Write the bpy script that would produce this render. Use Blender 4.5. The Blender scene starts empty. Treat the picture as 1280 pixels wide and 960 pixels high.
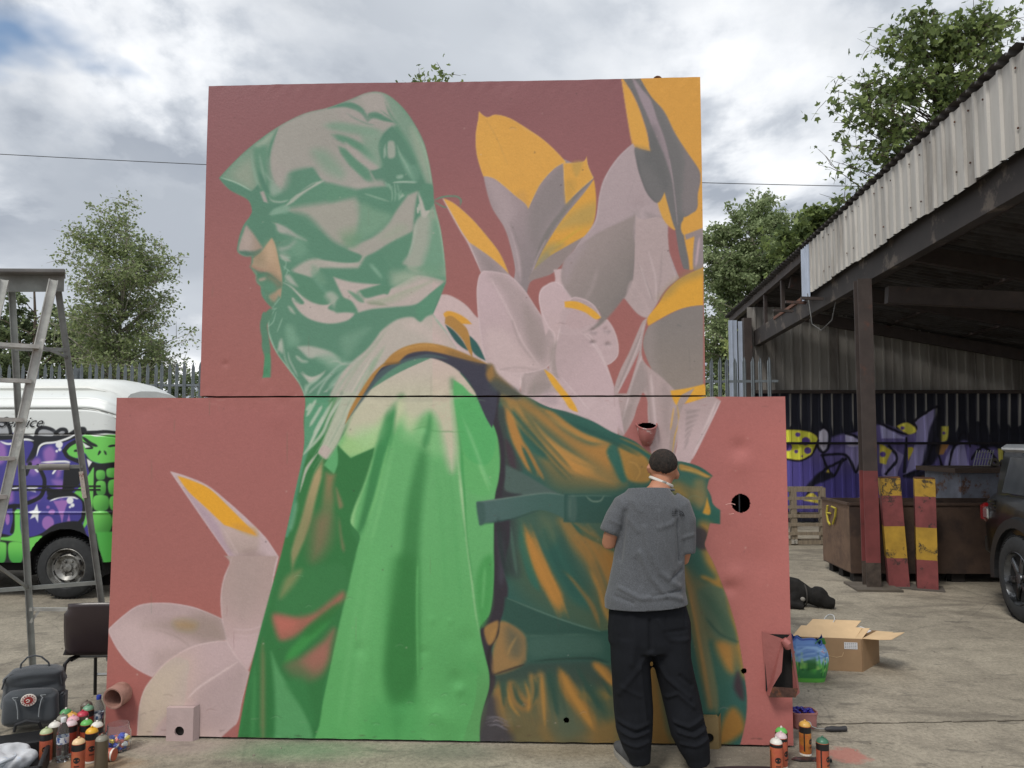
import bpy, bmesh, math, random
import numpy as np
from mathutils import Vector, Matrix

# ================================================================= camera, sky, sun, exposure
scene = bpy.context.scene
PITCH = math.radians(3.9); EYE = Vector((0, 0, 1.76)); FPX = 961.0     # focal length in pixels of a 1280 px wide frame
cam_d = bpy.data.cameras.new('camera'); cam = bpy.data.objects.new('camera', cam_d); scene.collection.objects.link(cam)
cam.location = EYE; cam.rotation_euler = (math.pi / 2 + PITCH, 0, 0)
cam_d.sensor_width = 36; cam_d.lens = 36 * FPX / 1280; cam_d.clip_start = .05; cam_d.clip_end = 3000
scene.camera = cam
SUN_AZ, SUN_EL = math.radians(215), math.radians(52)       # behind the camera, to its left (azimuth clockwise from +Y)
world = bpy.data.worlds.new('World'); scene.world = world; world.use_nodes = True
sun_d = bpy.data.lights.new('sun', 'SUN'); sun = bpy.data.objects.new('sun', sun_d); scene.collection.objects.link(sun)
sun_d.energy = 1.5; sun_d.angle = math.radians(15); sun_d.color = (1, .95, .88)
sdir = Vector((math.sin(SUN_AZ) * math.cos(SUN_EL), math.cos(SUN_AZ) * math.cos(SUN_EL), math.sin(SUN_EL)))
sun.rotation_euler = sdir.to_track_quat('Z', 'Y').to_euler()
vs = scene.view_settings; vs.view_transform = 'Standard'; vs.look = 'None'; vs.exposure = 0.50; vs.gamma = 1; vs.use_curve_mapping = False
scene.render.resolution_x = 1024; scene.render.resolution_y = 768

def build_world():
    nt = world.node_tree; nt.nodes.clear(); N = nt.nodes.new; L = nt.links.new
    def math_n(op, a, b=None):
        n = N('ShaderNodeMath'); n.operation = op
        for i, v in enumerate((a, b)):
            if v is None: continue
            if isinstance(v, (int, float)): n.inputs[i].default_value = v
            else: L(v, n.inputs[i])
        return n.outputs[0]
    out = N('ShaderNodeOutputWorld'); bg = N('ShaderNodeBackground'); L(bg.outputs[0], out.inputs[0])
    sky = N('ShaderNodeTexSky'); sky.sky_type = 'NISHITA'; sky.sun_disc = False
    sky.sun_elevation = SUN_EL; sky.sun_rotation = SUN_AZ; sky.air_density = 1.2; sky.dust_density = 1.5
    tc = N('ShaderNodeTexCoord'); sep = N('ShaderNodeSeparateXYZ'); L(tc.outputs['Generated'], sep.inputs[0])
    x, y, z = sep.outputs
    zz = math_n('ADD', math_n('MAXIMUM', z, 0.0), .22)
    u = math_n('DIVIDE', x, zz); v = math_n('DIVIDE', y, zz)
    cmb = N('ShaderNodeCombineXYZ'); L(u, cmb.inputs[0]); L(v, cmb.inputs[1])
    def noise(scale, detail, rough, off, dist=0.0):
        m = N('ShaderNodeMapping'); m.inputs['Location'].default_value = off; L(cmb.outputs[0], m.inputs[0])
        n = N('ShaderNodeTexNoise'); n.inputs['Scale'].default_value = scale; n.inputs['Detail'].default_value = detail
        n.inputs['Roughness'].default_value = rough; n.inputs['Distortion'].default_value = dist; L(m.outputs[0], n.inputs[0]); return n.outputs[0]
    def ramp(fac, stops):
        r = N('ShaderNodeValToRGB'); e = r.color_ramp.elements
        while len(e) < len(stops): e.new(.5)
        for i, (p, c) in enumerate(stops): e[i].position = p; e[i].color = (*c, 1)
        L(fac, r.inputs[0]); return r.outputs[0]
    def layer(off, sc):                                    # cumulus density at a shifted place
        a = noise(sc, 9, .55, off, .18); return a
    sc, (ox, oy, _) = CLOUD[0], CLOUD[1]
    dn = layer((ox, oy, 0), sc); dn2 = layer((ox, oy + .16, 0), sc)
    lit = math_n('ADD', math_n('MULTIPLY', math_n('SUBTRACT', dn2, dn), 4.2), .52)          # tops catch the light, bases stay grey
    sheet = ramp(noise(sc * .55, 5, .5, (ox + 5, oy - 9, 0)), [(.36, (.34, .37, .415)), (.50, (.50, .53, .57)), (.64, (.66, .68, .71))])
    puff = ramp(lit, [(.20, (.29, .32, .37)), (.40, (.46, .49, .535)), (.54, (.65, .67, .70)), (.78, (.88, .885, .89))])
    cov = ramp(dn, [(.43, (0, 0, 0)), (.56, (1, 1, 1))])
    cm = N('ShaderNodeMix'); cm.data_type = 'RGBA'; L(cov, cm.inputs[0]); L(sheet, cm.inputs[6]); L(puff, cm.inputs[7]); cloud = cm.outputs[2]
    n2 = noise(CLOUD[2], 5, .5, CLOUD[3])                  # holes
    hole = math_n('MULTIPLY', ramp(n2, [(.29, (1, 1, 1)), (.35, (0, 0, 0))]), math_n('SMOOTH_MIN', math_n('MULTIPLY', math_n('MAXIMUM', math_n('SUBTRACT', z, .18), 0.0), 6.0), 1.0))
    skm = N('ShaderNodeMix'); skm.data_type = 'RGBA'; skm.blend_type = 'MULTIPLY'; skm.inputs[0].default_value = 1
    L(sky.outputs[0], skm.inputs[6]); skm.inputs[7].default_value = (.1, .1, .1, 1)          # sky at strength 0.1
    mx = N('ShaderNodeMix'); mx.data_type = 'RGBA'; L(hole, mx.inputs[0]); L(cloud, mx.inputs[6]); L(skm.outputs[2], mx.inputs[7])
    L(mx.outputs[2], bg.inputs[0]); bg.inputs[1].default_value = 1.0
CLOUD = (1.0022, (-5.1581, 3.4145, 0), 1.3, (13.50, 7.87, 0))
build_world()

# ================================================================= helpers
COL = scene.collection
def ray(px, py):
    x, y = (px - 640) / FPX, (480 - py) / FPX; c, s = math.cos(PITCH), math.sin(PITCH)
    return Vector((x, c - y * s, s + y * c))
def ground(px, py, z=0.0):
    d = ray(px, py); return EYE + d * ((z - EYE.z) / d.z)
def at(px, py, Y):
    d = ray(px, py); return EYE + d * (Y / d.y)
def lin(h):
    return tuple(((v / 12.92) if v <= .04045 else ((v + .055) / 1.055) ** 2.4) for v in (int(h[i:i + 2], 16) / 255 for i in (0, 2, 4)))

def link(name, me, mat=None, parent=None, kind=None):
    o = bpy.data.objects.new(name, me); COL.objects.link(o)
    if mat is not None and me is not None: me.materials.append(mat)
    if parent: o.parent = parent
    if kind: o['kind'] = kind
    return o
def tag(o, label, cat, group=None):
    o['label'] = label; o['category'] = cat
    if group: o['group'] = group
    return o
def empty(name, loc, rz=0, label=None, cat=None, group=None):
    o = bpy.data.objects.new(name, None); COL.objects.link(o); o.location = loc; o.rotation_euler = (0, 0, rz); o.empty_display_size = .1
    if label: tag(o, label, cat, group)
    return o
def copy_tree(o, parent=None):
    c = o.copy(); COL.objects.link(c); c.parent = parent
    for ch in o.children: copy_tree(ch, c)
    return c

class MB:
    """collects simple solids into one mesh"""
    def __init__(s): s.v = []; s.f = []
    def add(s, v, f):
        n = len(s.v); s.v += [tuple(p) for p in v]; s.f += [tuple(i + n for i in q) for q in f]; return s
    def box(s, c, d, rot=None, bev=0):
        x, y, z = d[0] / 2, d[1] / 2, d[2] / 2
        if bev:
            b = bev; ring = lambda e, zz: [(-x + e, -y + (b if e == 0 else e), zz)]
            v = []
            for zz, e in ((-z, b), (-z + b, 0), (z - b, 0), (z, b)):
                X, Y = x - e, y - e; k = b * .6
                v += [(-X + k, -Y, zz), (X - k, -Y, zz), (X, -Y + k, zz), (X, Y - k, zz), (X - k, Y, zz), (-X + k, Y, zz), (-X, Y - k, zz), (-X, -Y + k, zz)]
            f = [tuple(range(7, -1, -1)), tuple(range(24, 32))]
            for r in range(3):
                for i in range(8): j = (i + 1) % 8; f.append((r*8 + i, r*8 + j, r*8 + 8 + j, r*8 + 8 + i))
        else:
            v = [(-x, -y, -z), (x, -y, -z), (x, y, -z), (-x, y, -z), (-x, -y, z), (x, -y, z), (x, y, z), (-x, y, z)]
            f = [(3, 2, 1, 0), (4, 5, 6, 7), (0, 1, 5, 4), (1, 2, 6, 5), (2, 3, 7, 6), (3, 0, 4, 7)]
        c = Vector(c); R = rot if rot is not None else Matrix.Identity(3)
        return s.add([c + R @ Vector(p) for p in v], f)
    def bar(s, a, b, w, h, up=(0, 0, 1)):
        """rectangular bar from a to b"""
        a, b = Vector(a), Vector(b); d = (b - a); L = d.length; d.normalize()
        sd = d.cross(Vector(up))
        if sd.length < 1e-4: sd = d.cross(Vector((0, 1, 0)))
        sd.normalize(); u = sd.cross(d); R = Matrix((sd, d, u)).transposed()
        return s.box((a + b) / 2, (w, L, h), R)
    def tube(s, pts, r, n=8, cap=True, flat=None):
        """tube along points; r scalar or list; flat: (sx, sy) ellipse factors"""
        P = [Vector(p) for p in pts]; K = len(P); rr = r if isinstance(r, (list, tuple)) else [r] * K
        v = []; ref = None
        for i in range(K):
            t = (P[min(i + 1, K - 1)] - P[max(i - 1, 0)])
            if t.length < 1e-9: t = Vector((0, 0, 1))
            t.normalize()
            if ref is None: ref = Vector((0, 0, 1)) if abs(t.z) < .9 else Vector((0, 1, 0))
            a = t.cross(ref); a.normalize(); b = a.cross(t); ref = b
            q = rr[i]; qa, qb = (q if isinstance(q, (list, tuple)) else (q, q))
            v += [P[i] + a * (qa * math.cos(2*math.pi*k/n)) + b * (qb * math.sin(2*math.pi*k/n)) for k in range(n)]
        f = [(i*n + k, i*n + (k+1) % n, (i+1)*n + (k+1) % n, (i+1)*n + k) for i in range(K - 1) for k in range(n)]
        if cap: f += [tuple(range(n - 1, -1, -1)), tuple(range((K-1)*n, K*n))]
        return s.add(v, f)
    def lathe(s, prof, n=24, M=None, cap=False):
        """profile of (r, z) round Z"""
        v = []; K = len(prof)
        for r, z in prof:
            v += [Vector((r * math.cos(2*math.pi*k/n), r * math.sin(2*math.pi*k/n), z)) for k in range(n)]
        if M is not None: v = [M @ p for p in v]
        f = [(i*n + k, i*n + (k+1) % n, (i+1)*n + (k+1) % n, (i+1)*n + k) for i in range(K - 1) for k in range(n)]
        if cap: f += [tuple(range(n - 1, -1, -1)), tuple(range((K-1)*n, K*n))]
        return s.add(v, f)
    def ell(s, c, r, n=12, m=8, rot=None):
        v = []; R = rot if rot is not None else Matrix.Identity(3)
        for i in range(m + 1):
            t = math.pi * i / m
            for k in range(n):
                a = 2 * math.pi * k / n
                v.append(Vector(c) + R @ Vector((r[0]*math.sin(t)*math.cos(a), r[1]*math.sin(t)*math.sin(a), -r[2]*math.cos(t))))
        f = [(i*n + k, i*n + (k+1) % n, (i+1)*n + (k+1) % n, (i+1)*n + k) for i in range(m) for k in range(n)]
        return s.add(v, f)
    def prism(s, poly, y0, y1, axis='Y'):
        """polygon in XZ (axis Y), XY (axis Z) or YZ (axis X) swept between y0 and y1"""
        g = {'Y': lambda a, b, t: (a, t, b), 'Z': lambda a, b, t: (a, b, t), 'X': lambda a, b, t: (t, a, b)}[axis]
        n = len(poly); v = [g(a, b, y0) for a, b in poly] + [g(a, b, y1) for a, b in poly]
        f = [tuple(range(n)), tuple(range(2*n - 1, n - 1, -1))] + [(i, n + i, n + (i+1) % n, (i+1) % n) for i in range(n)]
        return s.add(v, f)
    def quad(s, *p): return s.add(p, [tuple(range(len(p)))])
    def mesh(s, name, smooth=False):
        me = bpy.data.meshes.new(name); me.from_pydata(s.v, [], s.f); me.validate()
        bm = bmesh.new(); bm.from_mesh(me); bmesh.ops.recalc_face_normals(bm, faces=bm.faces); bm.to_mesh(me); bm.free()
        if smooth:
            me.polygons.foreach_set('use_smooth', [True] * len(me.polygons))
            if smooth != 'all': me.set_sharp_from_angle(angle=math.radians(38))
        return me
    def build(s, name, mat, parent=None, smooth=False, kind=None):
        return link(name, s.mesh(name, smooth), mat, parent, kind)

MATS = {}
def M(name, hexcol=None, rough=.6, metal=0.0, var=.12, scale=6.0, bump=0.0, bscale=60.0, col2=None, c2pos=(.5, .62), spec=.5, trans=0.0, coat=0.0, streak=None, sheen=0.0):
    """procedural surface: base colour with noise variation, optional second colour in patches, bump"""
    if name in MATS: return MATS[name]
    m = bpy.data.materials.new(name); m.use_nodes = True; nt = m.node_tree; N = nt.nodes.new; L = nt.links.new
    b = nt.nodes['Principled BSDF']; base = lin(hexcol)
    tc = N('ShaderNodeTexCoord'); oi = N('ShaderNodeObjectInfo'); sh_ = N('ShaderNodeVectorMath'); sh_.operation = 'MULTIPLY_ADD'; L(oi.outputs['Random'], sh_.inputs[0]); sh_.inputs[1].default_value = (31, 17, 23); L(tc.outputs['Object'], sh_.inputs[2]); co = sh_.outputs[0]      # each object wears differently
    if streak:
        mp = N('ShaderNodeMapping'); mp.inputs['Scale'].default_value = streak; L(co, mp.inputs[0]); co = mp.outputs[0]
    n = N('ShaderNodeTexNoise'); n.inputs['Scale'].default_value = scale; n.inputs['Detail'].default_value = 6; n.inputs['Roughness'].default_value = .6; L(co, n.inputs[0])
    r = N('ShaderNodeValToRGB'); e = r.color_ramp.elements
    e[0].position = .3; e[1].position = .7
    e[0].color = (*[max(0, c * (1 - var * 1.6)) for c in base], 1); e[1].color = (*[min(1, c * (1 + var)) for c in base], 1); L(n.outputs[0], r.inputs[0]); out = r.outputs[0]
    if col2:
        n2 = N('ShaderNodeTexNoise'); n2.inputs['Scale'].default_value = scale * .7; n2.inputs['Detail'].default_value = 8; n2.inputs['Roughness'].default_value = .68
        mp2 = N('ShaderNodeMapping'); mp2.inputs['Location'].default_value = (3.3, 7.7, 1.1); L(co, mp2.inputs[0]); L(mp2.outputs[0], n2.inputs[0])
        r2 = N('ShaderNodeValToRGB'); r2.color_ramp.elements[0].position = c2pos[0]; r2.color_ramp.elements[1].position = c2pos[1]; L(n2.outputs[0], r2.inputs[0])
        mx = N('ShaderNodeMix'); mx.data_type = 'RGBA'; L(r2.outputs[0], mx.inputs[0]); L(out, mx.inputs[6]); mx.inputs[7].default_value = (*lin(col2), 1); out = mx.outputs[2]
    L(out, b.inputs['Base Color'])
    b.inputs['Roughness'].default_value = rough; b.inputs['Metallic'].default_value = metal; b.inputs['Specular IOR Level'].default_value = spec
    b.inputs['Transmission Weight'].default_value = trans; b.inputs['Coat Weight'].default_value = coat; b.inputs['Sheen Weight'].default_value = sheen
    if bump:
        n3 = N('ShaderNodeTexNoise'); n3.inputs['Scale'].default_value = bscale; n3.inputs['Detail'].default_value = 4; L(tc.outputs['Object'], n3.inputs[0])
        bp = N('ShaderNodeBump'); bp.inputs['Strength'].default_value = bump; bp.inputs['Distance'].default_value = .01; L(n3.outputs[0], bp.inputs['Height']); L(bp.outputs[0], b.inputs['Normal'])
    MATS[name] = m; return m

def paint_mat(name, rough=.5, gain=1.0, bump=.25, bscale=140, spec=.4):
    """paint whose colour is stored on the surface (colour attribute 'paint')"""
    m = bpy.data.materials.new(name); m.use_nodes = True; nt = m.node_tree; N = nt.nodes.new; L = nt.links.new; b = nt.nodes['Principled BSDF']
    a = N('ShaderNodeAttribute'); a.attribute_name = 'paint'
    L(a.outputs[0], b.inputs['Base Color']); b.inputs['Roughness'].default_value = rough; b.inputs['Specular IOR Level'].default_value = spec
    tc = N('ShaderNodeTexCoord'); n = N('ShaderNodeTexNoise'); n.inputs['Scale'].default_value = bscale; n.inputs['Detail'].default_value = 3; L(tc.outputs['Object'], n.inputs[0])
    bp = N('ShaderNodeBump'); bp.inputs['Strength'].default_value = bump; bp.inputs['Distance'].default_value = .003; L(n.outputs[0], bp.inputs['Height']); L(bp.outputs[0], b.inputs['Normal'])
    n2 = N('ShaderNodeTexNoise'); n2.inputs['Scale'].default_value = 3; L(tc.outputs['Object'], n2.inputs[0])
    mr = N('ShaderNodeMapRange'); mr.inputs[3].default_value = rough - .12; mr.inputs[4].default_value = rough + .15; L(n2.outputs[0], mr.inputs[0]); L(mr.outputs[0], b.inputs['Roughness'])
    return m

def srgb2lin(a):
    return np.where(a <= .04045, a / 12.92, ((a + .055) / 1.055) ** 2.4)
def sample(canvas, X, Y, x0, y0, res=1.0):
    """bilinear look-up of a painted canvas (sRGB) at drawing coordinates X, Y -> linear colour"""
    H, W, _ = canvas.shape
    fx = np.clip((X - x0) * res, 0, W - 1.001); fy = np.clip((Y - y0) * res, 0, H - 1.001)
    ix, iy = fx.astype(int), fy.astype(int); tx, ty = (fx - ix)[:, None], (fy - iy)[:, None]
    C = srgb2lin(canvas)
    return (C[iy, ix] * (1 - tx) + C[iy, ix + 1] * tx) * (1 - ty) + (C[iy + 1, ix] * (1 - tx) + C[iy + 1, ix + 1] * tx) * ty
def grid_mesh(name, co, nx, ny, colours=None, keep=None, smooth=True):
    """co: (ny*nx, 3); quads between; keep: mask of quads"""
    me = bpy.data.meshes.new(name)
    i = np.arange(nx * ny).reshape(ny, nx)
    q = np.stack([i[:-1, :-1], i[:-1, 1:], i[1:, 1:], i[1:, :-1]], -1).reshape(-1, 4)
    if keep is not None: q = q[keep.reshape(-1)]
    me.vertices.add(len(co)); me.vertices.foreach_set('co', np.ascontiguousarray(co, np.float32).ravel())
    me.loops.add(q.size); me.loops.foreach_set('vertex_index', q.astype(np.int32).ravel())
    me.polygons.add(len(q)); me.polygons.foreach_set('loop_start', np.arange(0, q.size, 4, dtype=np.int32))
    me.update(calc_edges=True)
    me.polygons.foreach_set('use_smooth', np.full(len(q), smooth))
    if colours is not None:
        a = me.attributes.new('paint', 'FLOAT_COLOR', 'POINT')
        a.data.foreach_set('color', np.concatenate([colours, np.ones((len(colours), 1))], 1).astype(np.float32).ravel())
    return me
def project(co):
    """world points -> drawing coordinates of the surveyed view"""
    d = co - np.array(EYE); c, s = math.cos(PITCH), math.sin(PITCH)
    dep = d[:, 1] * c + d[:, 2] * s; up = -d[:, 1] * s + d[:, 2] * c
    return 640 + FPX * d[:, 0] / dep, 480 - FPX * up / dep
def remesh(name, mb, voxel, smooth=6, factor=.5):
    """fuse overlapping solids into one continuous skin"""
    o = link(name + '_tmp', mb.mesh(name)); md = o.modifiers.new('r', 'REMESH'); md.mode = 'VOXEL'; md.voxel_size = voxel
    sm = o.modifiers.new('s', 'SMOOTH'); sm.iterations = smooth; sm.factor = factor
    dg = bpy.context.evaluated_depsgraph_get(); dg.update()
    me = bpy.data.meshes.new_from_object(o.evaluated_get(dg)); me.name = name
    old = o.data; bpy.data.objects.remove(o); bpy.data.meshes.remove(old)
    me.polygons.foreach_set('use_smooth', [True] * len(me.polygons)); return me
def displace(me, fn):
    n = len(me.vertices); co = np.empty(n * 3, np.float32); no = np.empty(n * 3, np.float32)
    me.vertices.foreach_get('co', co); me.vertices.foreach_get('normal', no)
    co = co.reshape(-1, 3); no = no.reshape(-1, 3); co = co + no * fn(co, no)[:, None]
    me.vertices.foreach_set('co', co.ravel()); me.update()
def seg_dist(co, pts, flat=False):
    if flat: co = co * np.array([1, 0, 1]); pts = [(p[0], 0, p[2]) for p in pts]
    d = np.full(len(co), 1e9); P = [np.array(p) for p in pts]
    for a, b in zip(P[:-1], P[1:]):
        ab = b - a; t = np.clip(((co - a) @ ab) / max(ab @ ab, 1e-9), 0, 1)
        d = np.minimum(d, np.linalg.norm(co - a - t[:, None] * ab, axis=1))
    return d
def vnoise(co, seed, k):
    """cheap smooth noise: sum of random plane waves"""
    r = np.random.default_rng(seed); out = np.zeros(len(co))
    for i in range(14):
        w = r.normal(0, 1, co.shape[1]); w *= k * r.uniform(.5, 1.6) / np.linalg.norm(w); out += np.sin(co @ w + r.uniform(0, 6.28))
    return out / 14 ** .5
# ---------------------------------------------------------------- spray-can painter (numpy) for murals
def hexc(h):
    return np.array([int(h[i:i+2], 16) / 255.0 for i in (0, 2, 4)], np.float32)

def parse(s):
    out = []
    for t in s.split():
        c = t.endswith('!'); t = t.rstrip('!')
        a = t.split(',')
        out.append((float(a[0]), float(a[1]), c, float(a[2]) if len(a) > 2 else None))
    return out

def spline(P, closed, n=6):
    """Catmull-Rom through P (list of (x,y,corner,w)); corner points break the tangent."""
    N = len(P); pts = []; ws = []
    for i in range(N if closed else N - 1):
        p1 = P[i]; p2 = P[(i + 1) % N]
        p0 = P[i - 1] if (i > 0 or closed) else p1
        p3 = P[(i + 2) % N] if (i + 2 < N or closed) else p2
        m1 = (0, 0) if p1[2] else ((p2[0] - p0[0]) / 2, (p2[1] - p0[1]) / 2)
        m2 = (0, 0) if p2[2] else ((p3[0] - p1[0]) / 2, (p3[1] - p1[1]) / 2)
        L = math.hypot(p2[0] - p1[0], p2[1] - p1[1])
        for m in (0, 1):
            q = (m1, m2)[m]; l = math.hypot(*q)
            if l > L * 1.1:
                q = (q[0] * L * 1.1 / l, q[1] * L * 1.1 / l)
                if m == 0: m1 = q
                else: m2 = q
        if p1[2]: m1 = (p2[0] - p1[0] - m2[0] * .5, p2[1] - p1[1] - m2[1] * .5) if not p2[2] else (p2[0] - p1[0], p2[1] - p1[1])
        if p2[2]: m2 = (p2[0] - p1[0] - m1[0] * .5, p2[1] - p1[1] - m1[1] * .5) if not p1[2] else (p2[0] - p1[0], p2[1] - p1[1])
        for k in range(n):
            t = k / n; t2 = t * t; t3 = t2 * t
            a, b, c, d = 2*t3 - 3*t2 + 1, t3 - 2*t2 + t, -2*t3 + 3*t2, t3 - t2
            pts.append((a*p1[0] + b*m1[0] + c*p2[0] + d*m2[0], a*p1[1] + b*m1[1] + c*p2[1] + d*m2[1]))
            if p1[3] is not None: ws.append(p1[3] * (1 - t) + p2[3] * t)
    if not closed:
        pts.append((P[-1][0], P[-1][1]))
        if P[-1][3] is not None: ws.append(P[-1][3])
    return np.array(pts, np.float32), (np.array(ws, np.float32) if ws else None)

class Canvas:
    def __init__(s, x0, y0, x1, y1, res=1.0, base='808080'):
        s.x0, s.y0, s.res = x0, y0, res
        s.W = int((x1 - x0) * res) + 1; s.H = int((y1 - y0) * res) + 1
        s.a = np.empty((s.H, s.W, 3), np.float32); s.a[:] = hexc(base)
        s.clip = None; s.masks = {}; s.wk = 1.0; s.tf(0, 0, 1)
    def tf(s, ox, oy, k):
        s.ox, s.oy, s.k = ox, oy, k
    def pts(s, path, closed, sm=6):
        P = [(s.ox + x / s.k, s.oy + y / s.k, c, (w * s.wk / s.k if w is not None else None)) for x, y, c, w in parse(path)]
        p, w = spline(P, closed, sm)
        p = (p - np.array([s.x0, s.y0], np.float32)) * s.res
        return p, (w * s.res if w is not None else None)
    def box(s, p, m):
        x0 = max(0, int(p[:, 0].min() - m)); x1 = min(s.W, int(p[:, 0].max() + m) + 2)
        y0 = max(0, int(p[:, 1].min() - m)); y1 = min(s.H, int(p[:, 1].max() + m) + 2)
        return x0, x1, y0, y1
    def sdf(s, p, b):
        x0, x1, y0, y1 = b
        X = np.arange(x0, x1, dtype=np.float32)[None, :]; Y = np.arange(y0, y1, dtype=np.float32)[:, None]
        d = np.full((y1 - y0, x1 - x0), 1e9, np.float32); ins = np.zeros(d.shape, bool)
        q = np.roll(p, -1, 0)
        for (ax, ay), (bx, by) in zip(p.tolist(), q.tolist()):
            dx, dy = bx - ax, by - ay; L = dx*dx + dy*dy
            if L < 1e-9: continue
            t = np.clip(((X - ax) * dx + (Y - ay) * dy) / L, 0, 1)
            np.minimum(d, (X - ax - t*dx)**2 + (Y - ay - t*dy)**2, out=d)
            if ay != by:
                r = (Y > min(ay, by)) & (Y <= max(ay, by))
                ins ^= r & (X < ax + (Y - ay) * dx / dy)
        d = np.sqrt(d)
        return np.where(ins, -d, d)
    def mask(s, name, path, f=.6, sm=6):
        p, _ = s.pts(path, True, sm); b = s.box(p, f + 2)
        if b[1] <= b[0] or b[3] <= b[2]: return
        m = np.zeros((s.H, s.W), np.float32)
        m[b[2]:b[3], b[0]:b[1]] = np.clip(.5 - s.sdf(p, b) / (2 * f), 0, 1)
        s.masks[name] = np.maximum(s.masks.get(name, 0), m)
    def blend(s, b, al, col, op=1.0):
        x0, x1, y0, y1 = b
        al = al * op
        if s.clip is not None: al = al * s.masks[s.clip][y0:y1, x0:x1]
        r = s.a[y0:y1, x0:x1]
        r += (col - r) * al[..., None]
    def colour(s, c, b):
        if isinstance(c, str): return hexc(c)
        c1, c2, g = c                                     # gradient: 'x1,y1 x2,y2'
        (ax, ay, _, _), (bx, by, _, _) = parse(g)
        ax, ay, bx, by = [(v / s.k + o - q) * s.res for v, o, q in ((ax, s.ox, s.x0), (ay, s.oy, s.y0), (bx, s.ox, s.x0), (by, s.oy, s.y0))]
        X = np.arange(b[0], b[1], dtype=np.float32)[None, :]; Y = np.arange(b[2], b[3], dtype=np.float32)[:, None]
        dx, dy = bx - ax, by - ay
        t = np.clip(((X - ax)*dx + (Y - ay)*dy) / (dx*dx + dy*dy), 0, 1); t = t*t*(3 - 2*t)
        return hexc(c1) + (hexc(c2) - hexc(c1)) * t[..., None]
    def fill(s, c, path, f=.6, op=1.0, sm=6, name=None, edge=None, ew=1.2, inside=False):
        """f = edge softness in px; inside: soft edge grows inward only"""
        p, _ = s.pts(path, True, sm); f *= s.res; b = s.box(p, f + 2)
        if b[1] <= b[0] or b[3] <= b[2]: return
        d = s.sdf(p, b)
        al = np.clip(-d / (2 * f) + (0 if inside else .5), 0, 1)
        if f > 1.5: al = al*al*(3 - 2*al)
        s.blend(b, al, s.colour(c, b), op)
        if name:
            m = np.zeros((s.H, s.W), np.float32); m[b[2]:b[3], b[0]:b[1]] = np.clip(.5 - d, 0, 1); s.masks[name] = m
        if edge: s.blend(b, np.clip(1 - np.abs(d + ew * .4) / ew, 0, 1), hexc(edge), .8)
    def line(s, c, path, w=2.0, f=.7, op=1.0, sm=6, taper=True):
        """brush stroke; per-point third value overrides the width"""
        p, ws = s.pts(path, False, sm)
        if ws is None: ws = np.full(len(p), w * s.res, np.float32)
        f *= s.res
        q = np.linspace(0, 1, len(p), dtype=np.float32); env = np.clip(np.minimum(q, 1 - q) * 5, 0, 1)
        if taper: ws = ws * (.25 + .75 * env)
        b = s.box(p, float(ws.max()) / 2 + f + 2)
        x0, x1, y0, y1 = b
        if x1 <= x0 or y1 <= y0: return
        X = np.arange(x0, x1, dtype=np.float32)[None, :]; Y = np.arange(y0, y1, dtype=np.float32)[:, None]
        al = np.zeros((y1 - y0, x1 - x0), np.float32)
        for i in range(len(p) - 1):
            (ax, ay), (bx, by) = p[i], p[i + 1]; dx, dy = bx - ax, by - ay; L = max(dx*dx + dy*dy, 1e-9)
            t = np.clip(((X - ax)*dx + (Y - ay)*dy) / L, 0, 1)
            d = np.sqrt((X - ax - t*dx)**2 + (Y - ay - t*dy)**2) - (ws[i] + (ws[i + 1] - ws[i]) * t) / 2
            np.maximum(al, np.clip(.5 - d / (2 * f), 0, 1) * ((.35 + .65 * env[i]) if taper and f > 1.9 else 1), out=al)
        if f > 1.5: al = al*al*(3 - 2*al)
        s.blend(b, al, s.colour(c, b), op)
    def dot(s, c, x, y, r, r2=None, rot=0, f=.7, op=1.0):
        r2 = r2 or r; a = math.radians(rot); q = []
        for i in range(20):
            u, v = r * math.cos(i * math.pi / 10), r2 * math.sin(i * math.pi / 10)
            q.append('%f,%f' % (x + u*math.cos(a) - v*math.sin(a), y + u*math.sin(a) + v*math.cos(a)))
        s.fill(c, ' '.join(q), f, op, 1)
    def streaks(s, c, path, n, spread, w, f, op, seed=1):
        """n jittered copies of one stroke: brushed texture"""
        rr = random.Random(seed); P = path.split()
        for i in range(n):
            o = (rr.uniform(-1, 1) * spread, rr.uniform(-1, 1) * spread)
            s.line(c, ' '.join('%f,%f' % (float(t.split(',')[0]) + o[0], float(t.split(',')[1].rstrip('!')) + o[1]) for t in P), w * rr.uniform(.4, 1.2), f, op * rr.uniform(.4, 1), 4)
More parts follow.
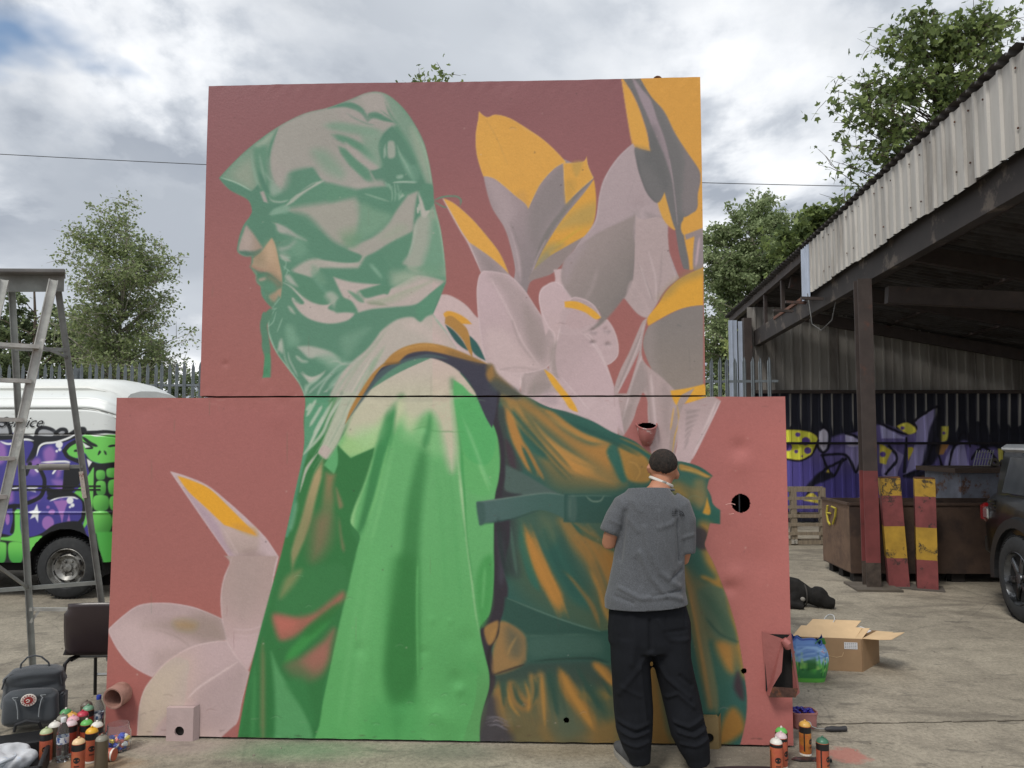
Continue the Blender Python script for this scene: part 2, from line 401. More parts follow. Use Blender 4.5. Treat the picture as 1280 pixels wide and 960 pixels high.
# ---------------------------------------------------------------- the mural, drawn in layers
def paint_mural():
    c = Canvas(120, 85, 1004, 946, 1.0)
    F, S = c.fill, c.line
    H, W = c.H, c.W
    yy = np.linspace(85, 946, H)[:, None]; xx = np.linspace(120, 1004, W)[None, :]
    # ground colour: brick red, sky sheen painted in as a mauve fade towards the top
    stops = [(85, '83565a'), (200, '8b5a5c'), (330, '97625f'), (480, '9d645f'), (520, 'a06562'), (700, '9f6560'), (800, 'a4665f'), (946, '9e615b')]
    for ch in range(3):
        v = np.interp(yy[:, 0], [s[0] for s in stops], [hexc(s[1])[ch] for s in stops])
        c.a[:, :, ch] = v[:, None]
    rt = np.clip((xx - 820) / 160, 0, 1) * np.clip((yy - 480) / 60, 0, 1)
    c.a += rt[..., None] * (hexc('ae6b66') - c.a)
    # ------------------------------------------------ flowers, upper right
    c.tf(540, 90, 3.657)
    F('cf9845', '865,30! 1240,14! 1240,900! 1190,900! 1120,720 1080,690 1000,560 940,400 912,320 888,180', .6)
    # pale back petal
    F('a4999b', '918,328! 850,390 790,480 765,560 745,680 690,750 640,830 600,900 585,1010 640,1060 800,1040 1000,1020 1130,940! 1105,880 1080,800 1080,690! 1060,600 1010,500 960,400', .6, name='pet')
    c.clip = 'pet'
    F('8f8887', '940,640 860,730 790,830 760,1010 960,1080 945,880 915,800 918,720', 9, .9)
    F('88827f', '900,760 840,830 790,930 800,1040 950,1050 930,900', 10, .8)
    F('8f8888', '970,640 1030,660 1060,690 1040,800 1010,720', 4, .7)
    S('8d8685', '925,650 930,720 920,760 940,850 970,960', 2.2, 1.2, .9); S('b1a6a8', '935,650 935,750 950,860 990,960', 2, 1, .7)
    S('b3a8aa', '1062,690 1060,800 1045,960', 2.5, 1.2, .9); S('8f8888', '1040,690 1040,850 1030,960', 3, 1.6, .7)
    S('b3a8aa', '918,330 850,395 795,480 768,560 748,690 690,755 640,835', 1.6, .8, .8)
    S('958d8e', '930,480 890,600', 1, .8, .5); S('958d8e', '890,620 960,670', 1, .6, .5)
    c.clip = None
    F('cb9a4c', '1030,590 1060,550! 1085,600 1112,700 1110,725! 1060,680', .6)
    # big grey leaf in the corner
    F('6d6b6c', '872,30! 952,28! 1000,110 1060,180 1110,280 1160,360 1220,450 1226,500 1214,560 1212,620 1190,650 1150,665! 1150,740 1175,870 1178,905! 1150,900! 1130,830 1112,720! 1100,690 1062,550! 1030,600 985,560 955,490 935,420 928,345 995,362! 985,290 965,220 940,150 905,80', .6, name='leaf')
    c.clip = 'leaf'
    F('7c7979', '1040,150 1100,270 1150,400 1140,640 1220,640 1230,450 1110,270', 7, .8)
    F(('938a90', '8d8488', '950,60 1080,420'), '915,25 960,80 1000,130 1030,220 1060,300 1085,400 1100,500 1090,470 1060,380 1020,290 985,200 950,120', 1.6)
    S('a79da0', '1085,400,1.5 1100,500,3 1112,600,3 1122,700,1', 2, .8, .9)
    F('5f5f60', '1010,250 1050,360 1080,480 1070,540 1000,440 960,400', 7, .6)
    S('5c5c5d', '935,350 950,470 985,560 1030,600', 3, 2, .7)
    c.clip = None
    F('d19c48', '868,40! 905,80 940,150 965,220 985,290 995,360! 940,345 915,320 890,190', .6, edge='b98d6a', ew=.8)
    F('a98a55', '930,335 990,350 996,362 940,348', 3, .7)
    F('cf9a48', '1140,690 1200,640 1240,640! 1240,715! 1155,748', .8); F('8e8583', '1155,745! 1240,712! 1240,740! 1160,768!', .7)
    F('d09a44', '1163,770! 1198,752! 1192,905! 1178,905!', .6); F('8b8486', '1200,750! 1240,735! 1240,890 1195,900', .7); S('b09fa3', '1222,760 1205,890', 3, 1)
    # yellow-tipped tulip
    F(('978c8e', '868081', '330,600 560,800'), '235,470! 330,440 440,500 560,400 620,405 740,480! 700,620 700,740! 640,822 590,882 540,925 450,960 435,1060! 400,1120 375,960 380,900 360,800 330,710 270,610', .6, name='tul')
    c.clip = 'tul'
    F('a3989a', '235,475 300,500 350,560 380,640 350,720 400,830 400,950 360,960 300,640', 7, .75)
    F('7e7a79', '600,420 605,600 520,700 480,800 440,700 470,560', 10, .75)
    S('b0a4a7', '335,670,1 370,760,4 395,860,8 405,960,10', 3, 2, .75)
    S('7a7675', '360,690,1 400,800,3 425,940,3', 3, 1.5, .5)
    F('8c8482', '450,950 600,800 740,680 740,800 560,940', 5, .8)
    S('757370', '735,490 660,560 600,640 540,720 500,800 470,880', 6.5, 1.4, .9)
    S('a59a9c', '520,770 480,850 455,930', 2, 1.2, .8)
    c.clip = None
    F('d29c48', '214,178! 250,205 290,194 350,208 420,248 520,318 612,412! 560,440 500,505 470,560 440,625! 425,600 380,565 340,530 285,487 235,475! 206,380 200,290 212,215!', .6, name='yel', edge='d8a960', ew=.8)
    c.clip = 'yel'
    S('b98d4b', '250,220 300,310 345,420', 1.1, .8, .7); S('c59450', '345,215 410,250 470,285', 1, .7, .6); S('dcae66', '405,240 430,262 500,300', 1.2, .6, .5)
    F('bd9052', '380,560 425,545 440,625 400,585', 5, .5); F('d8a34a', '230,300 280,280 330,420 260,440', 14, .4)
    c.clip = None
    F('cf9b48', '600,416! 690,410 708,382! 712,425 738,485! 670,545 612,602! 605,520', .6, edge='d8ae6c', ew=.7)
    F('ad9050', '640,415 690,412 660,480', 3, .6); S('a98a4c', '620,500 650,540', 2, 1.5, .6); F('b99046', '612,500 660,500 640,570 612,600', 4, .6)
    F('d09a42', '740,492! 750,590 738,690 690,757! 600,808 530,850 462,915! 500,830 540,760 600,670 690,560', .6, name='y3')
    c.clip = 'y3'
    F('ab9255', '750,600 640,640 570,720 640,710 740,690', 8, .75); F('9c8f60', '520,800 600,790 520,860 460,920', 7, .8); S('c1a13f', '700,700 560,800', 3, 2, .6)
    F('918a72', '470,880 520,830 540,850 470,920', 5, .8)
    c.clip = None
    F('8c8481', '690,757! 600,808 530,850 460,910 440,955! 540,925 590,882 640,822', 1)
    # slim petal
    F(('b7a9aa', '9b9091', '100,700 300,880'), '48,577! 100,600 180,670 250,750 310,830 350,920! 400,1000 370,1010 300,940 232,935! 190,840 160,770 130,720 90,650', .6)
    F('867f7e', '180,785 240,830 300,890 330,950 260,920 215,850', 6, .6)
    F('d7a04a', '52,578! 100,600 180,670 250,750 310,830 350,922! 330,900 275,852 220,812 172,780! 130,722 90,650', .6)
    S('c2b5b6', '50,580 90,652 130,724 170,790 232,930', 1.5, .6, .9)
    S('5a856e', '0,590 50,570 110,568 132,585 128,610', 2, .6, .95); S('5a856e', '10,592 50,615 68,618', 1.6, .6, .9)
    # ------------------------------------------------ flowers, middle (region D)
    c.tf(540, 310, 3.657)
    F('a89d9b', '520,540! 640,640! 640,700! 410,700! 400,570!', .8); F('b3a6a5', '540,390 600,380 600,600 540,600', .8)
    F('bfb0ae', '10,230 60,212 110,230 160,265 210,320 260,330 300,480 420,680! 250,680! 120,640 0,420', .7)
    # large pale leaf
    F(('b9a9ac', 'b1a3a2', '260,150 480,560'), '235,105! 300,110 360,130 420,190 480,280 540,370 555,400! 575,420 560,500 520,550! 440,570 360,572 290,560 245,520 215,350 205,200 215,130', .6, name='pl', edge='c9bcbd')
    c.clip = 'pl'
    F('a09594', '260,130 320,200 380,330 430,430 500,540 555,400 480,280 400,180 320,120', 8, .75)
    F('8f8783', '420,260 480,330 520,420 500,510 440,430', 7, .55)
    S('cbbfbe', '270,140 330,250 370,330 420,440 500,548', 2, 1.2, .55); S('9b908e', '365,330 400,430 470,520', 2.4, 1.5, .7)
    F('c4b6b4', '250,380 340,380 430,490 500,550 350,570 260,530', 9, .6)
    S('968b89', '300,560 380,545 500,560', 1.5, 1.5, .5)
    c.clip = None
    F('c0b2b1', '250,520! 320,560 420,572! 400,650! 420,690! 330,690! 280,620', .7)
    S('9b928f', '400,575,2 420,620,10 415,660,10', 4, 3, .8); F('9a918d', '440,640 480,580 520,560 540,600 470,640', 4, .9); S('cfc3c1', '405,575 405,650', 1.4, .8, .8)
    F('8f8884', '450,640 500,610 545,620 520,660 440,668', 3, .7)
    # middle petals
    F('bcacad', '555,100! 600,95! 600,200 520,400! 495,280 490,210 510,175 560,160', .7)
    F(('bbabad', 'b7a7a6', '540,190 560,480'), '530,165 580,160 640,230 640,250 600,330 575,420 570,560 540,560! 560,400 530,360 500,290 490,215', .6, edge='cbbebf')
    F('978f8b', '540,470 575,430 590,600 555,590', 4, .8)
    F(('afa0a1', 'baa9ab', '600,440 780,600'), '700,370 600,385 565,480 580,600 620,690! 850,680! 835,640 802,540 775,480 735,400', .6, name='mp')
    F('b5a5a6', '680,390 700,360 800,326! 830,370 850,430 850,490 820,525 795,535! 770,480 720,400', .6, edge='c6b9b9')
    c.clip = 'mp'; S('c7baba', '690,388 730,430 780,510 836,640', 1.5, .8, .8); c.clip = None
    for x, y in ((738, 388), (800, 382), (736, 430), (805, 440)): c.dot('857b7b', x, y, 14, 7, 0, 3, .8)
    # grey bulb in front
    F(('938b88', '7f7b77', '640,80 860,240'), '760,-70 690,-20 640,20 600,70 590,140 605,180 640,230! 690,235 740,270 770,310 750,340 690,385! 760,360 820,300 880,220 920,140 935,20 920,-60 930,-150!', 2.2, name='bulb')
    c.clip = 'bulb'; S('a79d9c', '760,80 735,170 700,240', 4, 3, .35); F('a1979a', '590,60 640,0 700,-10 650,80 610,160', 7, .6); F('757270', '830,250 890,180 925,40 930,180 840,290', 9, .6); c.clip = None
    F('a99b9c', '605,280 640,228 690,232 740,262 772,315! 740,325 700,305 640,285 612,350 690,385! 650,395 610,395 585,380', .6, edge='c6b9ba')
    F('b3a4a5', '590,290 650,280 720,310 760,330 700,390 600,395', 3, .95)
    F('d7a03c', '605,245! 650,243 690,255 740,285 772,318! 745,325 700,295 650,278 608,272!', .6)
    # right spider petals
    F('a89c9b', '930,-150! 960,-130 1040,-140 1070,-100 1080,-20 1090,60 1120,135! 1060,200 1025,260 985,320! 940,300 880,230! 915,160 925,60', .6, name='sp')
    c.clip = 'sp'
    S('8b8482', '935,60,2 980,160,5 1015,250,2', 4, 2, .7); S('c0b5b5', '990,20,3 1020,130,5 1025,240,2', 3, 1.5, .8); S('8f8785', '1050,0,3 1045,120,6 1030,240,2', 4, 2, .6); S('bdb2b2', '950,80 1000,230', 2, 1.2, .6); S('b8adad', '1090,60 1110,140 1040,220', 2, 1, .6); F('8d8583', '900,230 930,180 970,280 950,290', 5, .5)
    c.clip = None
    F('b0a3a2', '890,215 920,150 1000,290 975,318 930,290', 1.5, .6)
    # yellow-topped grey bulb at the edge
    F('d39d3c', '1240,90! 1180,115 1120,150 1070,200 1035,255 985,320 990,355! 1050,320 1120,285 1180,268 1240,262!', .6)
    F('8a7d58', '1240,92 1170,110 1110,150 1040,230 1090,210 1140,160 1240,120', 8, .6); F('c9963c', '1040,300 1010,300 990,350 1030,330', 4, .6)
    F(('7d7a76', '868078', '1100,300 1100,640'), '990,358! 1050,322 1120,286 1180,268 1240,262! 1240,640! 1150,650 1080,648! 1020,580 980,500 965,430', .7, name='eb')
    c.clip = 'eb'; F('928b88', '980,350 1020,350 1020,500 1060,620 990,560 960,430', 9, .6); S('6a6866', '1120,350 1140,358', 1.5, 1, .6); S('5e5c5a', '1175,460 1180,560', .9, .8, .3); c.clip = None
    # stems behind
    F('a79a98', '985,320! 960,440 970,520 1060,600 1110,650! 1150,720 1140,800 1100,960 1060,1000 1000,930 985,760 965,660 930,760 900,820 870,860 850,840 846,700 832,650 860,560 900,480 960,340', .7, name='st')
    c.clip = 'st'
    S('c5baba', '970,350,2 930,480,3 850,660,2', 2, 1, .9); S('8b8481', '960,380,2 910,500,7 850,640,4', 4, 1.6, .8); S('c5baba', '965,480 920,600 862,830', 2, 1, .8)
    F('8e8784', '960,520 980,640 900,680 920,600', 4, .7); S('c2b7b6', '1000,580 1010,680 1030,900', 3, 1.6, .7); S('8f8683', '975,520,4 990,680,8 1010,900,5', 5, 2.5, .7); F('8f8683', '1050,620 1090,660 1080,860 1050,760', 5, .5); F('8d8682', '860,780 930,680 900,800 880,850', 5, .6); S('877f7c', '860,800 885,780', 2, 1, .4)
    c.clip = None
    F('9e6561', '970,665! 940,720 920,790 890,870 960,920! 1000,905! 985,780 985,700', .6)
    F('a06562', '948,470! 905,560 850,665! 890,665! 925,560', .6)
    F('d49e3c', '1090,652! 1170,640 1243,622! 1280,672! 1240,690 1190,705 1150,712! 1120,720 1100,690', .6)
    F('9a8f8a', '1140,672! 1200,640! 1170,690 1150,720 1120,800 1110,960! 1085,960! 1090,840 1115,730', .6)
    S('c9973c', '1120,720,3 1128,790,4 1110,860,4 1100,930,3', 3, .8)
    S('d0a050', '1105,730 1090,830', 1.5, .7)
    F(('a89a99', 'b7a8a8', '1160,720 1200,900'), '1150,715! 1200,700 1280,672! 1320,700! 1270,800 1190,960 1170,1010! 1090,1010! 1120,900 1125,800', .6, name='lf')
    c.clip = 'lf'
    for k in range(7): F('8a8280', '%d,%d %d,%d %d,%d' % (1165, 742 + 26*k, 1225 - 9*k, 742 + 22*k, 1165 - 2*k, 760 + 26*k), 2.4, .75, 2)
    S('c8bcbb', '1300,700 1190,960', 3, 1.2, .8); S('877f7d', '1265,800 1210,900', 1.2, .8, .5)
    c.clip = None
    S('bfb2b2', '1318,700 1190,965', 2.2, .6)
    # slit of yellow petal in the middle
    F('b9a9ab', '520,550! 580,600 640,650 700,720 740,780! 850,820 880,860! 850,680! 640,690 480,680! 440,690! 700,800!', .7)
    F('bcadae', '480,680! 560,660 640,680 850,676! 850,860! 690,780 560,730', .8)
    F('d7a13c', '512,555! 550,580 590,630 630,680 655,720 668,750! 630,735 600,690 560,640 535,600', .6)
    S('cdc1c1', '590,590 650,660 720,740', 1.4, .8, .7); F('a3979a', '525,650 580,700 560,720 500,700', 4, .6)
    S('948a88', '700,770 760,820', 2, 2, .4)
    # little strap end by the collar
    F('d0983d', '52,300! 75,287 120,300 160,325 182,348! 130,345 90,330 60,318', .6)
    F('a97e43', '60,318! 90,310 130,340 160,370 180,440 185,500! 165,470 140,420 100,375 58,345!', .6)
    F('2f5553', '60,350! 100,378 140,425 165,470! 110,430', .6); F('2f5b58', '172,400! 210,440 245,515! 200,490 180,460', .6)
    # ------------------------------------------------ flower, lower left
    c.tf(130, 480, 4)
    F('b8a9aa', '332,438! 420,465 520,510 620,590 720,680 800,760 840,815 872,865! 850,960! 600,965! 640,885! 560,770 470,640', .6, name='up', edge='c9bcbd')
    c.clip = 'up'; F('a593a0', '400,520 470,590 560,690 640,830 640,880 540,740', 4, .7); F(('b6a79f', 'a5988f', '650,720 650,850'), '590,710 700,730 770,760 760,840 640,840', 5, .8); F('94857f', '640,880 740,830 850,900 850,960 610,960', 7, .75); S('c3b5b6', '600,730 670,850', 1.5, 1.2, .5); c.clip = None
    F('dda032', '368,460! 440,482 530,525 620,610 700,690 750,740 760,758! 690,735 600,705! 500,610 420,535', .6); F('c79045', '640,700 750,720 765,760 690,740', 4, .6)
    c.tf(130, 700, 4)
    F(('a89892', 'b8a5a3', '720,100 700,480'), '600,-20! 870,-20! 850,60 830,200 790,340 720,550! 640,480 605,390 585,220 595,110 630,20', .6, name='lp')
    S('c7b8b8', '640,-10 595,110 585,220 605,390 640,480', 1.4, .7, .8); S('c7b8b8', '868,-20 850,60 830,200 790,340 722,550', 1.4, .7, .8)
    c.clip = 'lp'; F('a39690', '650,0 780,0 760,200 700,300 640,200', 14, .55); S('c9babb', '650,345 720,350 790,330', 1.3, 1.2, .6); S('c9babb', '650,375 720,380 780,365', 1.5, 1.2, .5); F('bfadad', '620,400 760,400 720,540 650,480', 8, .7); c.clip = None
    F(('ac9c9a', 'b6a5a3', '300,250 180,480'), '18,350! 100,275 180,225 300,215 420,230 500,255 590,295! 615,400! 520,415 440,435 350,480 290,530 240,585! 140,530 70,450', .6, name='sp2', edge='c9babb')
    c.clip = 'sp2'
    F('92867c', '200,330 300,345 400,390 520,410 610,400 580,300 480,270 400,300', 12, .75); F('a5865f', '350,310 400,300 460,320 440,350 370,345', 8, .7); F('c1b1ae', '40,350 150,300 330,380 440,430 300,520 230,580 100,480', 16, .65); S('92867e', '250,345,2 350,380,4 430,430,5', 4, 2.5, .6); F('a99a95', '250,460 350,440 420,440 260,560', 10, .7)
    c.clip = None
    F(('bfae9f', 'b8a7a6', '220,700 600,560'), '165,890! 175,740 200,650 245,585 300,520 370,470 440,435 530,412 615,405! 660,480 725,560! 690,700 660,820 580,890!', .6, name='bp', edge='cbbdba')
    c.clip = 'bp'
    F('a69795', '480,640 600,560 690,520 720,580 690,720 620,840 480,860 420,760', 14, .75); S('cfc2be', '665,512 560,580 470,640 420,690', 2, 1.2, .85); F('c6b6a3', '200,680 300,560 420,520 300,720 220,860', 18, .6); F('a497a0', '300,790 420,760 420,890 250,890', 9, .5)
    c.clip = None
    F('9d6460', '580,892! 655,825! 662,892!', .7)
    # ------------------------------------------------ backpack
    c.tf(580, 470, 4)
    F(('34584f', '2f5850', '300,200 400,1500'), '-20,-20! 120,-10 190,25 250,75 330,110 420,155 520,180 640,225 740,280 850,325 930,385 1000,415 1100,430 1180,455 1243,500! 1225,520! 1215,560! 1235,600 1245,640 1280,670! 1280,740! 1230,735! 1215,800 1205,850 1245,930 1290,1040 1330,1150 1370,1300 1400,1480 1415,1600 1410,1720 1380,1850! -20,1860! 20,1740 60,1600 60,1420 30,1250 80,1050 90,700 100,440 60,290 20,150', .6, name='pack')
    c.clip = 'pack'; c.wk = 1.75
    F('4a5a45', '220,700 760,700 760,1300 300,1100', 20, .7); F('5f5d40', '150,1550 760,1500 1000,1300 1000,1900 100,1900', 30, .8); F('6e6440', '760,900 1060,900 1060,1500 760,1500', 30, .7); F('7b6841', '1000,1050 1250,1000 1380,1300 1300,1500 1150,1300', 20, .6)
    # top flap folds: ochre on green
    F('b07c3f', '175,90 260,95 340,130 430,200 520,280 620,330 720,330 740,350 760,480 800,540 700,520 600,440 480,330 340,220 260,180', 10, .9)
    F('3a5a4d', '250,140 330,180 400,250 500,330 600,400 700,470 780,540 650,560 500,560 400,500 330,360 280,260', 12, .55)
    F('b98344', '230,150 330,250 430,340 540,420 660,480 750,540 600,520 470,480 380,400 300,300', 11, .95)
    F('c08a47', '420,330 520,400 640,470 560,470 460,400', 9, .8)
    F('6d6442', '400,430 520,480 700,530 760,560 560,575 440,540', 12, .7)
    S('2c594f', '320,110,8 420,165,18 520,240,34 640,300,40 730,320,16', 5, 5, .95)
    S('a87a40', '360,150,8 440,190,14 520,250,14 620,310,14 720,335,12', 4, 2.5, .85)
    S('2c5a50', '480,190,10 600,240,30 720,280,44 800,320,30 900,385,34', 6, 2, 1)
    S('3a6a5c', '560,215 660,255 740,290', 6, 3, .4)
    S('2a5a50', '240,150,10 270,230,30 330,320,44 420,420,30', 6, 4, .9)
    S('b07d40', '190,130,10 230,220,26 270,330,30 330,440,30 370,500,16', 6, 3, .95)
    S('2a564c', '285,340,6 330,430,16 360,500,16', 4, 2, .9); S('a1743d', '300,330,6 350,430,10 400,520,10', 3, 2, .8)
    F('3a423f', '150,180 200,160 220,300 290,470 200,450 175,330', 4, .9); F('41333c', '205,320 240,360 260,460 225,440', 3, .9)
    S('2e5f54', '760,340,14 740,380,30 790,470,36 800,540,20', 6, 3, .95)
    F('a67c3e', '775,345 850,370 920,420 930,520 860,530 815,510 790,430', 3, .95); F('8d7142', '830,420 900,430 920,520 850,520', 8, .6)
    S('b98f50', '820,430 860,440 880,480 860,520', 1.6, 1, .6)
    S('2b5b50', '740,285,10 850,330,22 930,390,26 1000,430,20', 5, 1, 1); S('8e7040', '780,310,5 870,350,6 960,410,5', 2, 1, .8)
    # right of the painter: rolled top
    F('a88040', '1080,440 1160,462 1235,500 1215,510 1120,480 1080,470', 1.5, .9); S('2b594e', '1085,432,8 1160,452,10 1240,500,8', 3, .8); S('c09a52', '1090,462 1160,480 1220,505', 2, .8, .7)
    F('756842', '1060,520 1150,530 1200,600 1190,640 1100,630 1060,600', 7, .8); F('9a7a3e', '1010,520 1080,560 1110,600 1040,580', 6, .7); F('345f52', '1090,480 1180,500 1200,560 1150,560 1080,520', 5, .8); F('83744c', '1150,530 1200,520 1215,620 1170,660', 6, .7)
    F('b98a38', '1215,610! 1240,690! 1245,730 1190,690! 1205,650', 1.2); S('9fae8c', '1160,680 1185,695 1215,690', 1.4, .8, .7)
    F('2b5a4e', '1215,555! 1245,640 1280,670! 1280,745! 1150,700 1160,670 1230,690', 1.2); S('6c7a60', '1110,640 1140,600 1190,610', 1.2, .8, .5)
    # body right side
    F('a97c3c', '1180,740 1240,750 1230,830 1280,960 1340,1120 1400,1300 1420,1500 1390,1500 1340,1300 1280,1150 1210,960', 8, .9)
    F('39343a', '1140,760 1210,770 1235,850 1205,870 1150,850', 4, .9); F('2f584c', '1150,860 1200,930 1260,1000 1230,1040 1170,1000 1140,940', 6, .8)
    F('4d6350', '1170,1080 1240,1040 1300,1060 1330,1180 1370,1330 1300,1330 1240,1280 1200,1180', 5, .9); S('2e4a3e', '1210,1210 1280,1290 1370,1330', 3, 1.5, .8); S('a77a38', '1180,1000 1230,1020 1300,1060', 5, 3, .8)
    F('2d574b', '1210,1340 1260,1330 1300,1420 1330,1560 1310,1700 1230,1700 1240,1560 1220,1450', 6, .8); F('a9793c', '1260,1340 1340,1350 1350,1480 1310,1460', 7, .9)
    F('3c2b33', '1370,1480 1395,1540 1400,1620 1370,1600 1350,1550', 4, .9); F('9a6b2f', '1290,1740 1340,1660 1390,1700 1400,1780 1280,1850', 6, .9)
    F('8b6f45', '1075,960 1110,960 1150,1080 1190,1300 1230,1500 1250,1660 1200,1660 1160,1450 1120,1250', 6, .9); F('2b574c', '1050,960 1085,980 1130,1200 1180,1500 1220,1700 1100,1700 1060,1300', 5, .9); S('6b6a4c', '1180,1170,6 1210,1340,16 1250,1560,20 1270,1720,12', 5, 3, .8)
    # body left of the painter: long ochre folds
    F('3d5c50', '150,700 500,700 760,800 760,1120 640,1060 500,960 350,880 200,860', 6, .7)
    F('35413f', '150,700 250,700 260,860 275,1000 200,980 150,900', 8, .9)
    S('a7783a', '300,740,20 330,850,40 380,960,50 450,1080,40 490,1180,30', 10, 5, .95)
    S('2c5a50', '400,720,30 430,840,50 490,960,60 560,1080,50 640,1180,30', 10, 6, .9)
    F('94723f', '470,720 560,740 680,830 760,900 760,1130 700,1130 620,960 530,840', 8, .85)
    F('5f6a50', '380,700 440,720 470,800 420,860 390,780', 8, .6)
    S('2c5549', '540,735,12 600,790,14 680,830,12 760,880,10', 4, 1.6, .9); S('b58240', '620,960,10 680,1060,16 700,1150,16 740,1250,14', 5, 3, .7); S('48594a', '640,900,10 700,1040,30 740,1160,24', 5, 4, .6)
    S('8b6a3c', '480,960,4 560,1040,10 640,1150,14 680,1260,10', 3, 2.5, .75); F('a06f34', '690,880 760,900 760,1000 720,980', 7, .7)
    S('4a675b', '225,720 245,860 265,1000', 4, 2, .7); S('2d6355', '285,720,16 300,860,22 340,1000,24 380,1080,14', 5, 3, .8)
    # upper strap with buckle
    F('4c5f5a', '190,450 300,490 400,550 480,600 380,615 260,590 200,580', 1.5)
    F('343338', '175,470 200,460 205,570 290,595 160,620', 2.5, .9)
    F('2d5049', '498,590! 620,590 800,600! 800,735! 620,735 498,730!', 1.0); F('456059', '520,605 560,605 560,720 520,715', 2.5, .8); S('5d756a', '530,615 530,705', 2, 1.5, .5); S('7b9080', '610,600 640,625 680,625 700,600', 1.6, .7, .8); S('5f7a6c', '520,600 620,598 740,600', 1.6, .8, .6)
    # lower straps and gathered pocket (region 580,710)
    c.tf(580, 710, 4)
    F('9a7444', '100,300 140,270 175,265 160,360 130,390 105,350', 2, .95); S('2d2a2e', '175,250,8 165,330,10 130,390,12 120,450,14', 4, 1.2)
    F('8d7147', '190,265 320,330 300,480 150,530 145,420 170,330', 3, .95); F('56594a', '220,300 320,350 300,470 240,440 210,380', 9, .8); S('a57e4a', '230,430 260,380 280,340', 7, 4, .5)
    F('33433d', '150,530 300,480 320,470 700,460 740,480 760,560 640,600 420,560 300,560 160,580', 7, .75)
    F('3b5d50', '205,145! 300,180 420,230 560,280 680,315 740,300! 740,480 620,450 500,460 400,470 320,470! 310,350 195,255!', 1.0, name='ls')
    c.clip = 'ls'; S('5a786a', '240,160 420,235 560,282 680,318', 2, 1, .7); S('2c463d', '200,255 320,330 420,340 560,330', 3, 2, .6); F('49665a', '320,345 480,335 640,335 700,360 690,440 500,450 330,460', 6, .7); S('5d7a6d', '335,340 480,330 570,330', 2, 1.2, .6); S('2c4a40', '330,465 480,430 640,440', 3, 2, .6); c.clip = 'pack'
    for p, col in (('170,560,20 175,680,40 210,780,30 240,830,16', '9a7340'), ('230,560,24 260,650,44 330,700,40', '97703e'), ('330,520,14 355,600,24 350,680,20', 'a37b43'), ('380,510,30 390,640,40 400,800,30', '8a7044'), ('470,490,20 520,600,44 600,720,44 660,820,34', 'a17439'), ('640,470,16 700,520,30 750,580,20', 'a5773d'), ('560,640,20 660,640,30 740,640,16', '75693f')):
        S(col, p, 6, 4, .9)
    for p in ('200,560,10 210,640,16', '260,560,8 270,650,10 300,690,8', '370,540,8 365,650,8', '430,500,30 450,640,40 500,760,40', '620,560,20 680,680,34 740,780,30'):
        S('2f4f44', p, 5, 4, .75)
    F('716241', '160,700 330,720 450,740 640,800 640,900 240,900 180,800', 16, .75); F('4d5f50', '430,660 530,700 600,800 520,860 440,800', 12, .7); S('8a6a3a', '380,780 420,860 420,900', 12, 6, .5)
    c.wk = 1
    F('3f3b44', '40,590 150,640 170,730 220,800 240,870 70,890 100,700', 7, .95); c.streaks('75707c', '120,770 160,765 210,790', 12, 25, 1.2, .7, .8, 3)
    F('8f6a38', '640,800 760,760 760,900 640,900', 10, .7); F('9b7036', '910,420 940,420 1010,800 1040,900 930,900', 6, .9)
    F('a0723a', '1060,700 1180,720 1180,900 1050,900', 6, .6)
    # dark strap between the sleeve and the pack
    c.tf(580, 470, 4)
    F('332e36', '20,-10! 40,60 60,120 90,250 100,330 100,450 100,560 100,620! 100,830 100,960 90,1130 60,1260 60,1300 70,1450 90,1560 60,1700! 150,1560 150,1450 130,1300 180,1230 220,1080 200,960 230,800 220,640 190,600 205,500 200,330 170,200 190,60! 120,0', 2.0)
    S('484652', '170,760 190,900 185,1050', 8, 4, .6)
    c.clip = None
    # ------------------------------------------------ jacket: sleeve and back
    c.tf(0, 0, 1)
    F(('3a7846', '377a45', '400,560 380,920'), '381,494! 382,506 380,524 380,560 368,620 352,690 338,740 322,800 308,860 297,922! 600,928! 601,897 611,860 611,840 605,815 600,785 612,767 617,727 617,680 618,625 624,590 623,560 618,535 602,507 590,485 560,455 500,440 430,470', .7, name='jak')
    c.clip = 'jak'
    c.tf(330, 430, 4)
    # lit sleeve panel
    F(('67ab6d', '5da562', '700,500 700,1900'), '500,260! 560,240 680,270 900,230 1060,250 1160,440 1185,560 1170,720 1150,1200 1150,1400 1085,1430 1130,1700 1080,1990! 250,1990! 330,1620 400,1250 450,1060 480,960 430,880 470,750 540,560 550,520! 435,570! 365,505! 430,400', 1.0, name='slv')
    c.clip = 'slv'
    F(('c2c8a4', '9fc487', '600,280 470,520'), '380,500 520,270 700,260 720,330 560,520 430,570 370,520', 8, .95)
    # folds
    S(('3c8850', '3b7d49', '650,300 450,950'), '685,262,8 640,320,50 610,450,70 560,640,56 520,800,44 480,930,30 440,1000,20', 10, 4, .95)
    S('8fc285', '560,520,10 520,620,24 470,760,26 440,860,30 450,940,20', 5, 3, .9)
    S('77b975', '640,440,4 600,600,12 560,760,14 500,930,8', 3, 2.5, .75)
    S(('44874f', '37783f', '820,400 720,1600'), '835,350,20 810,480,50 780,640,64 750,820,80 735,1000,84 720,1200,100 700,1400,140 690,1600,160 680,1760,170 660,1960,180', 20, 7, .95)
    F('36793f', '650,1080 760,1080 760,1780 720,1800 620,1780 600,1600', 10, .8)
    F('4c9a57', '560,1800 760,1780 760,1990 520,1990', 16, .6)
    S('64ad69', '770,1050,12 765,1300,10 770,1700,8', 4, 2, .8)
    F(('57aa62', '63ac69', '980,260 1100,700'), '950,180 1010,230 1060,260 1120,350 1165,450 1180,600 1160,720 1100,760 1010,720 975,500 960,350', 2.5, .95)
